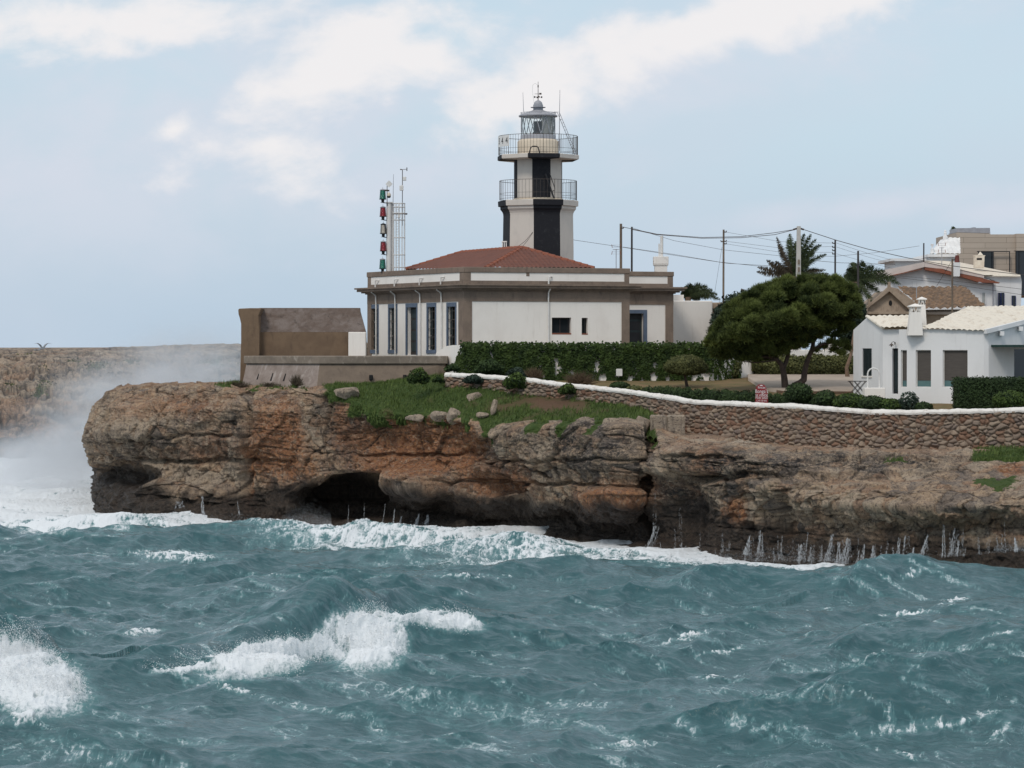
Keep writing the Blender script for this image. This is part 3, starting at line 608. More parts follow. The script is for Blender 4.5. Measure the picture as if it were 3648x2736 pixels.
# ============================================================ building materials
def plaster(name, c1, c2, c3):
    m, t, b = new_mat(name); b.inputs['Roughness'].default_value = .85; b.inputs['Specular IOR Level'].default_value = .25
    a = tnoise(t, .7, 6, .6, .3, (1, 1, .6)); v = tnoise(t, 2.2, 7, .68, .3, (1.6, 1.6, .14)); f = tnoise(t, 5, 6, .65)
    c = mixc(t, smooth(t, a, .40, .75), c1, c2); c = mixc(t, math_n(t, 'MULTIPLY', smooth(t, v, .54, .74), .34), c, c3)
    L(t, mixc(t, math_n(t, 'MULTIPLY', smooth(t, f, .60, .75), .22), c, c3), b.inputs['Base Color']); bump(t, b, f, .25, .02); return m
M['plaster'] = plaster('white_plaster', (0.86, 0.81, 0.755), (0.79, 0.735, 0.68), (0.58, 0.52, 0.45))
def stone_mat(name, c1, c2, c3, vs=0.25):
    m, t, b = new_mat(name); b.inputs['Roughness'].default_value = 0.9; b.inputs['Specular IOR Level'].default_value = 0.2
    a = tnoise(t, 1.4, 7, 0.65, 0.4, (1, 1, 1)); v = tnoise(t, 3.0, 6, 0.7, 0.3, (1, 1, vs)); f = tnoise(t, 14, 5, 0.7)
    c = mixc(t, smooth(t, a, 0.35, 0.68), c1, c2); c = mixc(t, math_n(t, 'MULTIPLY', smooth(t, v, 0.52, 0.72), 0.8), c, c3)
    c = mixc(t, math_n(t, 'MULTIPLY', smooth(t, f, 0.5, 0.75), 0.35), c, tuple(q*0.6 for q in c1)); L(t, c, b.inputs['Base Color'])
    bump(t, b, math_n(t, 'ADD', f, v), 0.35, 0.03); return m
M['sandstone'] = stone_mat('sandstone', (0.250, 0.190, 0.150), (0.195, 0.150, 0.120), (0.120, 0.095, 0.080))
M['render_brown'] = stone_mat('brown_render', (0.205, 0.140, 0.092), (0.165, 0.112, 0.075), (0.115, 0.080, 0.058))
M['render_grey'] = stone_mat('grey_brown_render', (0.215, 0.165, 0.125), (0.175, 0.135, 0.105), (0.115, 0.090, 0.074))
M['wet_slope'] = stone_mat('streaked_render', (0.120, 0.088, 0.072), (0.19, 0.155, 0.138), (0.070, 0.055, 0.048), 0.12)
M['scarp'] = stone_mat('washed_render', (0.30, 0.245, 0.215), (0.215, 0.170, 0.145), (0.46, 0.41, 0.375), 0.10)
M['slab'] = stone_mat('slab_render', (0.25, 0.205, 0.165), (0.175, 0.145, 0.118), (0.40, 0.35, 0.30), 0.5)
M['white_metal'] = simple('white_painted_metal', (0.70, 0.68, 0.66), (0.42, 0.33, 0.27), 0.5, 2.5, 0.62, 0.85)
M['white_pipe'] = simple('white_pipe', (0.76, 0.74, 0.71), (0.66, 0.63, 0.60), 0.5)
M['iron'] = simple('dark_iron', (0.060, 0.056, 0.056), (0.12, 0.085, 0.065), 0.6, 8)
M['black'] = simple('black_paint', (0.018, 0.018, 0.021), (0.028, 0.028, 0.031), 0.55, 1.2)
M['grey_metal'] = simple('grey_metal', (0.36, 0.36, 0.385), (0.30, 0.30, 0.325), 0.45, 3)
M['blue_trim'] = simple('slate_blue_paint', (0.120, 0.155, 0.215), (0.095, 0.125, 0.18), 0.7, 3)
M['dark_green'] = simple('dark_green_shutter', (0.018, 0.030, 0.032), (0.028, 0.040, 0.042), 0.5, 4)
M['dark_wood'] = simple('dark_wood', (0.030, 0.026, 0.026), (0.05, 0.042, 0.038), 0.6, 5)
M['dark_void'] = simple('unlit_interior', (0.012, 0.012, 0.013), (0.018, 0.018, 0.019), 0.8)
M['terracotta'] = simple('terracotta_tile', (0.170, 0.072, 0.052), (0.138, 0.062, 0.048), 0.8, 1.2, 0.3, 0.75, bs_=0.2, bscale=12)
M['terracotta_hip'] = simple('terracotta_hip_tile', (0.28, 0.095, 0.056), (0.21, 0.078, 0.050), 0.8, 4)
M['cream'] = simple('cream_paint', (0.68, 0.575, 0.45), (0.62, 0.53, 0.42), 0.8, 2)
m, t, b = new_mat('glass_pane'); b.inputs['Base Color'].default_value = (0.02, 0.024, 0.028, 1); b.inputs['Roughness'].default_value = 0.06; M['glass'] = m
m = bpy.data.materials.new('clear_glass'); m.use_nodes = True; t = m.node_tree; t.nodes.clear()
tr = N(t, 'ShaderNodeBsdfTransparent'); tr.inputs[0].default_value = (0.93, 0.97, 0.97, 1); gl = N(t, 'ShaderNodeBsdfGlossy', i_Roughness=0.03)
mx = N(t, 'ShaderNodeMixShader'); mx.inputs[0].default_value = 0.10; L(t, tr.outputs[0], mx.inputs[1]); L(t, gl.outputs[0], mx.inputs[2])
ou = N(t, 'ShaderNodeOutputMaterial'); L(t, mx.outputs[0], ou.inputs[0]); M['clear_glass'] = m
def lens_mat(name, c):
    m, t, b = new_mat(name); b.inputs['Base Color'].default_value = (*c, 1); b.inputs['Roughness'].default_value = 0.15; b.inputs['Specular IOR Level'].default_value = 0.6
    w = N(t, 'ShaderNodeTexWave', i_Scale=6.0, i_Distortion=0.0); w.bands_direction = 'Z'; c_ = N(t, 'ShaderNodeTexCoord'); L(t, c_.outputs['Object'], w.inputs[0])
    bump(t, b, w.outputs['Fac'], 0.6, 0.02); return m
M['lens_green'] = lens_mat('green_lens', (0.010, 0.165, 0.115)); M['lens_red'] = lens_mat('red_lens', (0.26, 0.008, 0.022)); M['lens_clear'] = lens_mat('clear_lens', (0.42, 0.38, 0.32))
# ============================================================ facade helper
class Face:
    """a vertical wall plane from A to B (plan points), outward side towards the viewer"""
    def __init__(s, A, B):
        s.A = Vector(A[:2]); e = Vector(B[:2])-s.A; s.len = e.length; s.e = e/s.len; n = Vector((s.e.y, -s.e.x)); s.n = n if n.y < 0 else -n
        s.ax = (Vector((s.e.x, s.e.y, 0)), Vector((s.n.x, s.n.y, 0)), Vector((0, 0, 1)))
    def u(s, x):
        k = (x-1824)/F; return (k*s.A.y-s.A.x)/(s.e.x-k*s.e.y)
    def z(s, x, y): return PZ(y, s.A.y+s.e.y*s.u(x))
    def pt(s, u, z, out=0.0):
        p = s.A+s.e*u+s.n*out; return Vector((p.x, p.y, z))
    def box(s, mb, u0, u1, z0, z1, o0, o1):
        c = s.pt((u0+u1)/2, (z0+z1)/2, (o0+o1)/2); mb.box(c, (abs(u1-u0), abs(o1-o0), abs(z1-z0)), s.ax); return mb
    def panel(s, mb, u0, u1, z0, z1, openings=(), depth=0.25, out=0.0):
        us = sorted({u0, u1, *[o[i] for o in openings for i in (0, 1)]}); zs = sorted({z0, z1, *[o[i] for o in openings for i in (2, 3)]})
        for a, b_ in zip(us, us[1:]):
            for c, d in zip(zs, zs[1:]):
                mu, mz = (a+b_)/2, (c+d)/2
                if any(o[0] < mu < o[1] and o[2] < mz < o[3] for o in openings): continue
                mb.add([s.pt(a, c, out), s.pt(b_, c, out), s.pt(b_, d, out), s.pt(a, d, out)], [(0, 1, 2, 3)])
        for o in openings:
            q = [(o[0], o[2]), (o[1], o[2]), (o[1], o[3]), (o[0], o[3])]
            for (a, c), (b_, d) in zip(q, q[1:]+q[:1]):
                mb.add([s.pt(a, c, out), s.pt(b_, d, out), s.pt(b_, d, out-depth), s.pt(a, c, out-depth)], [(0, 1, 2, 3)])
        return mb
    def rect(s, x0, x1, y0, y1):
        """opening (u0,u1,z0,z1) from photo columns and rows"""
        xm = (x0+x1)/2; return (s.u(x0), s.u(x1), s.z(xm, y1), s.z(xm, y0))
def offset_poly(pts, d):
    """outward offset of a convex plan polygon"""
    n = len(pts); P2 = [Vector(p[:2]) for p in pts]; ar = sum(P2[i].x*P2[(i+1)%n].y-P2[(i+1)%n].x*P2[i].y for i in range(n)); sg = 1 if ar > 0 else -1
    ln = []
    for i in range(n):
        e = (P2[(i+1)%n]-P2[i]).normalized(); nn_ = Vector((e.y, -e.x))*sg; ln.append((P2[i]+nn_*d, e))
    out = []
    for i in range(n):
        (p, e), (q, f) = ln[i-1], ln[i]; den = e.x*f.y-e.y*f.x; k = ((q.x-p.x)*f.y-(q.y-p.y)*f.x)/den; out.append(p+e*k)
    return out
def in_poly(px_, py_, poly):
    c = np.zeros(px_.shape, bool); n = len(poly)
    for i in range(n):
        x1, y1 = poly[i]; x2, y2 = poly[(i+1)%n]
        if y1 == y2: continue
        c ^= ((y1 > py_) != (y2 > py_)) & (px_ < (x2-x1)*(py_-y1)/(y2-y1)+x1)
    return c
def tiled_slope(name, poly, eave, m, parent, pitch=0.24, row=0.36, amp=0.05, step=0.02, kind_seed=0, jit=0.012):
    """barrel tiles over a roof polygon; eave = two points giving the direction tiles are laid across"""
    p = [Vector(v) for v in poly]; ex = (Vector(eave[1])-Vector(eave[0])).normalized(); nrm = Vector((0, 0, 0))
    for i in range(len(p)): nrm += (p[i]-p[0]).cross(p[(i+1)%len(p)]-p[0])
    nrm.normalize(); nrm = nrm if nrm.z > 0 else -nrm
    ey = nrm.cross(ex); o_ = p[0]; ey = ey if ey.z > 0 else -ey
    q = [((v-o_).dot(ex), (v-o_).dot(ey)) for v in p]
    u0, u1 = min(a for a, _ in q), max(a for a, _ in q); v0, v1 = min(a for _, a in q), max(a for _, a in q)
    nu, nv = int((u1-u0)/pitch*7)+2, int((v1-v0)/row*5)+2
    U, V = np.meshgrid(np.linspace(u0, u1, nu), np.linspace(v0, v1, nv))
    fr_ = V/row-np.floor(V/row); tid = np.floor(U/pitch)*7.13+np.floor(V/row)*3.7
    h = amp*np.abs(np.cos(np.pi*U/pitch))**0.8+step*(1-fr_)+jit*np.sin(tid*12.99+kind_seed)
    co = np.array(o_)+U[..., None]*np.array(ex)+V[..., None]*np.array(ey)+h[..., None]*np.array(nrm)
    # warp from the true polygon when its four corners do not lie in one plane
    d0 = [(v-o_).dot(nrm) for v in p]
    if max(map(abs, d0)) > 0.01:
        A_ = np.c_[[a for a, _ in q], [a for _, a in q], [a*b for a, b in q]]; k, *_r = np.linalg.lstsq(A_, np.array(d0), rcond=None)
        co = co+((U*k[0]+V*k[1]+U*V*k[2])[..., None])*np.array(nrm)
    fa = grid_faces(nv, nu); cu = U.ravel()[fa].mean(1); cv_ = V.ravel()[fa].mean(1); fa = fa[in_poly(cu, cv_, q)]
    used, inv = np.unique(fa, return_inverse=True); fa = inv.reshape(fa.shape)
    return mesh_np(name, co.reshape(-1, 3)[used], fa, m, parent)
def ridge_run(mb, a, b, r=0.145, seg=0.38):
    a, b = Vector(a), Vector(b); n = max(2, int((b-a).length/seg))
    for i in range(n):
        p, q = a.lerp(b, i/n), a.lerp(b, (i+1.08)/n); mb.tube([p, q], [r*1.12, r*0.9], 8)
# ============================================================ keeper's house
A2 = P(1654, 0, 148.0); B2 = P(2240, 0, 150.9); C2 = P(1311, 0, 158.6)
D2 = B2+(C2-A2); FR_ = Face(A2, B2); LF_ = Face(C2, A2)               # front and left walls
RB = Face(B2, D2)
Zb = dict(ground=6.9, frieze=11.62, under=12.18, top=12.56, pan0=12.74, pan1=13.18, cap=13.47)
house = empty('lighthouse_keepers_house', (A2.x+3, 153, 8.7), 'white keeper\'s house with brown stone trim and hipped red tile roof below the lighthouse tower', 'house')
def wob(c): return (800+c[0]/2.212, 900+c[1]/2.212)
lo = []  # left facade openings from the photo
for (x0, x1, y0, y1) in [(1158,1210,440,785),(1297,1357,436,783),(1435,1515,431,803),(1600,1663,428,788),(1757,1822,425,792)]:
    lo.append(LF_.rect(800+x0/2.212, 800+x1/2.212, 900+y0/2.212, 900+y1/2.212))
lo = [(a, b_, 9.0 if i != 2 else 8.72, d) for i, (a, b_, c, d) in enumerate(lo)]
fo_ = [FR_.rect(1600+810/2.212, 1600+962/2.212, 800+733/2.212, 800+866/2.212), FR_.rect(1600+1045/2.212, 1600+1093/2.212, 800+735/2.212, 800+868/2.212)]
mb = MB(); LF_.panel(mb, 0, LF_.len, Zb['ground'], Zb['frieze'], lo, 0.30); FR_.panel(mb, 0, FR_.len, Zb['ground'], Zb['frieze'], fo_, 0.30)
mb.add([Vector((*p.xy, z)) for z in (Zb['ground'], Zb['frieze']) for p in (B2, D2, C2)], [(0, 1, 4, 3), (1, 2, 5, 4)])
mb.build('wall', M['plaster'], house)
quad = [A2, B2, D2, C2]
def band(name, d, z0, z1, m, parent, poly=quad): return MB().prism([tuple(p) for p in offset_poly(poly, d)], z0, z1).build(name, m, parent)
band('frieze', 0.035, Zb['frieze'], Zb['under'], M['sandstone'], house)
mb = MB()
for d, z0, z1 in [(0.12, 12.18, 12.25), (0.28, 12.25, 12.33), (0.46, 12.33, 12.47), (0.56, 12.47, 12.56)]: mb.prism([tuple(p) for p in offset_poly(quad, d)], z0, z1)
cornice = mb.build('cornice', M['sandstone'], house)
par = band('parapet', 0.02, 12.56, 12.74, M['sandstone'], house); band('parapet_panel', 0.0, 12.74, 13.18, M['plaster'], par); 
mb = MB(); mb.prism([tuple(p) for p in offset_poly(quad, 0.06)], 13.18, 13.47); mb.build('coping', M['sandstone'], par, bevel=0.02)
for fc, u0, u1 in [(FR_, -0.02, 0.36), (FR_, FR_.len-0.26, FR_.len+0.02), (LF_, LF_.len-0.5, LF_.len-0.0), (LF_, 0, 0.4)]: fc.box(MB(), u0, u1, 12.742, 13.178, -0.1, 0.026).build('parapet_post', M['sandstone'], par)
for nm_, fc, u0, u1 in [('pilaster', FR_, -0.04, 0.42), ('pilaster', FR_, FR_.len-0.42, FR_.len+0.03), ('pilaster', LF_, LF_.len-0.62, LF_.len-0.002), ('pilaster', LF_, 0, 0.5)]:
    fc.box(MB(), u0, u1, Zb['ground'], Zb['frieze']-0.002, -0.12, 0.045).build(nm_, M['sandstone'], house)
for i, (a, b_, c, d) in enumerate(lo):
    w = b_-a
    fr = MB(); k = 0.17
    LF_.box(fr, a-k*0.6, a+0.02, c, d, -0.05, 0.03); LF_.box(fr, b_-0.02, b_+k*0.6, c, d, -0.05, 0.03); LF_.box(fr, a-k*0.6, b_+k*0.6, d, d+0.22, -0.05, 0.03)
    if i != 2: LF_.box(fr, a-k*0.6, b_+k*0.6, c-0.2, c, -0.05, 0.05)
    if i == 2:
        dr = LF_.box(MB(), a, b_, c, d, -0.30, -0.26).build('door', M['dark_wood'], house); fr.build('door_frame', M['blue_trim'], dr)
        hb = MB()
        for q in range(4): LF_.box(hb, a+0.12, b_-0.12, c+0.2+q*0.62, c+0.7+q*0.62, -0.26, -0.235)
        hb.build('door_panel', M['dark_green'], dr)
    else:
        wn = LF_.box(MB(), a, b_, c, d, -0.32, -0.27).build('window', M['dark_void'], house); fr.build('window_surround', M['blue_trim'], wn)
        sh_ = MB()
        for s_ in (0, 1):
            u0 = a+0.03 if s_ == 0 else b_-w*0.30
            for q in range(3): LF_.box(sh_, u0, u0+w*0.27, c+0.05+q*(d-c)/3, c-0.03+(q+1)*(d-c)/3, -0.20, -0.15)
        sh_.build('shutter', M['dark_green'], wn)
        g = MB()
        for q in range(5): LF_.box(g, a, b_, c+(q+.5)*(d-c)/5-.012, c+(q+.5)*(d-c)/5+.012, -0.06, -0.035)
        for q in range(3): g.tube([LF_.pt(a+w*(q+1)/4, c, -.045), LF_.pt(a+w*(q+1)/4, d, -.045)], .011, 6)
        g.build('window_grille', M['iron'], wn)
for i, (a, b_, c, d) in enumerate(fo_):
    wn = FR_.box(MB(), a, b_, c, d, -0.32, -0.29).build('window', M['glass'], house)
    FR_.box(MB(), a, b_, c, c+.07, -0.288, 0.012).build('window_sill', M['terracotta_hip'], wn)
    f = MB(); us = [a, b_-.04]+([(a+b_)/2-.03] if i == 0 else [])
    for u_ in us: FR_.box(f, u_, u_+.05, c+.07, d-.002, -.288, -.25)
    FR_.box(f, a+.05, b_-.05, d-.07, d-.004, -.287, -.252); FR_.box(f, a+.05, b_-.05, c+.075, c+.12, -.287, -.252)
    f.build('window_frame', M['dark_wood'], wn)
def drain(fc, x, zt=12.95):
    u_ = fc.u(x); mb = MB()
    mb.tube([fc.pt(u_+.22, zt+.02, .02), fc.pt(u_+.12, zt+.03, .12), fc.pt(u_+.02, zt, .14), fc.pt(u_, zt-.14, .14), fc.pt(u_, 12.57, .14)], .042, 8)
    mb.tube([fc.pt(u_, 12.30, .40), fc.pt(u_, 12.1, .12), fc.pt(u_, 11.6, .10), fc.pt(u_, 7, .10)], .042, 8)
    return mb.build('drainpipe', M['white_pipe'], house, True)
for x in (1345, 1413, 1502, 1578): drain(LF_, x)
drain(FR_, 1600+778/2.212)
FR_.box(MB(), FR_.u(1600+608/2.212), FR_.u(1600+633/2.212), FR_.z(1880, 984), FR_.z(1880, 971), -.1, .012).build('overflow_spout', M['sandstone'], house)
fl, bl_, ap, re, frr, brr = [P(*a) for a in [(1730,957,149.9),(1446,961,158.2),(1860,884,153.6),(1645,901,158.6),(2116,958,152.4),(1960,956,163.5)]]
roof = tiled_slope('roof', [fl, frr, ap], (fl, frr), M['terracotta'], house, 0.27, 0.40, .07, .045, jit=.006)
tiled_slope('roof_slope', [fl, bl_, re, ap], (fl, bl_), M['terracotta'], roof, 0.40, 0.60, .075, .012, kind_seed=2, jit=.003)
mb = MB(); mb.add([frr, brr, re, ap], [(0, 1, 2, 3)]); mb.build('roof_slope', M['terracotta'], roof)
mb = MB(); ridge_run(mb, fl, ap); ridge_run(mb, frr, ap); ridge_run(mb, re, ap); ridge_run(mb, bl_, re); mb.build('hip_tiles', M['terracotta_hip'], roof, True)
MB().prism([tuple(p) for p in offset_poly(quad, -0.4)], 12.9, 13.1).build('flat_roof', M['render_grey'], house)
# ---- low wing to the right
W1 = P(2240, 0, 155.0); W1 = W1-Vector((FR_.e.x, FR_.e.y, 0))*0.6; W2 = W1+Vector((FR_.e.x, FR_.e.y, 0))*0; FW = Face(W1, W1+Vector((FR_.e.x, FR_.e.y, 0)))
uE = FW.u(2396); W2 = FW.pt(uE, 0); back = Vector((LF_.e.x, LF_.e.y, 0))*-7; qw = [Vector((W1.x, W1.y, 0)), Vector((W2.x, W2.y, 0)), Vector((W2.x, W2.y, 0))+back, Vector((W1.x, W1.y, 0))+back]
FW = Face(W1, W2)
wing = empty('house_wing', (W1.x+1, W1.y, 8.7), 'low white wing with stone cornice and blue-framed dark door right of the keeper\'s house', 'house')
dop = FW.rect(2238, 1600+1533/2.212, 800+700/2.212, 800+960/2.212); dop = (dop[0], dop[1], 8.72, dop[3])
mb = MB(); FW.panel(mb, 0, FW.len, Zb['ground'], 11.55, [dop], .35); mb.add([Vector((*p.xy, z)) for z in (Zb['ground'], 11.55) for p in qw[1:]], [(0, 1, 4, 3), (1, 2, 5, 4)]); mb.build('wall', M['plaster'], wing)
dr = FW.box(MB(), dop[0], dop[1], dop[2], dop[3], -.36, -.30).build('door', M['dark_green'], wing)
mb = MB(); FW.box(mb, dop[1]-.01, dop[1]+.2, dop[2], dop[3], -.06, .03); FW.box(mb, dop[0], dop[1]+.2, dop[3], dop[3]+.2, -.06, .03); mb.build('door_frame', M['blue_trim'], dr)
mb = MB()
for q in range(4): FW.box(mb, dop[0]+.1, dop[1]-.12, dop[2]+.15+q*.62, dop[2]+.65+q*.62, -.30, -.285)
mb.build('door_panel', M['black'], dr)
band('frieze', .035, 11.55, 12.18, M['sandstone'], wing, qw)
mb = MB()
for d, z0, z1 in [(0.12, 12.18, 12.25), (0.28, 12.25, 12.33), (0.46, 12.33, 12.47), (0.56, 12.47, 12.56)]: mb.prism([tuple(p) for p in offset_poly(qw, d)], z0-.012, z1-.012)
mb.build('cornice', M['sandstone'], wing)
pw = band('parapet', .02, 12.56, 12.74, M['sandstone'], wing, qw); band('parapet_panel', 0, 12.74, 13.16, M['plaster'], pw, qw); MB().prism([tuple(p) for p in offset_poly(qw, .06)], 13.16, 13.42).build('coping', M['sandstone'], pw, bevel=.02)
mb = MB(); FW.box(mb, FW.len-.30, FW.len+.02, 12.742, 13.158, -.1, .026); mb.build('parapet_post', M['sandstone'], pw)
FW.box(MB(), FW.len-.44, FW.len+.03, Zb['ground'], 11.548, -.12, .045).build('pilaster', M['sandstone'], wing)
# plain annex further right
N1, N2 = P(2392, 0, 158), P(2538, 0, 158.6)
anx = empty('annex', (N1.x+1, 158.5, 8.5), 'plain white flat-topped block with no openings at the end of the lighthouse wing', 'building')
mb = MB(); zt = PZ(1071, 158); mb.prism([(N1.x, N1.y), (N2.x, N2.y), (N2.x+.4, N2.y+6), (N1.x, N1.y+6)], 7, zt); mb.build('wall', M['plaster'], anx, bevel=.04)
mb = MB(); mb.box((PX(2410, 161), 161, PZ(1066, 161)), (.8, .8, .5)); mb.build('roof_hatch', M['plaster'], anx)
# chimney with two flues on the wing roof
ch = empty('chimney', (PX(2353, 159), 159, 12.8), 'squat white chimney with two tall thin pipes on the wing roof', 'chimney')
mb = MB(); Yc = 159.0; cx = PX(2354, Yc); s_ = Yc/F
mb.box((cx, Yc, PZ(950, Yc)), (44*s_, .7, 40*s_)); mb.box((cx, Yc, PZ(944, Yc)), (52*s_, .8, 5*s_)); mb.box((cx, Yc, PZ(928, Yc)), (53*s_, .85, 27*s_)); mb.box((cx, Yc, 12.7), (.72, .7, 1.6))
mb.build('stack', M['plaster'], ch, bevel=.015)
for x0, x1, yt in [(2352, 2363, 840), (2345.5, 2351, 868)]:
    MB().tube([(PX((x0+x1)/2, Yc), Yc, PZ(916, Yc)), (PX((x0+x1)/2, Yc), Yc, PZ(yt, Yc))], (x1-x0)/2*s_, 10).build('flue_pipe', M['white_pipe'], ch, True)
# ============================================================ lighthouse tower
TY = 160.0; TX = PX(1917, TY); ts_ = TY/F
def zc(yc): return PZ(250+yc/2.212, TY)
def rc(w): return w/2.212*ts_
def stripes(name, a0):
    m, t, b = new_mat(name); b.inputs['Roughness'].default_value = 0.7; b.inputs['Specular IOR Level'].default_value = 0.25
    c = N(t, 'ShaderNodeTexCoord'); s = N(t, 'ShaderNodeSeparateXYZ'); L(t, c.outputs['Object'], s.inputs[0])
    a = math_n(t, 'ARCTAN2', math_n(t, 'SUBTRACT', s.outputs[0], TX), math_n(t, 'SUBTRACT', TY, s.outputs[1]))
    f = math_n(t, 'FRACT', math_n(t, 'DIVIDE', math_n(t, 'ADD', a, math.radians(360-a0)), math.pi/2))
    k = math_n(t, 'LESS_THAN', f, 0.5)
    n = tnoise(t, 1.5, 7, 0.65, 0.4, (1, 1, .5)); n2 = tnoise(t, 5, 6, .7, .3)
    w = mixc(t, smooth(t, n, .45, .8), (0.64, 0.575, 0.515), (0.54, 0.49, 0.445)); bl = mixc(t, smooth(t, n2, .5, .8), (0.016, 0.016, 0.020), (0.040, 0.040, 0.044))
    L(t, mixc(t, k, w, bl), b.inputs['Base Color']); bump(t, b, n2, .2, .02); return m
M['stripe_low'] = stripes('striped_paint_lower', -7.6); M['stripe_up'] = stripes('striped_paint_upper', -14.6)
tower = empty('lighthouse_tower', (TX, TY, 8.6), 'tall lighthouse tower in vertical black and white stripes with two railed balconies and glass lantern', 'lighthouse')
rot8 = math.radians(-90-7.6)
prof = [(rc(287), 6.0-0), (rc(281), zc(1400)), (rc(277), zc(1150)), (rc(279), zc(1132)), (rc(286), zc(1116)), (rc(297), zc(1103)), (rc(301), zc(1098)), (rc(301), zc(1079)), (rc(318), zc(1075)), (rc(320), zc(1036)), (rc(313), zc(1031)), (rc(200), zc(1028))]
MB().lathe((TX, TY, 0), prof, 8, rot8).build('lower_shaft', M['stripe_low'], tower)
MB().lathe((TX, TY, 0), [(rc(190), zc(1030)), (rc(190), zc(704))], 64, 0).build('upper_shaft', M['stripe_up'], tower, True)
MB().lathe((TX, TY, 0), [(rc(196), zc(1028)), (rc(196), zc(1015)), (rc(191), zc(1013))], 64).build('shaft_plinth', M['cream'], tower, True)
MB().lathe((TX, TY, 0), [(rc(318), zc(712)), (rc(331), zc(706)), (rc(331), zc(679)), (rc(326), zc(674)), (rc(150), zc(672))], 8, rot8-math.radians(7)).build('balcony_slab', M['stripe_up'], tower)
def railing(name, R, z0, z1, n, mid, gap=None):
    mb = MB(); pts = []
    for k in range(n+1):
        a = 2*math.pi*k/n; pts.append((TX+R*math.cos(a), TY+R*math.sin(a)))
    for k in range(n): mb.tube([(*pts[k], z0), (*pts[k], z1)], .0085 if k % 6 else .016, 5)
    for zz, r in ((z1, .015), (z0+(z1-z0)*.06, .010)) + tuple((z0+(z1-z0)*q, .009) for q in mid): mb.tube([(*p, zz) for p in pts], r, 5, False)
    return mb.build(name, M['iron'], tower)
railing('upper_railing', rc(312), zc(672), zc(523), 78, (.30,)); railing('lower_railing', rc(304), zc(1026), zc(875), 66, (.33,))
MB().lathe((TX, TY, 0), [(rc(163), zc(674)), (rc(163), zc(566)), (rc(158), zc(560)), (rc(143), zc(548)), (rc(120), zc(546))], 40).build('lantern_drum', M['cream'], tower, True)
lant = MB().lathe((TX, TY, 0), [(rc(140), zc(556)), (rc(138), zc(516)), (rc(136), zc(513))], 40).build('lantern_room', M['grey_metal'], tower, True)
mb = MB()
R = rc(135); n = 48
mb.v += [(TX+R*math.cos(2*math.pi*k/n), TY+R*math.sin(2*math.pi*k/n), z) for z in (zc(514), zc(372)) for k in range(n)]
mb.f += [(k, (k+1)%n, n+(k+1)%n, n+k) for k in range(n)]
mb.build('glazing', M['clear_glass'], lant, True)
mb = MB(); nb = 10
for k in range(nb):
    a0 = math.radians(-90-27)+2*math.pi*k/nb
    for s_ in (-1, 1):
        a1 = a0+s_*math.pi/nb*0.94
        pts = [(TX+R*.985*math.cos(a0+(a1-a0)*q/5), TY+R*.985*math.sin(a0+(a1-a0)*q/5), zc(513)+(zc(372)-zc(513))*q/5) for q in range(6)]
        mb.tube(pts, .025, 6)
mb.build('astragal', M['grey_metal'], lant)
mb = MB()   # blank screen on the landward side
arc = [math.radians(-90+a) for a in range(14, 100, 8)]; r1 = R*.90
mb.v += [(TX+r1*math.cos(a), TY+r1*math.sin(a), z) for z in (zc(513), zc(372)) for a in arc]; k_ = len(arc); mb.f += [(i, i+1, k_+i+1, k_+i) for i in range(k_-1)]
mb.build('blank_screen', simple('screen_paint', (0.33, 0.30, 0.275), None, .7), lant)
mb = MB(); mb.lathe((TX, TY, 0), [(rc(45), zc(513)), (rc(42), zc(488)), (rc(20), zc(486))], 20); mb.build('lens_pedestal', M['black'], lant, True)
mb = MB()
for q in range(9): z0 = zc(485-q*9); mb.lathe((TX, TY, 0), [(rc(34), z0), (rc(38), z0+.035), (rc(34), z0+.066)], 24)
mb.build('optic', M['glass'], lant, True)
lr = MB().lathe((TX, TY, 0), [(rc(130), zc(372)), (rc(152), zc(368)), (rc(154), zc(360)), (rc(138), zc(348)), (rc(95), zc(333)), (rc(58), zc(322)), (rc(44), zc(316)), (rc(38), zc(314))], 48).build('lantern_roof', M['grey_metal'], tower, True)
mb = MB(); mb.lathe((TX, TY, 0), [(rc(39), zc(316)), (rc(39), zc(273)), (rc(36), zc(271))], 32); mb.lathe((TX, TY, 0), [(rc(58), zc(296)), (rc(60), zc(292)), (rc(40), zc(290))], 32); mb.build('ventilator', M['grey_metal'], lr, True)
MB().lathe((TX, TY, 0), [(rc(35)*math.cos(a), zc(272)+rc(35)*math.sin(a)) for a in [i*math.pi/18 for i in range(9)]]+[(rc(5), zc(238))], 32).build('dome', M['grey_metal'], lr, True)
mb = MB(); mb.tube([(TX, TY, zc(240)), (TX, TY, zc(90))], [.028, .012], 6); mb.tube([(TX, TY, zc(135)), (TX, TY, zc(118))], .035, 6)
for a in (0, 90, 180, 270):
    c_, s_ = math.cos(math.radians(a+12)), math.sin(math.radians(a+12)); mb.tube([(TX, TY, zc(212)), (TX+rc(30)*c_, TY+rc(30)*s_, zc(212))], .010, 5)
    mb.box((TX+rc(28)*c_, TY+rc(28)*s_, zc(212)), (.09, .012, .1))
mb.tube([(TX-rc(27), TY, zc(187)), (TX+rc(18), TY, zc(187))], .012, 5); mb.box((TX+rc(18), TY, zc(186)), (rc(18), .012, rc(14)))
mb.build('weather_vane', M['iron'], lr)
mb = MB(); mb.tube([(TX-.01, TY-.02, zc(120)), (TX-rc(22), TY-.02, zc(104)), (TX-rc(42), TY-.02, zc(116)), (TX-rc(46), TY-.02, zc(160)), (TX-rc(38), TY-.02, zc(215)), (TX-rc(33), TY-.02, zc(258))], .010, 5); mb.build('lightning_cable', M['white_pipe'], lr)
mb = MB(); rr = rc(138)
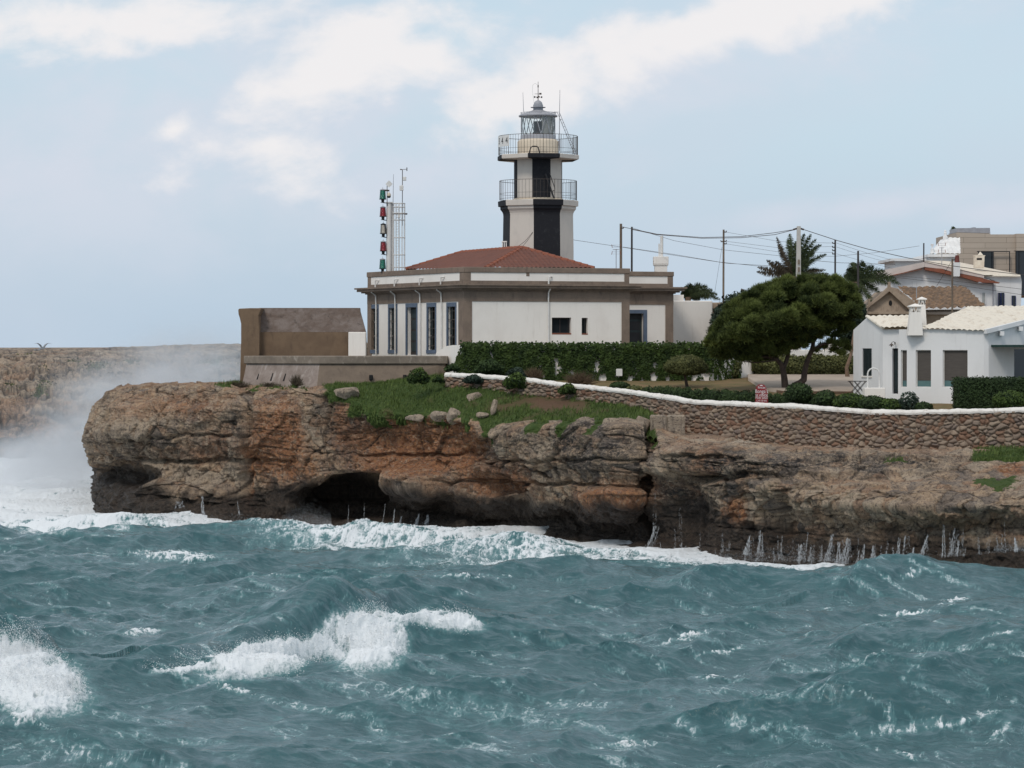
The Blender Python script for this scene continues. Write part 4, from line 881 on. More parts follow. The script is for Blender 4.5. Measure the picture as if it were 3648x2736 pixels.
ring = [(TX+rr*math.cos(2*math.pi*k/36), TY+rr*math.sin(2*math.pi*k/36), zc(337)) for k in range(37)]; mb.tube(ring, .015, 5, False)
for k in range(0, 36, 4): mb.tube([ring[k], (ring[k][0], ring[k][1], zc(352))], .012, 5)
mb.build('roof_rail', M['grey_metal'], lr)
def bx(xc): return TX+rc(xc-1589)
mb = MB(); mb.tube([(bx(1480), TY-.3, zc(345)), (bx(1474), TY-.3, zc(320)), (bx(1469), TY-.3, zc(180))], [.02, .018, .01], 5); mb.build('antenna', M['grey_metal'], lr)
mb = MB(); mb.tube([(bx(1756), TY-.4, zc(640)), (bx(1757), TY-.4, zc(345)), (bx(1760), TY-.4, zc(160))], [.025, .02, .012], 5); mb.box((bx(1753), TY-.4, zc(580)), (.09, .09, .3)); mb.build('antenna', M['grey_metal'], tower)
mb = MB(); p0, p1 = Vector((bx(1748), TY-.25, zc(335))), Vector((bx(1885), TY-.5, zc(672))); w_ = Vector((0.05, -.22, 0))
for s_ in (-1, 1): mb.tube([p0+Vector((-.3, .2, .02))+w_*s_, p0+w_*s_, p1+w_*s_], .018, 5)
for q in range(1, 12): mb.tube([p0.lerp(p1, q/12)-w_, p0.lerp(p1, q/12)+w_], .012, 5)
mb.build('ladder', M['grey_metal'], tower)
mb = MB(); yf = TY-rc(230)
mb.tube([(bx(1518), yf, zc(668)), (bx(1530), yf, zc(625)), (bx(1545), yf, zc(617)), (bx(1575), yf, zc(617)), (bx(1585), yf, zc(622)), (bx(1600), yf, zc(668))], .035, 6); mb.build('hatch_hoop', M['black'], tower)
mb = MB(); ys = TY-rc(215)
mb.tube([(bx(1645), ys+.1, zc(830)), (bx(1710), ys, zc(1020))], .05, 6); mb.tube([(bx(1676), ys, zc(820)), (bx(1718), ys, zc(945)), (bx(1716), ys, zc(958)), (bx(1698), ys, zc(966))], .022, 6); mb.build('stair_handrail', M['black'], tower)
# number board bent round the railing
def letters(name, txt, size, m, parent, loc, ax, ay_, depth=0.004, align='CENTER', sx=1.0):
    cu = bpy.data.curves.new(name, 'FONT'); cu.body = txt; cu.size = size; cu.align_x = align; cu.align_y = 'CENTER'; cu.extrude = depth; cu.resolution_u = 3
    tmp = bpy.data.objects.new(name, cu); COL.objects.link(tmp); dg = bpy.context.evaluated_depsgraph_get(); me = bpy.data.meshes.new_from_object(tmp.evaluated_get(dg)); bpy.data.objects.remove(tmp)
    ax, ay_ = Vector(ax), Vector(ay_); az2 = ax.cross(ay_)
    for v in me.vertices: v.co = Vector(loc)+ax*v.co.x*sx+ay_*v.co.y+az2*v.co.z
    return link(name, me, m, parent)
Rb = rc(316); zb0, zb1 = zc(613), zc(527); a_c = math.radians(180+30)
arc = [math.radians(188+i*3.6) for i in range(11)]
mb = MB()
for r_0 in (Rb, Rb+.02): mb.v += [(TX+r_0*math.cos(a), TY+r_0*math.sin(a), z) for z in (zb0, zb1) for a in arc]
k_ = len(arc); mb.f += [(i, i+1, k_+i+1, k_+i) for i in range(k_-1)]+[(2*k_+i, 2*k_+i+1, 3*k_+i+1, 3*k_+i) for i in range(k_-1)]+[(0, k_, 3*k_, 2*k_), (k_-1, 2*k_-1, 4*k_-1, 3*k_-1)]+[(k_+i, k_+i+1, 3*k_+i+1, 3*k_+i) for i in range(k_-1)]
board = mb.build('number_board', M['white_pipe'], tower)
for ch_, ad in (('3', 197), ('4', 208), ('4', 219)):
    a = math.radians(ad); rad = Vector((math.cos(a), math.sin(a), 0)); tan = Vector((-math.sin(a), math.cos(a), 0))
    letters('numeral', ch_, (zb1-zb0)*.85, M['black'], board, Vector((TX, TY, (zb0+zb1)/2))+rad*(Rb+.024), tan, (0, 0, 1), .004, sx=.8)
# small pierced white chimney at the tower's foot
pc = empty('chimney', (PX(1796, 157), 157, 13), 'small pierced white chimney at the foot of the black striped tower', 'chimney')
mb = MB(); Yc = 157.0; s_ = Yc/F; cx = PX(1796.5, Yc)
mb.box((cx, Yc, PZ(885, Yc)), (17*s_, .3, 6*s_)); mb.box((cx, Yc, 13.6), (.27, .28, 1.9)); mb.box((cx, Yc, PZ(861, Yc)), (19*s_, .32, 4*s_))
for dx_ in (-7, 0, 7): mb.box((cx+dx_*s_, Yc, PZ(872, Yc)), (3.2*s_, .28, 20*s_))
mb.build('stack', M['plaster'], pc); 
# ============================================================ signal mast with five lanterns
MY = 157.0; ms = MY/F
def mx_(x): return PX(1330+x/4.147, MY)
def mz(y): return PZ(580+y/4.147, MY)
mast = empty('signal_mast', (mx_(240), MY, 8.7), 'white port signal mast with a caged ladder and five coloured lanterns', 'signal mast')
mb = MB(); mb.tube([(mx_(222), MY, 8.7), (mx_(232), MY, mz(585))], .155, 14); mb.tube([(mx_(276), MY+.1, 8.7), (mx_(282), MY+.1, mz(590))], .07, 8); mb.box((mx_(240), MY, mz(585)), (.42, .4, .05)); mb.build('column', M['white_metal'], mast, True)
mb = MB(); cxm, rm = mx_(380), .34
for k in range(11):
    a = math.radians(-150+k*30); mb.tube([(cxm+rm*math.cos(a), MY+rm*math.sin(a), 8.7), (cxm+rm*math.cos(a), MY+rm*math.sin(a), mz(600))], .016, 5)
for y in (600, 655, 745, 845, 1105, 1360, 1545):
    mb.tube([(mx_(285), MY-.2, mz(y))]+[(cxm+rm*math.cos(math.radians(-150+k*15)), MY+rm*math.sin(math.radians(-150+k*15)), mz(y)) for k in range(21)]+[(mx_(285), MY+.2, mz(y))], .022, 5)
mb.build('safety_cage', M['white_metal'], mast)
mb = MB()
for x in (330, 372): mb.tube([(mx_(x), MY+.25, 8.7), (mx_(x), MY+.25, mz(620))], .02, 6)
for q in range(22): y = 640+q*42; mb.tube([(mx_(330), MY+.25, mz(y)), (mx_(372), MY+.25, mz(y))], .012, 5)
mb.build('ladder', M['white_metal'], mast)
for y, lm in zip((385, 640, 893, 1150, 1410), ('lens_green', 'lens_red', 'lens_clear', 'lens_red', 'lens_green')):
    x = {385: 141, 640: 144, 893: 149, 1150: 148, 1410: 138}[y]; w = 1/4.147*ms
    cxl, yl = mx_(x), MY-.15
    ln = MB().lathe((cxl, yl, 0), [(36*w, mz(y+22)), (47*w, mz(y+150)), (40*w, mz(y+152))], 10).build('signal_lantern', M[lm], mast, True)
    mb = MB(); mb.lathe((cxl, yl, 0), [(42*w, mz(y+24)), (43*w, mz(y+16)), (12*w, mz(y+2)), (3*w, mz(y)), (2*w, mz(y-26))], 10)
    mb.build('lantern_cap', M['grey_metal'] if lm != 'lens_clear' else M['black'], ln, True)
    mb = MB(); mb.lathe((cxl, yl, 0), [(52*w, mz(y+152)), (52*w, mz(y+159)), (24*w, mz(y+162)), (20*w, mz(y+200)), (34*w, mz(y+203)), (34*w, mz(y+207))], 10)
    mb.tube([(cxl, yl, mz(y+205)), (mx_(215), MY, mz(y+212))], .025, 5)
    if lm == 'lens_clear': mb.box((cxl+26*w, yl-.02, mz(y+88)), (.10, .2, 125*w))
    for k in range(5):
        a = math.radians(20+72*k); mb.tube([(cxl+38*w*math.cos(a), yl+38*w*math.sin(a), mz(y+22)), (cxl+49*w*math.cos(a), yl+49*w*math.sin(a), mz(y+152))], .012, 4)
    mb.build('lantern_base', M['black'], ln)
mb = MB(); mb.tube([(mx_(430), MY-.2, mz(930)), (mx_(432), MY-.2, mz(105))], .022, 6); mb.tube([(mx_(408), MY-.2, mz(104)), (mx_(495), MY-.2, mz(98))], .014, 5); mb.lathe((mx_(410), MY-.2, mz(112)), [(.0, 0), (.05, .02), (.05, .06), (.0, .08)], 8)
mb.box((mx_(498), MY-.2, mz(98)), (.05, .04, .20)); mb.build('anemometer', M['iron'], mast)
MB().box((mx_(463), MY-.2, mz(238)), (.20, .16, .22)).build('instrument_box', M['white_pipe'], mast, bevel=.02)
MB().box((mx_(418), MY-.25, mz(376)), (.22, .18, .30)).build('instrument_box', M['white_pipe'], mast, bevel=.02)
MB().box((mx_(384), MY-.45, mz(790)), (.15, .12, .22)).build('instrument_box', M['white_pipe'], mast, bevel=.02)
mb = MB(); mb.tube([(mx_(293), MY-.1, mz(720)), (mx_(293), MY-.1, mz(560)), (mx_(299), MY-.1, mz(170))], [.035, .02, .012], 6); mb.build('whip_antenna', M['grey_metal'], mast)
mb = MB(); mb.tube([(mx_(206), MY-.2, mz(640)), (mx_(206), MY-.2, mz(330))], .022, 6); mb.tube([(mx_(150), MY-.2, mz(408)), (mx_(240), MY-.2, mz(414))], .05, 6); mb.build('bracket', M['iron'], mast)
h_ = 53/4.147*ms; c_ = Vector((mx_(235), MY-.25, mz(317))); mb = MB(); mb.extrude([c_+Vector((0, 0, h_)), c_+Vector((h_, 0, 0)), c_+Vector((0, 0, -h_)), c_+Vector((-h_, 0, 0))], (0, .03, 0)); mb.build('diamond_panel', M['white_pipe'], mast)
mb = MB(); mb.lathe((mx_(234), MY-.3, mz(515)), [(.03, .0), (.10, .06), (.11, .12), (.10, .2), (.03, .29)], 14); mb.build('dome_camera', M['cream'], mast, True)
mb = MB(); mb.lathe((mx_(234), MY-.3, mz(518)), [(.02, -.03), (.09, .0), (.112, .08)], 14); mb.build('camera_dome', M['black'], mast, True)
mb = MB(); mb.tube([(mx_(285), MY-.5, mz(762)), (mx_(490), MY-.5, mz(762))], .022, 5); mb.lathe((mx_(490), MY-.5, mz(770)), [(.02, -.02), (.09, .03), (.05, .08)], 10); mb.build('lamp_arm', M['iron'], mast)
# ============================================================ sea wall and gun platform left of the house
def cb(x, y): return 800+x/2.212, 900+y/2.212
wallm = empty('sea_wall', (PX(1050, 153), 153, 7), 'brown rendered sea wall with a sloping wet inner face and curled seaward lip', 'wall')
z_l, z_t = 9.98, 11.34
xa, xb, xc_ = PX(915, 152), PX(1281, 153.5), PX(1304, 152)
mb = MB(); mb.add([(xa, 152, 6), (xc_, 152, 6), (xc_, 152, z_l), (xa, 152, z_l), (xa, 154.3, 6), (xc_+.1, 154.3, 6), (xb, 153.6, z_t), (xa, 153.6, z_t), (xb, 154.3, z_t), (xa, 154.3, z_t), (xc_, 152.2, z_l), (xa, 152.2, z_l)],
     [(0, 1, 2, 3), (3, 2, 10, 11), (7, 6, 8, 9), (1, 5, 8, 6, 10, 2), (9, 8, 5, 4), (0, 3, 11, 7, 9, 4)])
mb.build('wall_body', M['render_brown'], wallm)
mb = MB(); mb.add([(xa+.002, 152.19, z_l+.006), (xc_-.01, 152.19, z_l+.006), (xb-.01, 153.59, z_t+.004), (xa+.002, 153.59, z_t+.004)], [(0, 1, 2, 3)]); mb.build('sloping_face', M['wet_slope'], wallm)
pts = [cb(*c) for c in [(107,452),(113,441),(200,437),(292,437),(268,500),(276,620),(272,1060),(120,1060),(130,700),(130,560),(121,520),(110,485)]]
mb = MB(); mb.extrude([P(x, y, 151.4) for x, y in pts], (-.05, 3.0, 0)); mb.build('curled_end', M['render_brown'], wallm, bevel=.03)
mb = MB(); x0, x1 = PX(1241, 151), PX(1303, 151); mb.box(((x0+x1)/2, 151.4, (6+9.98)/2), (x1-x0, .8, 3.98)); o = mb.build('white_block', M['plaster'], None, bevel=.03); tag(o, 'small square white masonry block between sea wall and keeper\'s house', 'wall')
plat = empty('gun_platform', (PX(1135, 146), 146, 7.2), 'grey-brown masonry platform with thick slab edge and sloped scarp on the cliff top', 'platform')
Lp, Mp, Rp = P(868, 0, 148.6), P(1135, 0, 145.4), P(1593, 0, 146.4); bk1, bk2 = Vector((Rp.x+.3, 151, 0)), Vector((Lp.x+.4, 151.3, 0))
MB().prism([(p.x, p.y) for p in (Lp, Mp, Rp, bk1, bk2)], 8.26, 8.68).build('slab', M['slab'], plat, bevel=.03)
ins = offset_poly([Lp, Mp, Rp, bk1, bk2], -.14); Lb, Mb_, Rb_ = P(850, 0, 147.8), P(1122, 0, 144.5), P(1592, 0, 146.3)
mb = MB(); mb.add([(Lb.x, Lb.y, 6.2), (Mb_.x, Mb_.y, 6.2), (*ins[1], 8.26), (*ins[0], 8.26)], [(0, 1, 2, 3)]); mb.build('scarp', M['scarp'], plat)
mb = MB(); mb.add([(Mb_.x, Mb_.y, 6.2), (Rb_.x, Rb_.y, 6.2), (*ins[2], 8.26), (*ins[1], 8.26), (bk1.x, 151, 6.2), (bk1.x, 151, 8.26), (bk2.x, 151.2, 6.2), (bk2.x, 151.2, 8.26), (Lb.x, Lb.y, 6.2), (*ins[0], 8.26)], [(0, 1, 2, 3), (1, 4, 5, 2), (4, 6, 7, 5), (6, 8, 9, 7)]); mb.build('base_wall', M['render_grey'], plat)
fR = Face(Mb_, Rb_)
for x in (1160, 1425): u_ = fR.u(800+x/2.212); zz = PZ(900+985/2.212, 145.6); mb = MB(); fR.box(mb, u_-.09, u_+.09, zz-.13, zz+.15, -.30, -.055 if x < 1300 else -.05); mb.build('drain_opening', M['dark_void'], plat, bevel=.03)
def scarp_pt(x, y, out):
    """point on the sloped scarp seen at photo (x, y)"""
    o_ = Vector((0, 0, EYE)); dr_ = P(x, y, 1.0)-o_; a_, b_, c_ = Vector((Lb.x, Lb.y, 6.2)), Vector((Mb_.x, Mb_.y, 6.2)), Vector((*ins[1], 8.26)); n_ = (b_-a_).cross(c_-a_).normalized(); n_ = n_ if n_.y < 0 else -n_
    return o_+dr_*((a_-o_).dot(n_)/dr_.dot(n_))+n_*out
for xs_ in ((272, 258, 955, 1000), (383, 365, 950, 1010), (483, 466, 955, 1010)):
    a_, b_ = scarp_pt(*cb(xs_[0], xs_[2]), .004), scarp_pt(*cb(xs_[1], xs_[3]), .004); MB().tube([a_, b_], [.035, .055], 6).build('drain_slit', M['dark_void'], plat)
# ============================================================ dry stone wall with whitewashed cap
SWL = [(1590,1327,139.9),(1700,1332,138.8),(1799,1338,137.7),(1889,1347,136.6),(1998,1362,135.2),(2097,1372,133.8),(2233,1386,131.6),(2368,1406,129.4),(2485,1424,127.7),(2597,1428,126.2),(2716,1434,124.8),(2851,1439,123.2),(2964,1448,122.2),(3105,1459,121.2),(3246,1459,120.4),(3387,1457,119.8),(3648,1451,119.0),(4150,1445,118.0)]
SWL = np.array(SWL, float)
def wl(px_): return np.interp(px_, SWL[:, 0], SWL[:, 2])
def wcap(px_): return EYE-(np.interp(px_, SWL[:, 0], SWL[:, 1])-HOR)*wl(px_)/F
wb_x = [1590,1889,2097,2233,2330,2400,2480,2620,2960,3010,3200,3648,4150]; wb_y = [1372,1392,1430,1470,1520,1556,1558,1566,1572,1592,1602,1604,1604]
cx_ = np.linspace(1590, 4150, 900); nr = 64
Yc_ = wl(cx_); zt_ = wcap(cx_)-.16; zb_ = EYE-(np.interp(cx_, wb_x, wb_y)-HOR)*Yc_/F-.25
vv = np.linspace(0, 1, nr)[None, :]
Zw = zb_[:, None]+(zt_-zb_)[:, None]*vv; Xw_ = ((cx_-1824)*Yc_/F)[:, None]+0*vv; Yw_ = Yc_[:, None]-.10*(1-vv)
s_len = np.concatenate([[0], np.cumsum(np.hypot(np.diff(Xw_[:, 0]), np.diff(Yc_)))])[:, None]+0*vv
jw = .25*fbm(s_len*1.2, Zw*1.2, 0*Zw+3, 2)
f1, f2, cidw = worley((s_len+jw)*3.5, (Zw+jw*.5)*5.2, 0*Zw+.5)
stone = np.clip((f2-f1)/.34, 0, 1)**.6
dpt = .17*stone+.06*(cidw-.5)*stone+.03*fbm(s_len*9, Zw*9, 0*Zw, 3)+.10*fbm(s_len*.5, Zw*.6, 0*Zw+9, 2)
tang = np.gradient(Xw_[:, 0]), np.gradient(Yc_); nl = np.hypot(*tang); nx_, ny_ = tang[1]/nl, -tang[0]/nl
co = np.stack([Xw_+nx_[:, None]*dpt, Yw_+ny_[:, None]*dpt, Zw], -1)
m, t, b = new_mat('dry_stone'); b.inputs['Roughness'].default_value = .9; b.inputs['Specular IOR Level'].default_value = .2
cc = ramp(t, attr(t, 'cell').outputs['Fac'], [(0, (.185, .105, .072)), (.25, (.26, .165, .115)), (.45, (.215, .165, .13)), (.62, (.31, .24, .18)), (.8, (.175, .135, .115)), (1, (.33, .25, .185))])
cc = mixc(t, math_n(t, 'MULTIPLY', smooth(t, tnoise(t, 6, 6, .7), .5, .75), .5), cc, (.13, .095, .075)); 
L(t, mixc(t, smooth(t, attr(t, 'gap').outputs['Fac'], .35, .02), cc, (.055, .035, .019)), b.inputs['Base Color']); bump(t, b, tnoise(t, 20, 4, .7), .5, .02); M['dry_stone'] = m
swall = mesh_np('dry_stone_wall', co.reshape(-1, 3), grid_faces(900, nr)[:, ::-1], m, None, True, {'cell': cidw.ravel(), 'gap': stone.ravel()})
tag(swall, 'long curving dry wall of reddish field stones with a whitewashed cap round the garden', 'wall')
m, t, b = new_mat('whitewash'); b.inputs['Roughness'].default_value = .85
L(t, mixc(t, smooth(t, tnoise(t, 3, 8, .75, .5), .48, .74), (.77, .73, .68), (.45, .39, .34)), b.inputs['Base Color']); bump(t, b, tnoise(t, 7, 6, .65), .6, .06); M['whitewash'] = m
prof = [(-.17,-.02),(-.19,.06),(-.15,.13),(-.05,.17),(.1,.18),(.25,.15),(.33,.08),(.34,-.5)]; pr = np.array([(np.interp(k, range(len(prof)), [p[0] for p in prof]), np.interp(k, range(len(prof)), [p[1] for p in prof])) for k in np.linspace(0, len(prof)-1, 22)])
capn = .035*fbm(s_len[:, :1]*1.3, pr[None, :, 1]*4, pr[None, :, 0]*4, 3)+.02*fbm(s_len[:, :1]*4.5, pr[None, :, 1]*6, pr[None, :, 0]*6, 2)
zc_ = wcap(cx_)[:, None]-.19+pr[None, :, 1]*(1+capn*4)+capn
drip = np.where(np.arange(22)[None, :] < 3, -.07*np.clip(fbm(s_len[:, :1]*1.8, 0*pr[None, :, 0]+2, 0*pr[None, :, 0], 3), 0, 1), 0)
co = np.stack([Xw_[:, :1]+(-nx_)[:, None]*pr[None, :, 0], Yc_[:, None]+(-ny_)[:, None]*pr[None, :, 0], zc_+drip], -1)
mesh_np('whitewashed_cap', co.reshape(-1, 3), grid_faces(900, 22), M['whitewash'], swall, True)
# ============================================================ garden ground
M['lawn'] = simple('dry_lawn', (.190, .128, .062), (.115, .105, .040), .95, 1.1, .4, .7, bs_=.6, bd=.03, bscale=40)
M['paving'] = simple('pale_paving', (.42, .345, .28), (.35, .285, .23), .9, 1.3, bs_=.2, bscale=20)
M['earth'] = simple('bare_earth', (.165, .10, .065), (.12, .08, .055), .95, 3, bs_=.4, bscale=25)
def gz(px_, Y):
    """garden ground height"""
    w = wl(px_); k = np.clip((Y-w)/(146-w), 0, 1.15); z0 = wcap(px_)-.36; return z0+(7.43-z0)*k
def gpt(px_, Y, up=0.0): return Vector((PX(px_, Y), Y, float(gz(px_, Y))+up))
def gy(px_, row):
    """depth at which the garden ground is seen at this photo column and row"""
    Ys = np.linspace(wl(px_)+.2, 150, 400); rr_ = HOR+(EYE-gz(px_, Ys))*F/Ys; return float(np.interp(-row, -rr_, Ys))
gp = np.linspace(1560, 4300, 220); gk = np.linspace(0, 1, 60)
GY = (wl(gp)+.15)[:, None]*(1-gk)+(152.0)*gk; GX = (gp[:, None]-1824)*GY/F; GZ = gz(gp[:, None], GY)+.03*fbm(GX*.6, GY*.6, GX*0, 3)
mesh_np('lawn', np.stack([GX, GY, GZ], -1).reshape(-1, 3), grid_faces(220, 60)[:, ::-1], M['lawn'], None, True, kind='structure')
pp = np.linspace(2665, 3060, 40); e0 = [gy(x, np.interp(x, [2665, 2720, 2790, 3060], [1356, 1392, 1402, 1404])) for x in pp]; rows_ = []
for q in np.linspace(0, 1, 12): rows_.append([gpt(x, a*(1-q)+148*q, .16) for x, a in zip(pp, e0)])
rows_.insert(0, [gpt(x, a-.01, -.2) for x, a in zip(pp, e0)])
mesh_np('terrace', np.array(rows_).reshape(-1, 3), grid_faces(13, 40), M['paving'], None, False, kind='structure')
mb = MB()
for i in range(10, 39): mb.add([gpt(pp[i], e0[i]-.03, -.2), gpt(pp[i+1], e0[i+1]-.03, -.2), gpt(pp[i+1], e0[i+1]-.03, .13), gpt(pp[i], e0[i]-.03, .13)], [(0, 1, 2, 3)])
o = mb.build('terrace_kerb', M['earth'], None); o['kind'] = 'structure'
vg = np.linspace(1480, 5200, 60); vk = np.linspace(150, 420, 50); VY = np.broadcast_to(vk[None, :], (60, 50)); VX = (vg[:, None]-1824)*VY/F
mesh_np('village_ground', np.stack([VX, VY, 7.38+1.1*(VY-150)/270+0*VX], -1).reshape(-1, 3), grid_faces(60, 50)[:, ::-1], M['earth'], None, True, kind='structure')
# retaining wall under the ivy
RW = [(1553,1257,149.0),(1596,1230,147.0),(1650,1229,144.6),(2100,1231,144.8),(2540,1229,145.2),(2575,1262,146.2),(2700,1264,148.5)]
rx, ry_, rY_ = [np.array([r[i] for r in RW], float) for i in range(3)]
def rwY(px_): return np.interp(px_, rx, rY_)
def rwtop(px_): return EYE-(np.interp(px_, rx, ry_)-HOR)*rwY(px_)/F
qs = np.linspace(1553, 2700, 60); mb = MB(); Nn = len(qs)
for q in qs:
    Yq, zq = float(rwY(q)), float(rwtop(q)); xq = PX(q, Yq)
    mb.v += [(xq, Yq, 6.6), (xq, Yq, zq-.05), (xq, Yq+.03, zq), (xq, Yq+.28, zq), (xq, Yq+.30, 6.6)]
for i in range(Nn-1):
    for k in range(4): a = i*5+k; mb.f.append((a, a+1, a+6, a+5))
rwall = mb.build('retaining_wall', M['plaster'], None, True); tag(rwall, 'white plastered garden wall behind the ivy, stepping down at its left end', 'wall')
mb = MB(); Y_ = float(rwY(2206))-.35; mb.box((PX(2206, Y_), Y_, PZ(1327, Y_)), (22*Y_/F, .22, 26*Y_/F)); o = mb.build('meter_box', M['white_pipe'], None, bevel=.02); tag(o, 'small white meter cabinet standing against the ivy wall', 'meter box')
mb = MB(); qs = np.linspace(2600, 3060, 24)
for q in qs: mb.v += [(PX(q, 149.5), 149.5, 6.9), (PX(q, 149.5), 149.5, PZ(1247+.004*(q-2600), 149.5)), (PX(q, 149.5), 149.8, PZ(1246, 149.5)), (PX(q, 149.8), 149.85, 6.9)]
for i in range(23):
    for k in range(3): a = i*4+k; mb.f.append((a, a+1, a+5, a+4))
o = mb.build('boundary_wall', M['plaster'], None, True); tag(o, 'low white boundary wall behind the pale reed hedge and pine trunks', 'wall')
sr = np.random.default_rng(4)
def lump(name, c, r, m, sd, parent=None, sub=4, flat=1.0, rough=.28, cuts=0):
    bm = bmesh.new(); bmesh.ops.create_icosphere(bm, subdivisions=sub, radius=1.0); v = np.array([w.co[:] for w in bm.verts]); fa = np.array([[q.index for q in f.verts] for f in bm.faces]); bm.free()
    k1, k2, ci = worley(v[:, 0]*1.3+sd, v[:, 1]*1.3+sd*.7, v[:, 2]*1.3)
    dsp = 1+rough*(fbm(v[:, 0]*1.2+sd, v[:, 1]*1.2, v[:, 2]*1.2, 3)+.6*(ci-.5))+.10*fbm(v[:, 0]*4+sd, v[:, 1]*4, v[:, 2]*4, 3)
    v = v*dsp[:, None]
    for k in range(cuts):
        n_ = sr.normal(size=3); n_ /= np.linalg.norm(n_); q_ = v@n_-sr.uniform(.45, .8); v = v-np.clip(q_, 0, None)[:, None]*.92*n_
    v = v+.03*np.stack([fbm(v[:, 0]*5+k*7+sd, v[:, 1]*5, v[:, 2]*5, 3) for k in range(3)], 1); v = v*np.array(r)+np.array(c)
    return mesh_np(name, v, fa, m, parent, True)
co = []; 
o = lump('whitewashed_rocks', (PX(3000, 149.8), 149.8, PZ(1240, 149.8)), (.95, .4, .42), M['whitewash'], 3.3, rough=.5); tag(o, 'lumpy whitewashed rubble on the wall top between pine and cottage', 'rocks')
# ============================================================ boulders and squared blocks along the cliff edge
for i, (bx_, by_, bY, rx_, rz_, lb) in enumerate([(1683,1416,137.6,.36,.26,'pale rounded boulder lying alone in the grass above the red cliff face'),
    (1242,1398,141.2,.52,.34,'grey boulder at the cliff edge below the corner of the gun platform'),
    (1485,1492,137.9,.42,.16,'flat pale rock in the turf edge above the red cliff face'),(1565,1482,136.9,.34,.24,'angular pale rock at the turf edge left of two stacked stones'),(1620,1478,136.3,.36,.36,'upright pointed pale rock in the turf edge'),
    (1760,1455,135.0,.17,.36,'tall narrow stone leaning at the turf edge above the grey buttress'),(1725,1478,135.0,.28,.12,'low slab of rock beside the leaning stone'),
    (2085,1515,128.9,.62,.40,'big smooth grey boulder on top of the grey cliff buttress'),(2200,1530,126.6,.62,.55,'largest sloping grey boulder beside the cleft in the cliff'),(2285,1510,126.6,.30,.40,'mossy boulder wedged above the cleft')]):
    o = lump('boulder', (PX(bx_, bY), bY, PZ(by_, bY)), (rx_*1.35, rx_*1.0, rz_*1.4), M['limestone'], 1.7*i+.4, cuts=9); tag(o, lb, 'boulder', 'loose boulders along the turf edge')
    me = o.data; nv = len(me.vertices)
    for an, v_ in (('pale', .8), ('rust', 0.05), ('dark', .12), ('wet', 0), ('turf', 0), ('soil', 0), ('block', .62), ('joint', 0)):
        a = me.attributes.new(an, 'FLOAT', 'POINT'); a.data.foreach_set('value', np.full(nv, v_, np.float32))
for bx_, w_, lb in ((2346, 58, 'worn squared stone block at the end of the dry wall, nearer the cleft'), (2409, 64, 'worn squared stone block against the reddish wall stones')):
    bY = 126.4; s_ = bY/F; mb = MB(); mb.box((PX(bx_, bY), bY+.3, PZ(1520, bY)), (w_*s_, .8, 82*s_)); o = mb.build('stone_block', M['limestone'], None, bevel=.06); tag(o, lb, 'stone block', 'squared stone blocks at the wall end')
    bm = bmesh.new(); bm.from_mesh(o.data); bmesh.ops.subdivide_edges(bm, edges=bm.edges, cuts=6, use_grid_fill=True); bm.to_mesh(o.data); bm.free(); n_ = len(o.data.vertices)
    v = np.zeros(n_*3); o.data.vertices.foreach_get('co', v); v = v.reshape(-1, 3); v += .05*np.stack([fbm(v[:, 0]*2.5+k*9, v[:, 1]*2.5, v[:, 2]*2.5, 3) for k in range(3)], 1); o.data.vertices.foreach_set('co', v.ravel())
    for an, v_ in (('pale', .9), ('rust', 0.05), ('dark', .1), ('wet', 0), ('turf', 0), ('soil', 0), ('block', .62), ('joint', 0)):
        a = o.data.attributes.new(an, 'FLOAT', 'POINT'); a.data.foreach_set('value', np.full(n_, v_, np.float32))
# ============================================================ cottage at the right
def q4(x, y): return 2600+x/2.0735, 700+y/2.0735
def q5(x, y): return 3100+x/4.0365, 780+y/4.0365
M['white_tile'] = simple('whitewashed_tile', (.74, .675, .575), (.56, .48, .39), .85, 2.6, .48, .74, bs_=.3, bscale=14)
M['old_tile'] = simple('weathered_tile', (.245, .155, .095), (.13, .092, .066), .9, 3.5, .35, .65, bs_=.3, bscale=14)
M['cool_white'] = plaster('cool_white_plaster', (.79, .78, .775), (.72, .71, .705), (.56, .53, .50))
M['blind'] = simple('woven_blind', (.105, .092, .082), (.080, .070, .063), .85, 14, sc=(.2, .2, 4))
M['teal_pane'] = simple('teal_glass', (.115, .20, .20), (.09, .165, .17), .12, 1.5)
G0, G1, H1, H2 = P(3040, 0, 133.6), P(3145, 0, 130.2), P(3511, 0, 127.4), P(3880, 0, 132.6)
GF, FF, EF = Face(G0, G1), Face(G1, H1), Face(H1, H2)
cot = empty('cottage', (G1.x, G1.y, 6.5), 'low white cottage with whitewashed tiled roof, twin chimneys and big blinded windows', 'house')
ze = 9.98; zb = 5.9; gk_ = P(3092, 1128, 131.9)
gs = GF.rect(*[q4(978, 0)[0], q4(1048, 0)[0]], q4(0, 1122)[1], q4(0, 1325)[1])
mb = MB(); GF.panel(mb, 0, GF.len, zb, ze, [gs], .2); mb.add([GF.pt(0, ze), GF.pt(GF.len, ze), Vector((GF.pt(GF.len*.5, 0).x, GF.pt(GF.len*.5, 0).y, gk_.z))], [(0, 1, 2)])
od = FF.rect(q4(1200, 0)[0], q4(1243, 0)[0], q4(0, 1122)[1], q4(0, 1457)[1]); ub = FF.u(q4(1264, 0)[0])
FF.panel(mb, 0, ub, zb, ze, [od], .25); mb.add([FF.pt(0, ze), FF.pt(FF.len, ze), FF.pt(FF.len, ze, -5), FF.pt(0, ze, -5)], [(0, 1, 2, 3)])
ow = [FF.rect(q4(a, 0)[0], q4(c, 0)[0], q4(0, 1134)[1], q4(0, 1410)[1]) for a, c in ((1268, 1322), (1388, 1500), (1587, 1770))]
ow[0] = (ow[0][0]+.07, *ow[0][1:])
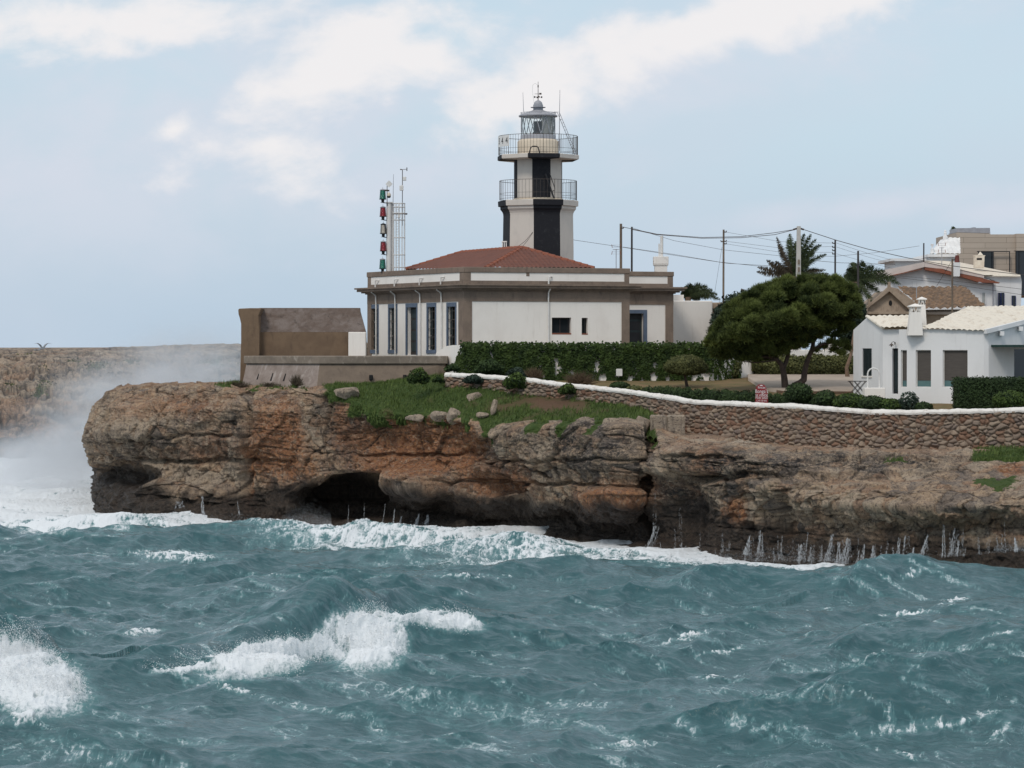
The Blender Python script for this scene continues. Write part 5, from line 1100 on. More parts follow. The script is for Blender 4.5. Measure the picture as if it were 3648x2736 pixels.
FF.panel(mb, ub, FF.len, zb, ze, ow, .18, .22); mb.add([FF.pt(ub, zb), FF.pt(ub, zb, .22), FF.pt(ub, ze, .22), FF.pt(ub, ze)], [(0, 1, 2, 3)])
mb.add([FF.pt(ub, ze), FF.pt(ub, ze, .22), FF.pt(FF.len, ze, .22), FF.pt(FF.len, ze)], [(0, 1, 2, 3)])
uA, uB = EF.u(q4(2075, 0)[0]), EF.u(3760); zd = PZ(q4(0, 1128)[1], 129); EF.panel(mb, -.02, EF.len, zb, ze-.08, [(uA, uB, 6.55, zd)], .3, .2)
mb.add([EF.pt(-.02, ze-.08, .2), EF.pt(EF.len, ze-.08, .2), EF.pt(EF.len, 11.0, .2)], [(0, 1, 2)]); mb.add([FF.pt(FF.len, zb, .22), EF.pt(-.02, zb, .2), EF.pt(-.02, ze, .2), FF.pt(FF.len, ze, .22)], [(0, 1, 2, 3)]); mb.add([EF.pt(EF.len, zb, .2), EF.pt(EF.len, zb, -6), EF.pt(EF.len, 11.0, -6), EF.pt(EF.len, 11.0, .2)], [(0, 1, 2, 3)])
mb.build('wall', M['cool_white'], cot)
w_ = GF.box(MB(), gs[0], gs[1], gs[2], gs[3], -.2, -.16).build('window', M['dark_void'], cot); mb = MB(); um = (gs[0]+gs[1])/2
for a, c in ((gs[0], um-.02), (um+.02, gs[1])):
    GF.box(mb, a, c, gs[2], gs[3], -.08, -.05); n_ = 22
    for q in range(n_): z_ = gs[2]+.08+(gs[3]-gs[2]-.16)*q/n_; GF.box(mb, a+.06, c-.06, z_, z_+.028, -.05, -.025)
mb.build('shutter', M['dark_green'], w_)
GF.box(MB(), gs[0]-.06, gs[1]+.06, gs[2]-.07, gs[2], -.1, .05).build('window_sill', M['plaster'], w_)
d_ = FF.box(MB(), od[0], od[1], od[2], od[3], -.2, -.15).build('door', M['black'], cot); mb = MB()
for q in range(34): z_ = od[2]+.1+(od[3]-od[2]-.2)*q/34; FF.box(mb, od[0]+.06, od[1]-.05, z_, z_+.045, -.15, -.12)
mb.build('louvres', M['dark_green'], d_)
for (a, b_, c, d) in ow:
    zs = c+(d-c)*.185; w_ = FF.box(MB(), a, b_, c+.002, zs, .06, .075).build('window', M['teal_pane'], cot); FF.box(MB(), a, b_, zs, d, .07, .09).build('blind', M['blind'], w_)
    mb = MB(); FF.box(mb, a, a+.035, c, d, .09, .13); FF.box(mb, b_-.035, b_, c, d, .09, .13); FF.box(mb, a+.035, b_-.035, d-.035, d-.001, .09, .13); FF.box(mb, a+.035, b_-.035, c+.001, c+.035, .09, .13); mb.build('window_frame', M['white_pipe'], w_)
EF.box(MB(), uA, uB, 6.55, zd, -.1, -.05).build('glass_door', M['glass'], cot)
mb = MB(); zc__ = PZ(q4(0, 1104)[1], 128.3); EF.box(mb, EF.u(q4(1925, 0)[0])-.2, EF.len, zc__-.05, zc__+.05, .2, 2.0)
u_ = EF.u(3640); EF.box(mb, u_, u_+.09, 6.3, zc__-.05, 1.6, 1.7); mb.build('canopy', simple('green_paint', (.016, .045, .038), None, .5), cot)
rA = [P(3141, 1170, 129.9), P(3300, 1171, 128.75), P(3262, 1126.5, 131.0), P(3090, 1126.5, 131.9)]
rf = tiled_slope('roof', rA, (rA[0], rA[1]), M['white_tile'], cot, .27, .38, .06, .03)
rB = [P(3283, 1171, 128.7), P(3514, 1178, 126.95), P(3880, 1086, 132.4), P(3449, 1096, 134.4)]
tiled_slope('roof_slope', rB, (rB[0], rB[1]), M['white_tile'], rf, .27, .38, .06, .03, kind_seed=4)
mb = MB(); mb.add([rA[3]+Vector((0, 0, .0)), rA[2], rA[2]+Vector((.8, 3, -.8)), rA[3]+Vector((.8, 3, -.8))], [(0, 1, 2, 3)]); mb.build('roof_slope', M['white_tile'], rf)
mb = MB(); a_, b_ = rB[1], rB[2]; mb.extrude([a_+Vector((0, -.12, -.14)), b_+Vector((0, -.12, -.14)), b_+Vector((0, -.12, .06)), a_+Vector((0, -.12, .06))], (-.1, .25, 0)); 
for q in (.12, .3, .48, .66): c_ = a_.lerp(b_, q)+Vector((.1, .0, -.28)); mb.box(c_, (.18, .5, .2))
mb.build('verge', M['cool_white'], rf)
ridge = MB(); ridge_run(ridge, P(3088, 1127, 131.9), P(3146, 1170, 130.0), .07, .3); ridge.build('verge_tiles', M['white_tile'], rf, True)
for (x0, x1, yb, t0, t1, yt, yc, Yd) in [(3232, 3285, 1172, 3241, 3279, 1112, 1081, 128.9), (3270, 3299, 1152, 3273, 3294, 1086, 1057, 130.4)]:
    s_ = Yd/F; mb = MB(); d0, d1 = .30, .24
    lo_ = [(PX(x0, Yd), Yd-d0), (PX(x1, Yd), Yd-d0), (PX(x1, Yd), Yd+d0), (PX(x0, Yd), Yd+d0)]; hi_ = [(PX(t0, Yd), Yd-d1), (PX(t1, Yd), Yd-d1), (PX(t1, Yd), Yd+d1), (PX(t0, Yd), Yd+d1)]
    mb.add([(*p, PZ(yb, Yd)-.3) for p in lo_]+[(*p, PZ(yt, Yd)) for p in hi_], [(0, 1, 5, 4), (1, 2, 6, 5), (2, 3, 7, 6), (3, 0, 4, 7), (4, 5, 6, 7)])
    cxp, hw = PX((t0+t1)/2, Yd), (t1-t0)/2*s_; z0, z1 = PZ(yt, Yd), PZ(yt-18, Yd)
    for sx_ in (-1, 1):
        for sy_ in (-1, 1): mb.box((cxp+sx_*(hw-.04), Yd+sy_*(d1-.04), (z0+z1)/2), (.08, .08, z1-z0))
    for sx_ in (-.4, .4):
        p_ = cxp+sx_*hw; mb.extrude([(p_-.10, Yd-d1, z0), (p_-.05, Yd-d1, z0), (p_+.01, Yd-d1, z1), (p_-.03, Yd-d1, z1)], (0, .05, 0)); mb.extrude([(p_+.10, Yd-d1, z0), (p_+.05, Yd-d1, z0), (p_-.01, Yd-d1, z1), (p_+.03, Yd-d1, z1)], (0, .05, 0))
    mb.box((cxp, Yd, z1+.025), (hw*2+.14, d1*2+.14, .05)); mb.add([(cxp+sx*(hw+.07), Yd+sy*(d1+.07), z1+.05) for sx, sy in ((-1, -1), (1, -1), (1, 1), (-1, 1))]+[(cxp, Yd, PZ(yc, Yd))], [(0, 1, 4), (1, 2, 4), (2, 3, 4), (3, 0, 4)])
    mb.build('chimney', M['plaster'], rf)
for x, y in ((1640, 903), (1805, 847)):
    X_, Y__ = q4(x, y); k = (Y__-1171)/(1096-1171); Yd = 128.5+k*5.6; c_ = P(X_, Y__, Yd); MB().box(c_, (.55, .3, .05)).build('skylight', M['white_pipe'], rf)
mb = MB(); lx, ly = q4(1222, 1085); Yd = 129.6; a_ = P(lx, ly, Yd)
mb.tube([a_+Vector((0, .12, 0)), a_+Vector((0, -.02, .02)), a_+Vector((-.08, -.05, .08)), a_+Vector((-.16, -.06, .06)), a_+Vector((-.19, -.06, -.02))], .014, 6); mb.lathe(a_+Vector((-.19, -.06, -.10)), [(.12, 0), (.10, .03), (.03, .09)], 14); mb.lathe(a_+Vector((-.19, -.06, -.16)), [(.02, 0), (.04, .03), (.03, .07)], 10); mb.box(a_+Vector((0, .1, 0)), (.05, .06, .12)); mb.build('wall_lamp', M['iron'], cot)
# well, folding table
wY = 126.6; s_ = wY/F; well = empty('well', (PX(3113, wY), wY, 6.3), 'white square wellhead with a slender arched hoop beside the cottage', 'well')
MB().box((PX(3113, wY), wY, PZ(1397, wY)-.12), (73*s_, .85, 31*s_+.24)).build('wellhead', M['plaster'], well, bevel=.02)
mb = MB(); c0, rr = PX(3112, wY), 21*s_; zt = PZ(1333, wY)
mb.tube([(c0-rr, wY, PZ(1383, wY)), (c0-rr, wY, zt)]+[(c0-rr*math.cos(a), wY, zt+rr*math.sin(a)) for a in [i*math.pi/10 for i in range(1, 10)]]+[(c0+rr, wY, zt), (c0+rr, wY, PZ(1383, wY))], .035, 8); mb.build('hoop', M['white_pipe'], well, True)
tY = 128.6; s_ = tY/F; tb = empty('folding_table', (PX(3055, tY), tY, 6.3), 'dark folding table frame with crossed legs left of the white well', 'table')
MB().box((PX(3055, tY), tY, PZ(1358, tY)), (66*s_, .5, .03)).build('tabletop', M['dark_wood'], tb)
for sy_ in (-.2, .2):
    for a, c in ((3026, 3066), (3044, 3084), (3066, 3026), (3084, 3044)): MB().tube([(PX(a, tY), tY+sy_, PZ(1359, tY)), (PX(c, tY), tY+sy_*1.02, PZ(1406, tY))], .014, 5).build('leg', M['dark_wood'], tb)
# ============================================================ houses behind
def slab(mb, pts, Y, dep, map_=q5):
    """a solid with this outline, front at depth Y"""
    mb.extrude([P(*map_(x, y), Y) for x, y in pts], (0, dep, 0)); return mb
hb = empty('gabled_house', (PX(3400, 166), 166, 7), 'white gabled house with red tile strips under its verge behind the tan tiled roof', 'house')
mb = MB(); slab(mb, [(60, 1500), (60, 850), (300, 800), (780, 640), (1640, 850), (1800, 900), (1800, 1500)], 165.0, 9); slab(mb, [(1802, 1500), (1802, 890), (1640, 838), (1700, 815), (2165, 830), (2180, 900), (2160, 1500)], 165.6, 8.0); mb.build('wall', M['cool_white'], hb)
pink = simple('pinkish_render', (.66, .585, .54), (.56, .49, .45), .9, 1.4)
mb = MB(); slab(mb, [(60, 760), (780, 618), (780, 690), (290, 822), (60, 838)], 164.6, .38); slab(mb, [(782, 618), (1060, 668), (1180, 690), (1640, 812), (1640, 850), (1180, 760), (1060, 722), (782, 690)], 164.6, .38); hr = mb.build('verge', pink, hb)
cream_t = simple('cream_tile', (.74, .66, .55), (.62, .52, .42), .9, 3, bs_=.4, bscale=8)
r1 = [P(*q5(782, 616), 164.9), P(*q5(1640, 808), 164.9), P(*q5(2170, 812), 166.0), P(*q5(1180, 603), 170.5)]
mb = MB(); mb.add([P(*q5(780, 614), 164.55), P(*q5(1640, 806), 164.55), P(*q5(2175, 800), 168), P(*q5(1300, 625), 176), P(*q5(1050, 600), 178), P(*q5(800, 600), 176)], [(0, 1, 2, 3, 4, 5)]); mb.build('roof', cream_t, hb)
mb = MB()
for k in range(26): x = 1650+k*20; mb.tube([P(*q5(x, 796+k*.4), 165.5), P(*q5(x+6, 822+k*.4), 165.3)], .045, 6)
mb.build('eave_tiles', M['white_tile'], hb)
mb = MB(); slab(mb, [(290, 812), (740, 716), (745, 724), (290, 826)], 164.35, .5); slab(mb, [(792, 700), (1040, 715), (1065, 738), (1180, 762), (1175, 808), (1000, 772), (792, 732)], 164.35, .5)
slab(mb, [(1300, 790), (1440, 815), (1640, 860), (1862, 912), (1858, 926), (1570, 912), (1300, 830)], 164.35, .5); mb.build('tile_strip', M['terracotta_hip'], hb)
mb = MB(); slab(mb, [(1205, 625), (1295, 625), (1290, 825), (1205, 825)], 163.9, .8); st = mb.build('chimney', M['cool_white'], hb); MB().lathe(P(*q5(1250, 625), 164.3), [(.155, 0), (.11, .42), (.09, .43)], 14).build('chimney_pot', simple('clay_pot', (.16, .05, .04), None, .8), st, True)
mb = MB(); slab(mb, [(1508, 700), (1510, 540), (1500, 530), (1500, 522), (1655, 522), (1655, 530), (1645, 540), (1638, 705)], 168, .6); c_ = mb.build('chimney', cream_t, hb)
mb = MB(); q_ = [P(*q5(x, 520), 168+d) for x, d in ((1545, .1), (1625, .1), (1625, .5), (1545, .5))]+[P(*q5(1582, 465), 168.3)]; mb.add(q_, [(0, 1, 4), (1, 2, 4), (2, 3, 4), (3, 0, 4)]); mb.build('chimney_cap', cream_t, c_)
mb = MB(); slab(mb, [(1532, 562), (1608, 562), (1608, 590), (1532, 590)], 167.99, .1); mb.build('flue_opening', M['dark_void'], c_)
for i, (x0, x1, y0, y1, mm) in enumerate([(1608, 1660, 1060, 1225, 'cool_white'), (1849, 1873, 1060, 1266, 'blue'), (1888, 1925, 1060, 1266, 'blue'), (2042, 2090, 1102, 1256, 'blue')]):
    mb = MB(); slab(mb, [(x0, y0), (x1, y0), (x1, y1), (x0, y1)], 164.97 if i == 0 else 165.57, .1); w_ = mb.build('window', M['glass'] if i else simple('curtained_pane', (.42, .43, .42), None, .3), hb)
    mb = MB()
    for xa_, xb_ in ((x0-5, x0+4), (x1-4, x1+5)): slab(mb, [(xa_, y0), (xb_, y0), (xb_, y1), (xa_, y1)], 164.9 if i == 0 else 165.5, .12)
    mb.build('window_frame', M['cool_white'] if i == 0 else simple('navy_paint', (.03, .04, .12), None, .6), w_)
mb = MB(); mb.tube([P(*q5(1768, 935), 164.85), P(*q5(1770, 1290), 164.85)], .05, 8); mb.tube([P(*q5(1560, 915), 164.3), P(*q5(1768, 935), 164.85)], .05, 8); mb.build('drainpipe', M['grey_metal'], hb)
# tan chapel-fronted house
chp = empty('pedimented_house', (PX(3250, 150), 150, 7), 'old tan house with crumbling pediment, small round window and brown tiled roof', 'house')
chm = stone_mat('crumbling_render', (.40, .31, .235), (.31, .235, .175), (.18, .135, .105), .4)
mb = MB(); slab(mb, [(1020, 1000), (1020, 866), (1028, 822), (1180, 692), (1328, 820), (1330, 1000)], 150, 6, q4); slab(mb, [(1332, 1000), (1332, 838), (1880, 832), (1880, 1000)], 151, 5, q4); mb.build('wall', chm, chp)
mb = MB(); slab(mb, [(1018, 826), (1018, 808), (1172, 668), (1184, 668), (1430, 838), (1335, 845), (1180, 700)], 149.7, .5, q4); slab(mb, [(1015, 850), (1340, 850), (1340, 868), (1015, 868)], 149.75, .4, q4)
slab(mb, [(1168, 670), (1172, 640), (1166, 632), (1190, 632), (1186, 640), (1190, 670)], 149.8, .3, q4); slab(mb, [(1020, 812), (1026, 775), (1022, 755), (1040, 755), (1036, 775), (1044, 800)], 149.8, .3, q4); mb.build('pediment_cornice', chm, chp)
mb = MB(); slab(mb, [(1340, 852), (1880, 852), (1880, 872), (1340, 872)], 150.8, .4, q4); mb.build('eaves_cornice', simple('pale_pink_render', (.58, .49, .43), None, .9), chp)
cx0, cy0 = q4(1187, 787); mb = MB(); mb.extrude([P(cx0+6*math.cos(a), cy0+10*math.sin(a), 149.97) for a in [i*math.pi/10 for i in range(20)]], (0, .1, 0)); mb.build('round_window', M['dark_void'], chp)
rp = [P(*q4(1425, 838), 149.9), P(*q4(1888, 826), 150.9), P(*q4(1738, 684), 156.0), P(*q4(1235, 680), 155.2)]
tiled_slope('roof', rp, (rp[0], rp[1]), M['old_tile'], chp, .42, .42, .12, .05, jit=.03)
mb = MB(); slab(mb, [(1185, 668), (1240, 680), (1440, 838), (1425, 845)], 150.3, .5, q4); mb.build('verge', chm, chp)
# modern stone-clad house
m, t, b = new_mat('stone_cladding'); b.inputs['Roughness'].default_value = .85; c_ = N(t, 'ShaderNodeTexCoord'); mp = N(t, 'ShaderNodeMapping'); mp.inputs['Rotation'].default_value = (math.radians(90), 0, 0); L(t, c_.outputs['Object'], mp.inputs[0])
bk = N(t, 'ShaderNodeTexBrick', i_Scale=1.0); bk.inputs['Brick Width'].default_value = 2.9; bk.inputs['Row Height'].default_value = .36; bk.inputs['Mortar Size'].default_value = .012; bk.inputs['Color1'].default_value = (.50, .42, .345, 1); bk.inputs['Color2'].default_value = (.45, .375, .305, 1); bk.inputs['Mortar'].default_value = (.20, .165, .135, 1); L(t, mp.outputs[0], bk.inputs[0])
L(t, mixc(t, math_n(t, 'MULTIPLY', smooth(t, tnoise(t, 2, 5, .6), .4, .7), .3), bk.outputs[0], (.40, .33, .27)), b.inputs['Base Color']); M['cladding'] = m
mod = empty('modern_house', (PX(3560, 186), 186, 7), 'boxy modern house clad in pale tan stone courses on the skyline', 'house')
mb = MB(); slab(mb, [(1242, 1100), (1242, 195), (1730, 210), (1730, 222), (2100, 222), (2100, 1100)], 185.5, 9); slab(mb, [(2102, 1100), (2102, 212), (2700, 212), (2700, 1100)], 185.2, 9); mb.build('wall', M['cladding'], mod)
mb = MB(); slab(mb, [(1243, 192), (1243, 132), (1722, 128), (1728, 205)], 185.7, 3); slab(mb, [(1475, 130), (1475, 120), (1520, 120), (1520, 130)], 186, 1); mb.build('plant_screen', M['grey_metal'], mod)
mb = MB(); slab(mb, [(1552, 470), (1776, 470), (1776, 900), (1552, 900)], 185.47, .2); slab(mb, [(2095, 462), (2700, 462), (2700, 1100), (2095, 1100)], 185.17, .1); mb.build('window', M['glass'], mod)
mb = MB()
for x0, x1, y0, y1 in ((1540, 2012, 462, 474), (2002, 2012, 474, 900), (1768, 1778, 474, 900), (2070, 2700, 455, 466), (2092, 2104, 466, 1100), (2138, 2148, 466, 1100)): slab(mb, [(x0, y0), (x1, y0), (x1, y1), (x0, y1)], 185.1, .12)
mb.build('window_frame', M['black'], mod)
# white pyramid-roofed house
pyr = empty('pyramid_roof_house', (PX(3350, 178), 178, 7), 'white house with steep pyramid tile roof, tall finial and urn left of the modern block', 'house')
mb = MB(); slab(mb, [(850, 1000), (850, 545), (1240, 545), (1240, 1000)], 178, 6); slab(mb, [(355, 1000), (355, 605), (350, 590), (850, 590), (850, 1000)], 179, 5); mb.build('wall', M['cool_white'], pyr)
mb = MB(); slab(mb, [(825, 545), (822, 508), (1250, 505), (1250, 545)], 177.7, 6.6); slab(mb, [(290, 605), (290, 568), (845, 568), (845, 605)], 178.6, 6); mb.build('roof_slab', M['cool_white'], pyr)
a_, b_, c_, d_ = P(*q5(850, 505), 178), P(*q5(1300, 505), 178), P(*q5(1290, 278), 180.6), P(*q5(1105, 278), 180.6); tiled_slope('roof', [a_, b_, c_, d_], (a_, b_), simple('white_pyramid_tile', (.80, .79, .77), (.68, .66, .64), .85, 2), pyr, .30, .4, .05, .02)
mb = MB(); mb.add([a_, d_, P(*q5(1010, 300), 183), P(*q5(860, 505), 184)], [(0, 1, 2, 3)]); mb.build('roof_slope', M['cool_white'], pyr)
mb = MB(); c_ = P(*q5(1080, 320), 180.4); s_ = 180.4/F/4.0365; mb.lathe(c_, [(36*s_, 0), (34*s_, 70*s_), (22*s_, 75*s_), (20*s_, 110*s_), (26*s_, 113*s_), (22*s_, 120*s_), (16*s_, 125*s_), (18*s_, 150*s_), (10*s_, 160*s_), (2*s_, 165*s_)], 12); mb.build('finial', M['cool_white'], pyr)
mb = MB(); c_ = P(*q5(892, 508), 178.2); mb.lathe(c_, [(26*s_, 0), (26*s_, 72*s_), (30*s_, 75*s_), (12*s_, 80*s_), (8*s_, 100*s_), (20*s_, 125*s_), (24*s_, 145*s_), (18*s_, 147*s_)], 14); mb.build('urn', M['cool_white'], pyr, True)
# low wall with rubble coping seen beyond the annex
mb = MB(); mb.box((PX(2556, 163), 163, 9.2), (1.3, .5, 5.2)); o = mb.build('ruined_wall', chm, None, bevel=.05); tag(o, 'stub of old tan masonry between annex and pole', 'wall')
# ============================================================ poles, wires, aerials
M['timber'] = simple('weathered_timber', (.21, .165, .125), (.13, .10, .08), .9, 6, sc=(1, 1, .15)); M['dark_timber'] = simple('tarred_timber', (.045, .042, .045), (.075, .065, .06), .85, 6, sc=(1, 1, .2)); M['concrete'] = simple('pale_concrete', (.55, .525, .49), (.46, .44, .41), .85, 3)
def pole(px_, yt, yb, Y, w, m, label, lean=0, ins=()):
    s_ = Y/F; r = w/2*s_; o = empty('utility_pole', (PX(px_, Y), Y, 7.2), label, 'pole', 'utility poles across the village skyline')
    MB().tube([(PX(px_+lean, Y), Y, 7.2), (PX(px_, Y), Y, PZ(yt, Y))], [r*1.12, r*.92], 10).build('shaft', M[m], o, True)
    for side, y in ins: MB().tube([P(px_, y, Y-.05), P(px_+side*9, y+1, Y-.05), P(px_+side*10, y-4, Y-.05)], .035, 6).build('insulator', M['iron'], o)
    return o
pole(2212, 797, 956, 162, 10, 'timber', 'thick weathered grey pole just right of the lighthouse, beside a television aerial', 0, [(1, 812)])
pole(2251, 808, 963, 163, 7.5, 'dark_timber', 'thin dark pole close beside the thick grey one behind the lighthouse wing', -1)
pole(2578, 818, 1082, 165, 7.5, 'timber', 'tall weathered wooden pole standing alone in open sky between annex and pine', -2, [(1, 826), (1, 859), (1, 868), (-1, 860)])
po = empty('utility_pole', (PX(2845, 152), 152, 8), 'square tapering pale concrete pole in front of the big palm', 'pole', 'utility poles across the village skyline')
mb = MB(); Yp = 152; 
for (xa_, ya_, wa_), (xb_, yb_, wb_) in [((2845.5, 806, 13), (2841.5, 1352, 24))]:
    s_ = Yp/F; a4 = [(PX(xa_, Yp)+i*wa_/2*s_, Yp+j*wa_/2*s_, PZ(ya_, Yp)) for i, j in ((-1, -1), (1, -1), (1, 1), (-1, 1))]; b4 = [(PX(xb_, Yp)+i*wb_/2*s_, Yp+j*wb_/2*s_, PZ(yb_, Yp)) for i, j in ((-1, -1), (1, -1), (1, 1), (-1, 1))]
    mb.add(a4+b4, [(0, 1, 2, 3), (0, 1, 5, 4), (1, 2, 6, 5), (2, 3, 7, 6), (3, 0, 4, 7)])
mb.build('shaft', M['concrete'], po)
for y in (933, 960): MB().box((PX(2846, 151.8), 151.82, PZ(y, 151.8)), (.09, .04, .26)).build('recess', M['render_grey'], po)
for sgn in (-1, 1): MB().tube([P(2845+sgn*6, 814, 152), P(2845+sgn*19, 818, 152)], .05, 6).build('wire_clamp', M['iron'], po)
pole(2975.5, 854, 1000, 160, 7, 'dark_timber', 'dark pole with a column of curled insulators between the two palms', -1, [(-1, 866), (-1, 880), (-1, 892), (-1, 904)])
pole(3057, 894, 1160, 151, 8, 'dark_timber', 'dark wooden pole rising through the drooping palm beside the cottage', 0)
pole(3291, 866, 932, 172, 5.5, 'dark_timber', 'short dark pole on the ridge of the gabled white house', -2)
pole(3392.5, 922, 1108, 148, 7, 'timber', 'tan wooden pole in front of the gabled house, behind the cottage roof', 0, [(1, 925)])
def wire(label, pts, r=.014, m='iron', sag=0.0):
    """a cable through (px, row, depth) points with a little sag per span"""
    out = []
    for (a, b_) in zip(pts, pts[1:]):
        A_, B_ = P(*a), P(*b_)
        for k in range(12): q = k/12; v = A_.lerp(B_, q); v.z -= sag*4*q*(1-q); out.append(v)
    out.append(P(*pts[-1])); o = MB().tube(out, r, 5).build('overhead_cable', M[m], None); return tag(o, label, 'cable', 'overhead cables between the poles')
wire('thick black cable pair slung from the thick grey pole to the concrete pole, upper strand', [(2216, 808, 162), (2340, 834, 160), (2500, 846, 158), (2640, 843, 155), (2760, 829, 153), (2832, 817, 152)], .017)
wire('thick black cable pair slung from the thick grey pole to the concrete pole, lower strand', [(2253, 818, 162), (2340, 836, 160), (2500, 849, 158), (2640, 847, 155), (2760, 836, 153), (2832, 818, 152)], .017)
wire('thick black cable falling from the concrete pole across the gabled house to the right', [(2858, 816, 152), (2980, 856, 152), (3090, 887, 152), (3230, 918, 152), (3391, 947, 148), (3530, 966, 150), (3700, 985, 152)], .019)
wire('long thin line from the lighthouse tower down to the tan house eaves', [(1998, 848, 159.8), (2200, 878, 160), (2400, 909, 158), (2590, 938, 156), (2760, 948, 156)], .011)
wire('second thin line sloping from the grey pole past the lone pole', [(2220, 880, 160), (2400, 906, 160), (2560, 933, 160), (2720, 950, 160)], .010)
wire('thin line from the dark pole sloping to the palm and on to the skyline pole', [(2253, 812, 163), (2400, 857, 163), (2576, 890, 164), (2775, 911, 165), (2975, 913, 168), (3120, 900, 170), (3275, 876, 172)], .010)
for i, (ya, yb_, lb) in enumerate([(826, 872, 'highest'), (859, 884, 'second'), (868, 905, 'third')]): wire(f'faint wire from the lone pole to the insulator pole, {lb} of three', [(2582, ya, 165), (2780, (ya+yb_)/2+12, 163), (2968, yb_-6, 160)], .008)
for i, (ya, yb_, lb) in enumerate([(866, 930, 'highest'), (880, 942, 'second'), (904, 958, 'third')]): wire(f'faint wire from the insulator pole to the white flat-roofed wing, {lb} of three', [(2980, ya, 160), (3090, (ya+yb_)/2+4, 168), (3190, yb_, 178)], .008)
wire('thin line level across the palms at mid height', [(2780, 918, 158), (2990, 936, 160), (3190, 942, 178)], .012)
wire('lower of two drop wires across the white gable', [(3190, 988, 160), (3392, 1012, 148), (3640, 1050, 160)], .012); wire('upper of two drop wires across the white gable', [(3180, 981, 160), (3392, 1000, 148), (3640, 1030, 160)], .012)
wire('slanting stay wire of the lone pole', [(2572, 880, 165), (2545, 1050, 165)], .008); wire('stay wire leaning from the tan pole towards the chapel roof', [(3389, 932, 148), (3330, 1030, 150)], .01)
wire('pair of thin cables curving up the tower, upper', [(1898, 827, 157.6), (1872, 858, 156.5), (1838, 884, 155)], .014); wire('pair of thin cables curving up the tower, lower', [(1898, 829, 157.6), (1880, 856, 156.5), (1858, 882, 155)], .014)
def aerial(px_, yt, yb, Y, label, w=36, red=True):
    s_ = Y/F; o = empty('television_aerial', (PX(px_, Y), Y, PZ(yb, Y)), label, 'aerial', 'television aerials on the roofs')
    MB().tube([(PX(px_, Y), Y, PZ(yb, Y)-.6), (PX(px_, Y), Y, PZ(yt+14, Y))], .022, 6).build('mast', M['grey_metal'], o)
    mb = MB(); zc0 = PZ(yt+16, Y); mb.tube([(PX(px_-w*.3, Y), Y, zc0), (PX(px_+w*.25, Y), Y, zc0)], .018, 5)
    for k in range(5):
        z_ = zc0+(k-2)*8*s_; mb.tube([(PX(px_-w*.38, Y), Y-.05, z_), (PX(px_+w*.42, Y), Y-.05, z_)], .008, 4)
    mb.build('reflector', M['grey_metal'], o)
    mb = MB()
    for sx in (-1, 1):
        for sz in (-1, 1): mb.tube([(PX(px_+sx*w*.45, Y), Y-.05, zc0+sz*18*s_), (PX(px_+sx*w*.38, Y), Y-.05, zc0+sz*6*s_)], .016, 5)
    mb.build('end_clip', M['terracotta_hip'], o)
aerial(2195, 873, 956, 160, 'television aerial beside the thick grey pole on the lighthouse wing roof'); aerial(3355, 867, 930, 168, 'television aerial in front of the white pyramid roof', 30)
mb = MB(); mb.tube([P(3265, 1062, 149), P(3265, 1023, 149)], .025, 6); mb.tube([P(3244, 1022, 149), P(3268, 1024, 149)], .03, 5); mb.tube([P(3250, 1022, 149), P(3249, 1003, 149)], .008, 4); mb.tube([P(3266, 1022, 149), P(3266, 1006, 149)], .008, 4); o = mb.build('television_aerial', M['grey_metal'], None); tag(o, 'small bent aerial just above the twin cottage chimneys', 'aerial', 'television aerials on the roofs')
# for-sale board
sg = empty('sale_sign', (PX(2711, 125.6), 125.6, 6.2), 'red round-topped for-sale board with white lettering behind the dry stone wall', 'sign')
Ys = 125.4; s_ = Ys/F
def q4p(x, y): return P(*q4(x, y), Ys)
pts = [(188, 1525), (192, 1420), (198, 1403), (212, 1390), (232, 1385), (252, 1390), (264, 1402), (270, 1418), (280, 1440), (282, 1525)]
mb = MB(); mb.extrude([q4p(*p) for p in pts], (0, .04, 0)); mb.build('board', simple('red_board', (.25, .022, .030), (.22, .018, .017), .5), sg)
MB().box((PX(2711, Ys), Ys+.08, 6.35), (.08, .06, 1.1)).build('post', M['timber'], sg)
wm = simple('white_lettering', (.75, .73, .72), None, .6)
for txt, y, h_, sx in (('fincas', 1411, 19, 1.0), ("llonga's", 1440, 30, .82), ('SE VENDE', 1470, 17, .92), ('FOR SALE', 1488, 17, .92), ('C. 971 38 18 95', 1509, 14, .62)):
    letters('lettering', txt, h_*1.35/2.0735*s_, wm, sg, q4p(235, y)+Vector((0, -.006, 0)), (1, 0, 0), (0, 0, 1), .003, 'CENTER', sx)
mb = MB(); mb.extrude([q4p(x, y)+Vector((0, -.006, 0)) for x, y in ((218, 1399), (232, 1390), (236, 1393), (246, 1394), (240, 1399))], (0, .006, 0)); mb.build('bird_emblem', wm, sg)
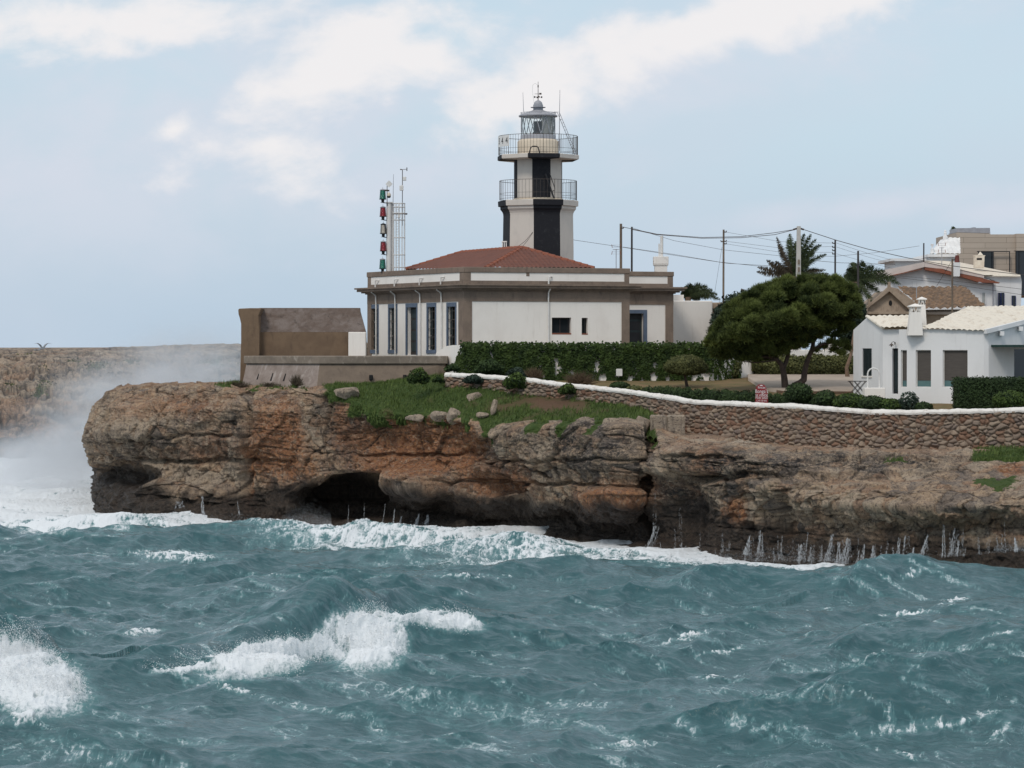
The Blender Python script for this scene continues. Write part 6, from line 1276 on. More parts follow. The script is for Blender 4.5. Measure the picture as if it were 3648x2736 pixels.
# ============================================================ vegetation
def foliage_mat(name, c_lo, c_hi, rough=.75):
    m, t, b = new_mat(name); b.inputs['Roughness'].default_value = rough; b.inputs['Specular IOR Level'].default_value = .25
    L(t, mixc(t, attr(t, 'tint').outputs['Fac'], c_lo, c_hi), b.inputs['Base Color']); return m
M['ivy'] = foliage_mat('ivy_leaf', (.012, .026, .008), (.075, .115, .022)); M['hedge'] = foliage_mat('hedge_leaf', (.012, .024, .009), (.052, .085, .026)); M['pine'] = foliage_mat('pine_needle', (.026, .040, .012), (.155, .185, .045))
M['olive'] = foliage_mat('olive_leaf', (.035, .042, .014), (.16, .165, .060)); M['palm'] = foliage_mat('palm_leaf', (.018, .030, .012), (.085, .105, .045)); M['dead'] = foliage_mat('dead_frond', (.045, .036, .024), (.125, .095, .065))
M['grassm'] = foliage_mat('grass_blade', (.036, .064, .012), (.140, .190, .050)); M['twig'] = foliage_mat('dry_twig', (.055, .036, .024), (.16, .11, .070)); M['dusty'] = foliage_mat('blue_green_leaf', (.012, .022, .016), (.050, .075, .052))
M['bark'] = simple('pine_bark', (.085, .060, .048), (.045, .034, .030), .95, 9, bs_=.8, bd=.04, bscale=14, sc=(1, 1, .35)); M['palm_bark'] = simple('palm_trunk_bark', (.19, .125, .085), (.13, .09, .065), .95, 9, bs_=.6, bscale=14)
vr = np.random.default_rng(11)
def leaf_quads(c, size, asp=.55, updir=None, nrm=None, tint=None, jitter=1.0):
    """leaf-shaped quads at points c; nrm: preferred facing"""
    n = len(c); d = vr.normal(size=(n, 3)); 
    if nrm is not None: d = nrm+jitter*.6*d
    d /= np.linalg.norm(d, axis=1)[:, None]; a = np.cross(d, vr.normal(size=(n, 3)) if updir is None else updir+.5*vr.normal(size=(n, 3))); a /= np.linalg.norm(a, axis=1)[:, None]+1e-9; b_ = np.cross(d, a)
    s = (size*(.6+.8*vr.random(n)))[:, None]
    co = np.stack([c-b_*s, c+a*s*asp-b_*s*.1, c+b_*s, c-a*s*asp-b_*s*.1], 1).reshape(-1, 3)
    tint = vr.random(n) if tint is None else tint
    return co, np.arange(n*4).reshape(n, 4), np.repeat(tint, 4)
def join(parts):
    co, fa, ti, o_ = [], [], [], 0
    for c, f, t_ in parts:
        if f.shape[1] == 4:
            f = np.where((f[:, 2] == f[:, 3])[:, None], f, f); a3 = f[:, [0, 1, 2]]; b3 = f[:, [0, 2, 3]][f[:, 2] != f[:, 3]]; f = np.concatenate([a3, b3])
        co.append(c); fa.append(f+o_); ti.append(t_); o_ += len(c)
    return np.concatenate(co), np.concatenate(fa), np.concatenate(ti)
def sphere_pts(n):
    v = vr.normal(size=(n, 3)); return v/np.linalg.norm(v, axis=1)[:, None]
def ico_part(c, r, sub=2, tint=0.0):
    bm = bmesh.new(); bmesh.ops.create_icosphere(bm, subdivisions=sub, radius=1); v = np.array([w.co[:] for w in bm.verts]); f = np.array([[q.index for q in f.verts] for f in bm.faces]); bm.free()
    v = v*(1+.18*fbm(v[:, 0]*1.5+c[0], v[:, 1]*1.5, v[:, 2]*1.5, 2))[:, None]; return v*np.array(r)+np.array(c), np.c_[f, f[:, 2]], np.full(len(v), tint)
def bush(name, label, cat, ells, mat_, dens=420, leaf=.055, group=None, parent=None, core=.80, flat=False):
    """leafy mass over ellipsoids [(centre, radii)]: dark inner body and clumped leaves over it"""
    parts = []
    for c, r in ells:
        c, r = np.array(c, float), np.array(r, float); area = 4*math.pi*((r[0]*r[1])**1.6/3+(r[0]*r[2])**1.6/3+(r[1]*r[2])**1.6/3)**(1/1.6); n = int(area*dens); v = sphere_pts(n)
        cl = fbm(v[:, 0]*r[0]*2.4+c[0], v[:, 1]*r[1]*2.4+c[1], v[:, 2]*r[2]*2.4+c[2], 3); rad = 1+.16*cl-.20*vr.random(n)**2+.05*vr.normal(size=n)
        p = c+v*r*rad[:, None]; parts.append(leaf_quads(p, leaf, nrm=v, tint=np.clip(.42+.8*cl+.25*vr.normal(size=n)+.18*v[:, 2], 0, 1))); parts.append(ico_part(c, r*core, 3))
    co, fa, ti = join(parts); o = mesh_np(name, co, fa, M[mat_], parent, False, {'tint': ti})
    if parent is None: tag(o, label, cat, group)
    return o
def at(x, y, Y): return tuple(P(x, y, Y))
def E(x, y, Y, rx_, rz_, ry_=None): s_ = Y/F; return (at(x, y, Y), (rx_*s_, (ry_ or rx_)*s_, rz_*s_))
# ---- ivy on the retaining wall
n = 26000; q = vr.uniform(1640, 2600, n); v = vr.random(n)
Yq = rwY(q); ztop = rwtop(q); zbot = np.full(n, 7.38); xw = (q-1824)*Yq/F
holes = np.zeros(n); rowq = 1229+v*128
for hx, hy, a_, b_ in [(1920,1295,10,30),(1935,1320,14,26),(1985,1315,14,34),(1978,1288,9,16),(2127,1310,13,32),(2100,1330,12,16),(2035,1325,16,18),(2333,1305,10,16),(2270,1320,10,14),(2330,1335,12,12),(2550,1300,14,40),(2575,1330,22,30),(2500,1335,16,20),(2205,1332,14,16)]: holes = np.maximum(holes, ell(q+6*vr.normal(size=n), rowq, hx, hy, a_, b_, 0, .4))
lft = q < 1640+sst(0, 1, v)*60+14*vr.normal(size=n)
nz_ = fbm(q*.03, v*3, 0*q, 3)
keep = (holes < .45) & ~lft & (nz_ > -.42+.35*(v > .8)*1.0) & (q < 2590-40*v)
q, v, Yq, ztop, xw, nz_ = [a[keep] for a in (q, v, Yq, ztop, xw, nz_)]
zz = ztop+.07-v*(ztop-7.36)+.05*vr.normal(size=len(q)); thick_ = .10+.22*(1-v)*vr.random(len(q))+.12*np.clip(nz_+.2, 0, 1)
c = np.stack([xw, Yq-thick_, zz], 1); over = v < .05; c[over, 1] += .35*vr.random(over.sum()); c[over, 2] += .06*vr.random(over.sum())
pa = [leaf_quads(c, .075, .7, nrm=np.array([[0, -1, .35]]), tint=np.clip(.22+.55*nz_+.30*vr.random(len(q))**2+.25*(vr.random(len(q)) > .9), 0, 1))]
for k in range(150):   # hanging and climbing tendrils at the ragged edges
    x0 = vr.choice([vr.uniform(1628, 1668), vr.uniform(1880, 2140), vr.uniform(2530, 2640)]); L_ = vr.uniform(.3, 1.1); z0 = vr.uniform(7.6, 8.9); m_ = 26; tt = np.linspace(0, 1, m_); Y0 = float(rwY(x0)); cc = np.stack([PX(x0, Y0)+(vr.uniform(-.3, .35)*tt)+.03*vr.normal(size=m_), np.full(m_, Y0-.12), z0-L_*tt], 1); cc = cc[cc[:, 2] > 7.35]
    if len(cc): pa.append(leaf_quads(cc, .06, .7, nrm=np.array([[0, -1, .3]]), tint=np.clip(.35+.3*vr.random(len(cc)), 0, 1)))
co, fa, ti = join(pa); o = mesh_np('ivy', co, fa, M['ivy'], None, False, {'tint': ti}); tag(o, 'dark green ivy draped over the white retaining wall below the keeper\'s house', 'ivy')
# ---- garden shrubs and hedges
def gE(x, y, rx_, rz_, ry_=None, dY=0.0):
    """ellipsoid whose foot stands on the garden ground at its column"""
    Y = gy(x, min(y+rz_, 1475))+dY; return E(x, y, Y, rx_, rz_, ry_)
def band_hedge(label, x0, x1, yt0, yt1, dY, hh, n_=9, rr=30):
    ells = []
    for q in np.linspace(x0, x1, n_):
        Y = float(wl(q))+dY; yt = np.interp(q, [x0, x1], [yt0, yt1])+vr.uniform(-3, 3); ells.append(E(q, yt+hh, Y, rr, hh, 24))
    return bush('hedge', label, 'hedge', ells, 'hedge', 620, .050)
band_hedge('long low clipped hedge behind the white-capped wall left of the red board', 2310, 2690, 1376, 1392, 1.9, 34, 12, 30)
band_hedge('low bushy hedge behind the white-capped wall right of the red board', 2740, 2900, 1400, 1404, 1.7, 34, 6, 26)
for x, y, rx_, rz_, lb, mt_ in [(2845, 1398, 46, 34, 'rounded bush hiding the foot of the pine trunks', 'hedge'), (2941, 1420, 36, 30, 'small round bush right of the pine foot', 'hedge'), (3030, 1432, 62, 30, 'broad leafy bush below the folding table', 'ivy'), (3110, 1440, 60, 28, 'leafy bush in front of the white well', 'hedge'), (3170, 1446, 50, 26, 'low bush between the well and the tall shrub', 'ivy'),
                               (3238, 1434, 36, 38, 'upright airy shrub in front of the cottage windows', 'dusty'), (3290, 1452, 34, 20, 'low spreading bush at the foot of the airy shrub', 'hedge'), (2208, 1377, 36, 17, 'small dark round bush alone on the dry lawn', 'hedge'), (2262, 1388, 30, 14, 'low greenish cushion plant beside the round lawn bush', 'olive'), (3600, 1425, 60, 34, 'leafy bush in front of the big clipped box hedge', 'ivy')]:
    Y = float(wl(x))+(1.2 if x > 2300 else 4.0); bush('bush', lb, 'bush', [E(x, y, Y, rx_, rz_), E(x-rx_*.4, y+rz_*.25, Y+.1, rx_*.6, rz_*.75), E(x+rx_*.45, y+rz_*.2, Y, rx_*.55, rz_*.8)], mt_, 520 if mt_ != 'dusty' else 260, .055, core=.8 if mt_ != 'dusty' else .3)
# big clipped box hedge: a squared body with leaves on its faces
Yh = 121.8; x0, x1 = PX(3414, Yh), PX(3900, Yh); zt, z0 = PZ(1352, Yh), 5.9; n = 16000; u, w = vr.random(n), vr.random(n); top_ = vr.random(n) < .25; side = (vr.random(n) < .12) & ~top_
c = np.stack([x0+(x1-x0)*u, np.full(n, Yh), z0+(zt-z0)*w], 1); c[top_, 1] += 1.6*w[top_]; c[top_, 2] = zt; c[side, 0] = x0; c[side, 1] += 1.6*u[side]; nn_ = np.tile([0, -1., .2], (n, 1)); nn_[top_] = (0, 0, 1); nn_[side] = (-1, -.2, .2)
tn = fbm(c[:, 0]*1.5, c[:, 1]*1.5, c[:, 2]*1.5, 3); c += .05*vr.normal(size=(n, 3))+nn_*(.05*tn)[:, None]; b0 = MB().box(((x0+x1)/2, Yh+.8, (z0+zt)/2), (x1-x0-.06, 1.54, zt-z0-.06)); bc = np.array(b0.v)
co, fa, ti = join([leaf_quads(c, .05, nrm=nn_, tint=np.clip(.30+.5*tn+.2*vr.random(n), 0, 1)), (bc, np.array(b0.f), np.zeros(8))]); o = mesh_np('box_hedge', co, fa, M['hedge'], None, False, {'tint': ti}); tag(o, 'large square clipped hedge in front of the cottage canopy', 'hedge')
# topiary tree
Yt = gy(2445, 1380); tp = empty('topiary_tree', (PX(2446, Yt), Yt, 7), 'small domed ornamental tree on the dry lawn in front of the ivy', 'tree')
bush('crown', None, None, [E(2444, 1300, Yt, 66, 36), E(2400, 1308, Yt, 34, 24), E(2490, 1310, Yt-.1, 32, 22), E(2446, 1318, Yt, 58, 18)], 'olive', 900, .04, parent=tp, core=.86)
MB().tube([P(2437, 1322, Yt), P(2441, 1345, Yt), P(2449, 1384, Yt)], [.05, .065, .09], 8).build('trunk', M['bark'], tp, True)
# reed hedge behind the terrace
ells = [E(x, 1306+4*math.sin(x*.06), 148.2, 26, 42, 30) for x in np.linspace(2700, 3025, 14)]
o = bush('hedge', 'pale yellowish reed hedge behind the terrace, between pine trunks and cottage', 'hedge', ells, 'olive', 500, .06, core=.8)
bush('bush', 'slim reddish-green shrub against the white wall left of the pine', 'bush', [E(2620, 1318, 147, 18, 30), E(2628, 1296, 147, 13, 22), E(2612, 1332, 146.8, 20, 14)], 'olive', 300, .06, core=.4)
MB().tube([P(3020, 1352, 146), P(3016, 1310, 146), P(3030, 1270, 146.3), P(3038, 1225, 146.8), P(3046, 1170, 147)], [.13, .10, .09, .09, .08], 8).build('tree_trunk', M['palm_bark'], None, True); tag(bpy.data.objects['tree_trunk'], 'bare tan sinuous trunk standing against the cottage corner', 'tree')
# round dark shrub tree behind the pine
bush('round_shrub', 'dark blue-green rounded tree crown beyond the annex, left of the pine', 'tree', [E(2660, 1140, 156, 110, 100), E(2590, 1160, 156, 60, 80), E(2720, 1100, 157, 90, 70), E(2600, 1230, 156, 80, 90)], 'dusty', 170, .10, core=.9)
bush('round_shrub', 'shadowy shrub mass between pine crown and cottage gable', 'tree', [E(3050, 1120, 149.3, 36, 60), E(3020, 1180, 149.6, 36, 50)], 'dusty', 220, .09, core=.8)
# ---- pine
Yp = 137.4; sP = Yp/F
pine = empty('pine_tree', (PX(2800, Yp), Yp, 6.9), 'broad dark green wind-shaped pine with two dark leaning trunks beside the terrace', 'tree')
out = [(2520,1212),(2545,1178),(2572,1140),(2600,1096),(2650,1062),(2700,1036),(2752,1014),(2811,996),(2850,1000),(2890,990),(2950,998),(3010,1000),(3038,1040),(3062,1080),(3060,1110),(3038,1146),(2990,1168),(2950,1180),(2925,1210),(2890,1226),(2850,1240),(2811,1250),(2770,1268),(2720,1282),(2660,1280),(2600,1272),(2560,1260),(2534,1240)]
cl = []
while len(cl) < 420:
    x, y = vr.uniform(2515, 3070), vr.uniform(985, 1285)
    if not in_poly(np.array([x]), np.array([y]), out)[0]: continue
    r = vr.uniform(17, 36)
    ins_ = all(in_poly(np.array([x+dx_*r*.85]), np.array([y+dy_*r*.75]), out)[0] for dx_, dy_ in ((1, 0), (-1, 0), (0, 1), (0, -1)))
    if not ins_: r *= .55
    dm = min(np.hypot(x-a, y-b_) for a, b_ in out); cl.append((x, y, vr.uniform(-1, 1)*min(2.6, .3+dm*sP*1.6), r))
for x, y, r in ((2962, 1222, 12), (2985, 1232, 15), (3006, 1226, 13), (2972, 1250, 12), (2996, 1262, 10), (3016, 1246, 11), (2930, 1240, 12), (2905, 1252, 10), (3036, 1176, 12), (2548, 1270, 12), (2580, 1280, 14), (2525, 1222, 13), (2700, 1290, 10), (2545, 1255, 20), (2575, 1268, 20), (2610, 1276, 20), (2650, 1284, 18), (2690, 1282, 16), (2560, 1235, 22), (2730, 1280, 14), (3020, 1160, 18), (3000, 1185, 15), (2975, 1200, 13)): cl.append((x, y, vr.uniform(-.4, .4), r))
tufts, tdir, ttin = [], [], []
for x, y, dy_, r in cl:
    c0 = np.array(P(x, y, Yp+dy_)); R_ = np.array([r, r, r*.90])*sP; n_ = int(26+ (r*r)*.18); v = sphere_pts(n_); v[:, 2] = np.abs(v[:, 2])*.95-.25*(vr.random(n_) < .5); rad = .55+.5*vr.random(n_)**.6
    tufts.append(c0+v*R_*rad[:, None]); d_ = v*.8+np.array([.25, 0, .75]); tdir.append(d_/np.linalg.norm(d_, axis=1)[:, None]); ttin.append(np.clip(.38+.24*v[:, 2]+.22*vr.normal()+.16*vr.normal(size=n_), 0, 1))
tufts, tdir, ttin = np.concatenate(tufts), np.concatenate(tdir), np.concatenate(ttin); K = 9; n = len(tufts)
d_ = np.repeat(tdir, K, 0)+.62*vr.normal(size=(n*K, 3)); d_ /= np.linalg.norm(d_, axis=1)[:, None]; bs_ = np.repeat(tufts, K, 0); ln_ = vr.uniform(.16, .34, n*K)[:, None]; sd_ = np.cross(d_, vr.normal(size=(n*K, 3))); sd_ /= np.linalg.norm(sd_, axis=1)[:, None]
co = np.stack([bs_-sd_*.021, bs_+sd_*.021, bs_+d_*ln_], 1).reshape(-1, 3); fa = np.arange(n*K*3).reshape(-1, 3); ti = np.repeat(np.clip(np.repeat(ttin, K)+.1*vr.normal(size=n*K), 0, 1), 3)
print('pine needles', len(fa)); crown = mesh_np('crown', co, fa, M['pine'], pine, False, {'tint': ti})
mb = MB()
def limb(pts, r0, r1): n_ = len(pts); mb.tube([P(x, y, Yp+d) for x, y, d in pts], [r0+(r1-r0)*i/(n_-1) for i in range(n_)], 9)
limb([(2799,1396,0),(2797,1378,0),(2794,1345,.05),(2789,1318,.1),(2782,1296,.1),(2768,1282,0),(2745,1272,-.1),(2700,1270,-.2),(2640,1262,-.3)], .20, .05)
limb([(2789,1312,.1),(2800,1290,.2),(2808,1262,.3),(2815,1220,.3),(2812,1160,.4),(2800,1080,.3)], .13, .04); limb([(2782,1296,.1),(2766,1276,.4),(2745,1250,.8),(2715,1210,1.0),(2680,1150,1.1)], .10, .03)
limb([(2812,1400,-.2),(2818,1388,-.2),(2832,1374,-.15),(2852,1364,-.1),(2864,1352,0),(2866,1330,.05),(2872,1300,.1),(2882,1270,.1),(2892,1246,.1),(2898,1220,.1),(2905,1180,.1),(2900,1130,.2),(2895,1060,.1)], .22, .05)
limb([(2884,1262,.1),(2905,1240,.0),(2930,1226,-.1),(2965,1222,-.1),(3000,1236,-.1)], .09, .03); limb([(2900,1210,.1),(2930,1180,.4),(2965,1140,.6),(3000,1090,.6)], .10, .03); limb([(2768,1282,0),(2730,1288,-.4),(2690,1292,-.6),(2650,1288,-.8)], .05, .02); limb([(2905,1180,.1),(2870,1120,-.6),(2850,1060,-.8)], .09, .03)
mb.build('trunk', M['bark'], pine, True)
# ---- palms
def frond(c0, tip, Yc, lenf=.42, bow=.18, mat_='palm', depth=0.0, n_=52, width=1.0, droop=.45):
    a, b_ = np.array(P(*c0, Yc)), np.array(P(*tip, Yc+depth)); L_ = np.linalg.norm(b_-a); tt = np.linspace(0, 1, n_)
    mid = (a+b_)/2+np.array([-.02*L_, 0, bow*L_]); pts = ((1-tt)**2)[:, None]*a+(2*tt*(1-tt))[:, None]*mid+(tt**2)[:, None]*b_
    tg = np.gradient(pts, axis=0); tg /= np.linalg.norm(tg, axis=1)[:, None]; parts = []
    sd0 = np.cross(tg, [0, 1., .15]); sd0 /= np.linalg.norm(sd0, axis=1)[:, None]; out_ = np.cross(tg, sd0)
    for s_ in (-1, 1):
        for rep in range(2):
            w_ = 1.3*lenf*np.sin(np.pi*np.clip(.08+.92*tt, 0, 1))**.6*(.75+.35*vr.random(n_)); p0 = pts+tg*vr.uniform(-.04, .04, n_)[:, None]
            d_ = sd0*s_*(.95+.25*vr.random(n_))[:, None]+out_*vr.uniform(-.5, .5, n_)[:, None]+tg*(.45+.3*vr.random(n_))[:, None]+np.array([.55, 0, -droop])*vr.uniform(.5, 1.2, n_)[:, None]; d_ /= np.linalg.norm(d_, axis=1)[:, None]
            e_ = tg*.024*width; parts.append((np.stack([p0-e_, p0+e_, p0+d_*w_[:, None]], 1).reshape(-1, 3), np.arange(n_*3).reshape(-1, 3), np.repeat(np.clip(.35+.3*vr.normal(size=n_), 0, 1), 3)))
    rb = MB().tube([tuple(p) for p in pts[::4]], [.03*(1-.8*k/len(pts[::4])) for k in range(len(pts[::4]))], 5, False); parts.append((np.array(rb.v), np.array(rb.f), np.full(len(rb.v), .6)))
    return parts
def palm(label, base, c0, Yc, tips, dead=(), lenf=.42, trunk_r=.22, rnd=0, rr=60, bow=.18):
    o = empty('palm_tree', (PX(base[0], Yc), Yc, 7.2), label, 'palm', 'wind-blown palms on the skyline')
    MB().tube([(PX(base[0], Yc), Yc, 7.2), (PX((base[0]+c0[0])/2, Yc), Yc, (7.2+PZ(c0[1], Yc))/2), P(*c0, Yc)], [trunk_r*1.15, trunk_r, trunk_r*.9], 10).build('trunk', M['palm_bark'], o, True)
    tips = list(tips)
    for k in range(rnd): a = vr.uniform(-.3, 3.4); tips.append((c0[0]+rr*(math.cos(a)+.35), c0[1]-rr*math.sin(a)*.8, vr.uniform(-1.5, 1.5)))
    pa = []
    for tp_ in tips: pa += frond(c0, tp_[:2], Yc, lenf, bow=bow, depth=tp_[2] if len(tp_) > 2 else vr.uniform(-.9, .9))
    co, fa, ti = join(pa); mesh_np('crown', co, fa, M['palm'], o, False, {'tint': ti})
    if dead:
        pa = []
        for tp_ in dead: pa += frond(c0, tp_[:2], Yc, lenf*.85, bow=tp_[2] if len(tp_) > 2 else .05, depth=vr.uniform(-.6, .6))
        co, fa, ti = join(pa); mesh_np('dead_fronds', co, fa, M['dead'], o, False, {'tint': ti})
    return o
palm('tallest ragged palm behind the concrete pole, its fronds blown to the right', (2822, 1200), (2826, 985), 155.5, [(2814, 832), (2806, 850), (2866, 832), (2890, 834), (2908, 852), (2920, 870), (2926, 872), (2902, 900), (2945, 906), (2900, 925), (2880, 950), (2918, 962), (2930, 990), (2900, 1000), (2835, 860), (2880, 880), (2860, 930)], [(2766, 842, -.05), (2772, 870, -.03), (2698, 952, .02), (2694, 968, 0), (2730, 926, 0), (2738, 940, .03), (2762, 930, 0), (2770, 950, .05), (2745, 1010, .1), (2942, 962, .1), (2954, 975, .05), (2925, 1010, .1)], .25, .25)
palm('drooping palm with long fronds hanging over the tan pediment', (3052, 1200), (3046, 1004), 152.5, [(3006, 985, .6), (3018, 958, -.5), (3040, 936, .3), (3078, 934, -.4), (3112, 950, .5), (3152, 966, -.3), (3192, 992, .2), (3208, 1012, -.2), (3166, 1014, -.6), (3132, 1042, .2), (3106, 1078, -.3), (3066, 1092, .3), (3034, 1060, -.5), (3016, 1030, .4), (3094, 1000, .8), (3050, 1040, -.8), (3030, 1090, .3), (3046, 1110, 0)], (), .34, .25, bow=.24)
palm('bushy green palm just right of the annex, combed over by the wind', (2466, 1150), (2450, 1058), 170, [(2440, 1020, .3), (2462, 1012, -.3), (2494, 1012, .4), (2520, 1020, -.2), (2538, 1034, .2), (2556, 1050, -.4), (2566, 1068, .3), (2524, 1062, -.3), (2492, 1068, .5), (2426, 1044, -.3), (2478, 1036, .6), (2506, 1044, -.6), (2440, 1040, 0)], (), .30, .22, bow=.22)
palm('small palm left of the pine top with a few upright fronds', (2690, 1120), (2686, 1072), 168, [(2670, 1050), (2676, 1035), (2692, 1020), (2708, 1014), (2724, 1024), (2738, 1038), (2745, 1052), (2716, 1040), (2700, 1040), (2728, 1056)], [(2656, 1040, .0), (2628, 1045, .0), (2640, 1030, 0)], .26, .2)
palm('far palm peeping over the modern house, one curved frond upright', (3402, 1000), (3390, 848), 190, [(3398, 808), (3402, 812), (3394, 830), (3412, 834), (3420, 838), (3408, 846), (3380, 840)], (), .22, .18)
# ---- shrubs on the cliff-top turf
def gr_at(x, y):
    """depth of the headland ground seen at a photo position (rim to inland)"""
    i = int(np.argmin(np.abs(s_x-x))); tm = (ts > 5.9) & (ts < 7.4); zz_ = CO2[i][tm]; rows = HOR+(EYE-zz_[:, 2])*F/zz_[:, 1]; k = int(np.argmin(np.abs(rows-y))); return float(zz_[k, 1])
for x, y, rx_, rz_, lb, mt_, dn in [(1490, 1338, 40, 30, 'leafy green fig-like shrub against the platform wall', 'ivy', 240), (1612, 1310, 28, 14, 'low dark shrub right of the platform corner', 'hedge', 500), (1742, 1306, 50, 28, 'wide dark shrub against the left end of the ivy', 'hedge', 460), (1838, 1326, 36, 18, 'rounded grey-green bush above the low wall', 'dusty', 460), (1686, 1350, 36, 16, 'dark low bush in front of the thin end of the wall', 'dusty', 420), (1838, 1356, 46, 30, 'tall leafy weed shrub in front of the wall cap', 'ivy', 240), (2022, 1385, 34, 20, 'sprawling green shrub in front of the wall near the dry bush', 'ivy', 260), (1560, 1350, 20, 12, 'small green tuft between shrub and wall end', 'ivy', 240)]:
    Y = gr_at(x, min(y+rz_*.8, 1470)) if y > 1335 else 143.9; Y = min(Y, float(wl(max(x, 1590)))-.6) if y > 1335 else Y
    bush('shrub', lb, 'shrub', [E(x, y, Y, rx_*.8, rz_*.8), E(x-rx_*.5, y+rz_*.4, Y, rx_*.55, rz_*.6), E(x+rx_*.5, y+rz_*.35, Y+.1, rx_*.55, rz_*.65), E(x+rx_*.1, y-rz_*.5, Y, rx_*.4, rz_*.5)], mt_, dn, .065, core=.35 if dn < 300 else .8)
def dry_bush(label, x, y, Y, rx_, rz_, n_=420, mat_='twig'):
    s_ = Y/F; c0 = np.array(P(x, y, Y)); a = vr.uniform(-1.25, 1.25, n_)+.25; ph = vr.uniform(-1, 1, n_); ln_ = vr.uniform(.5, 1.1, n_)
    d_ = np.stack([np.sin(a)*rx_*s_, ph*rx_*s_*.6, np.cos(a)*rz_*s_*1.9], 1)*ln_[:, None]; sd_ = np.cross(d_, vr.normal(size=(n_, 3))); sd_ /= np.linalg.norm(sd_, axis=1)[:, None]
    st = c0+np.stack([vr.uniform(-.5, .5, n_)*rx_*s_, vr.uniform(-.3, .3, n_)*rx_*s_, -rz_*s_+0*a], 1); md = st+d_*.55+.03*vr.normal(size=(n_, 3)); w_ = .010
    co = np.stack([st-sd_*w_, st+sd_*w_, md+sd_*w_*.8, md-sd_*w_*.8, md-sd_*w_*.8, md+sd_*w_*.8, st+d_+sd_*.002, st+d_-sd_*.002], 1).reshape(-1, 3); fa = np.arange(n_*8).reshape(-1, 4)
    o = mesh_np('dry_bush', co, fa, M[mat_], None, False, {'tint': np.repeat(vr.random(n_), 8)}); return tag(o, label, 'bush')
dry_bush('reddish dry bush behind the wall, left of the white gaps in the ivy', 1902, 1325, 139.5, 34, 22); dry_bush('brown tangled dead bush leaning over the wall cap', 2062, 1345, 139.0, 56, 28, 700); dry_bush('brown wind-bent tuft at the foot of the platform scarp', 1055, 1352, 144.0, 26, 22, 420, 'dead'); dry_bush('small brown tuft left of the bent one on the cliff edge', 960, 1368, 145.6, 36, 10, 260, 'dead'); dry_bush('broad tan grass tuft at the left end of the platform', 840, 1366, 147.4, 46, 14, 520, 'dead'); dry_bush('bare twig bush at the wall end beside the platform', 1575, 1340, 143.5, 22, 30, 160)
# ---- grass blades on the headland turf
gm = grassm*(T > 5.0)*(T < 7.35)*(1-.75*soil)
wgt = gm.copy(); A_ = np.linalg.norm(np.cross(np.gradient(CO2, axis=0), np.gradient(CO2, axis=1)), axis=2); wgt = (wgt > .5)*gm*A_; pw_ = wgt.ravel()/wgt.sum(); n = 60000
ix = vr.choice(wgt.size, n, p=pw_); base_ = CO2.reshape(-1, 3)[ix]+.03*vr.normal(size=(n, 3)); pxx = px.ravel()[ix]; ngr = turf_pts[1].reshape(-1, 3)[ix]
cl_ = fbm(base_[:, 0]*.9, base_[:, 1]*.9, 0*base_[:, 0], 3); hgt = (.10+.16*np.clip(cl_+.35, 0, 1)+.06*vr.random(n)); steep = 1-np.clip(ngr[:, 2], 0, 1)
hang = (steep > .55)[:, None]
d_ = np.where(hang, np.array([.05, -.35, -1.0]), np.array([.25, 0, 1.0]))+.35*vr.normal(size=(n, 3)); d_ /= np.linalg.norm(d_, axis=1)[:, None]; hgt = hgt*np.where(steep > .55, 1.3, 1.0)
sd_ = np.cross(d_, vr.normal(size=(n, 3))); sd_ /= np.linalg.norm(sd_, axis=1)[:, None]; off = ngr*np.where(steep > .55, .06, 0)[:, None]; tip = base_+off+d_*hgt[:, None]
co = np.stack([base_+off-sd_*.022, base_+off+sd_*.022, tip], 1).reshape(-1, 3); ti = np.repeat(np.clip(.40+.55*cl_+.18*vr.normal(size=n), 0, 1), 3)
o = mesh_np('grass', co, np.arange(n*3).reshape(-1, 3), M['grassm'], None, False, {'tint': ti}, 'stuff'); o['label'] = 'green wild grass on the cliff top and hanging over its edge'
# ---- gulls over the far shore
M['gull'] = simple('gull_feather', (.30, .31, .33), (.20, .21, .23), .7)
def gull(label, x, y, Y, up, span=1.25):
    c0 = Vector(P(x, y, Y)); bm = bmesh.new(); 
    def V(a, b_, c_): return bm.verts.new(c0+Vector((a, b_, c_)))
    prof = [(-.30, .01), (-.24, .035), (-.12, .065), (.02, .075), (.14, .055), (.20, .045), (.25, .05), (.30, .035), (.36, .004)]; rings = [[V(a, r*math.cos(k*math.pi/4), r*math.sin(k*math.pi/4)+.02*max(0, a-.1)) for k in range(8)] for a, r in prof]
    for i in range(len(rings)-1):
        for k in range(8): bm.faces.new((rings[i][k], rings[i][(k+1)%8], rings[i+1][(k+1)%8], rings[i+1][k]))
    for s_ in (-1, 1):
        sec = [(0, .10, .0, .03), (.25, .11, .22*up, .02), (.45, .09, .30*up, .012), (.75, .04, .26*up, .006)]; rr_ = []
        for w_, ch_, h_, th in sec:
            sx = s_*w_*span*.8; rr_.append([V(sx*.75+.1+ch_*q, s_*w_*.5, h_*span+tz) for q, tz in ((.9, 0), (0, th), (-.9, 0), (0, -th))])
        for i in range(len(rr_)-1):
            for k in range(4): bm.faces.new((rr_[i][k], rr_[i][(k+1)%4], rr_[i+1][(k+1)%4], rr_[i+1][k]))
        bm.faces.new(rr_[-1])
    bmesh.ops.recalc_face_normals(bm, faces=bm.faces); me = bpy.data.meshes.new('gull'); bm.to_mesh(me); bm.free(); me.polygons.foreach_set('use_smooth', np.ones(len(me.polygons), bool)); o = link('gull', me, M['gull']); return tag(o, label, 'gull', 'gulls above the far shore')
gull('larger gull with raised wings over the far shore', 148, 1242, 240, 1.0, 1.6); gull('smaller gull gliding low left of the raised-wing one', 131, 1247, 250, .25, .8)
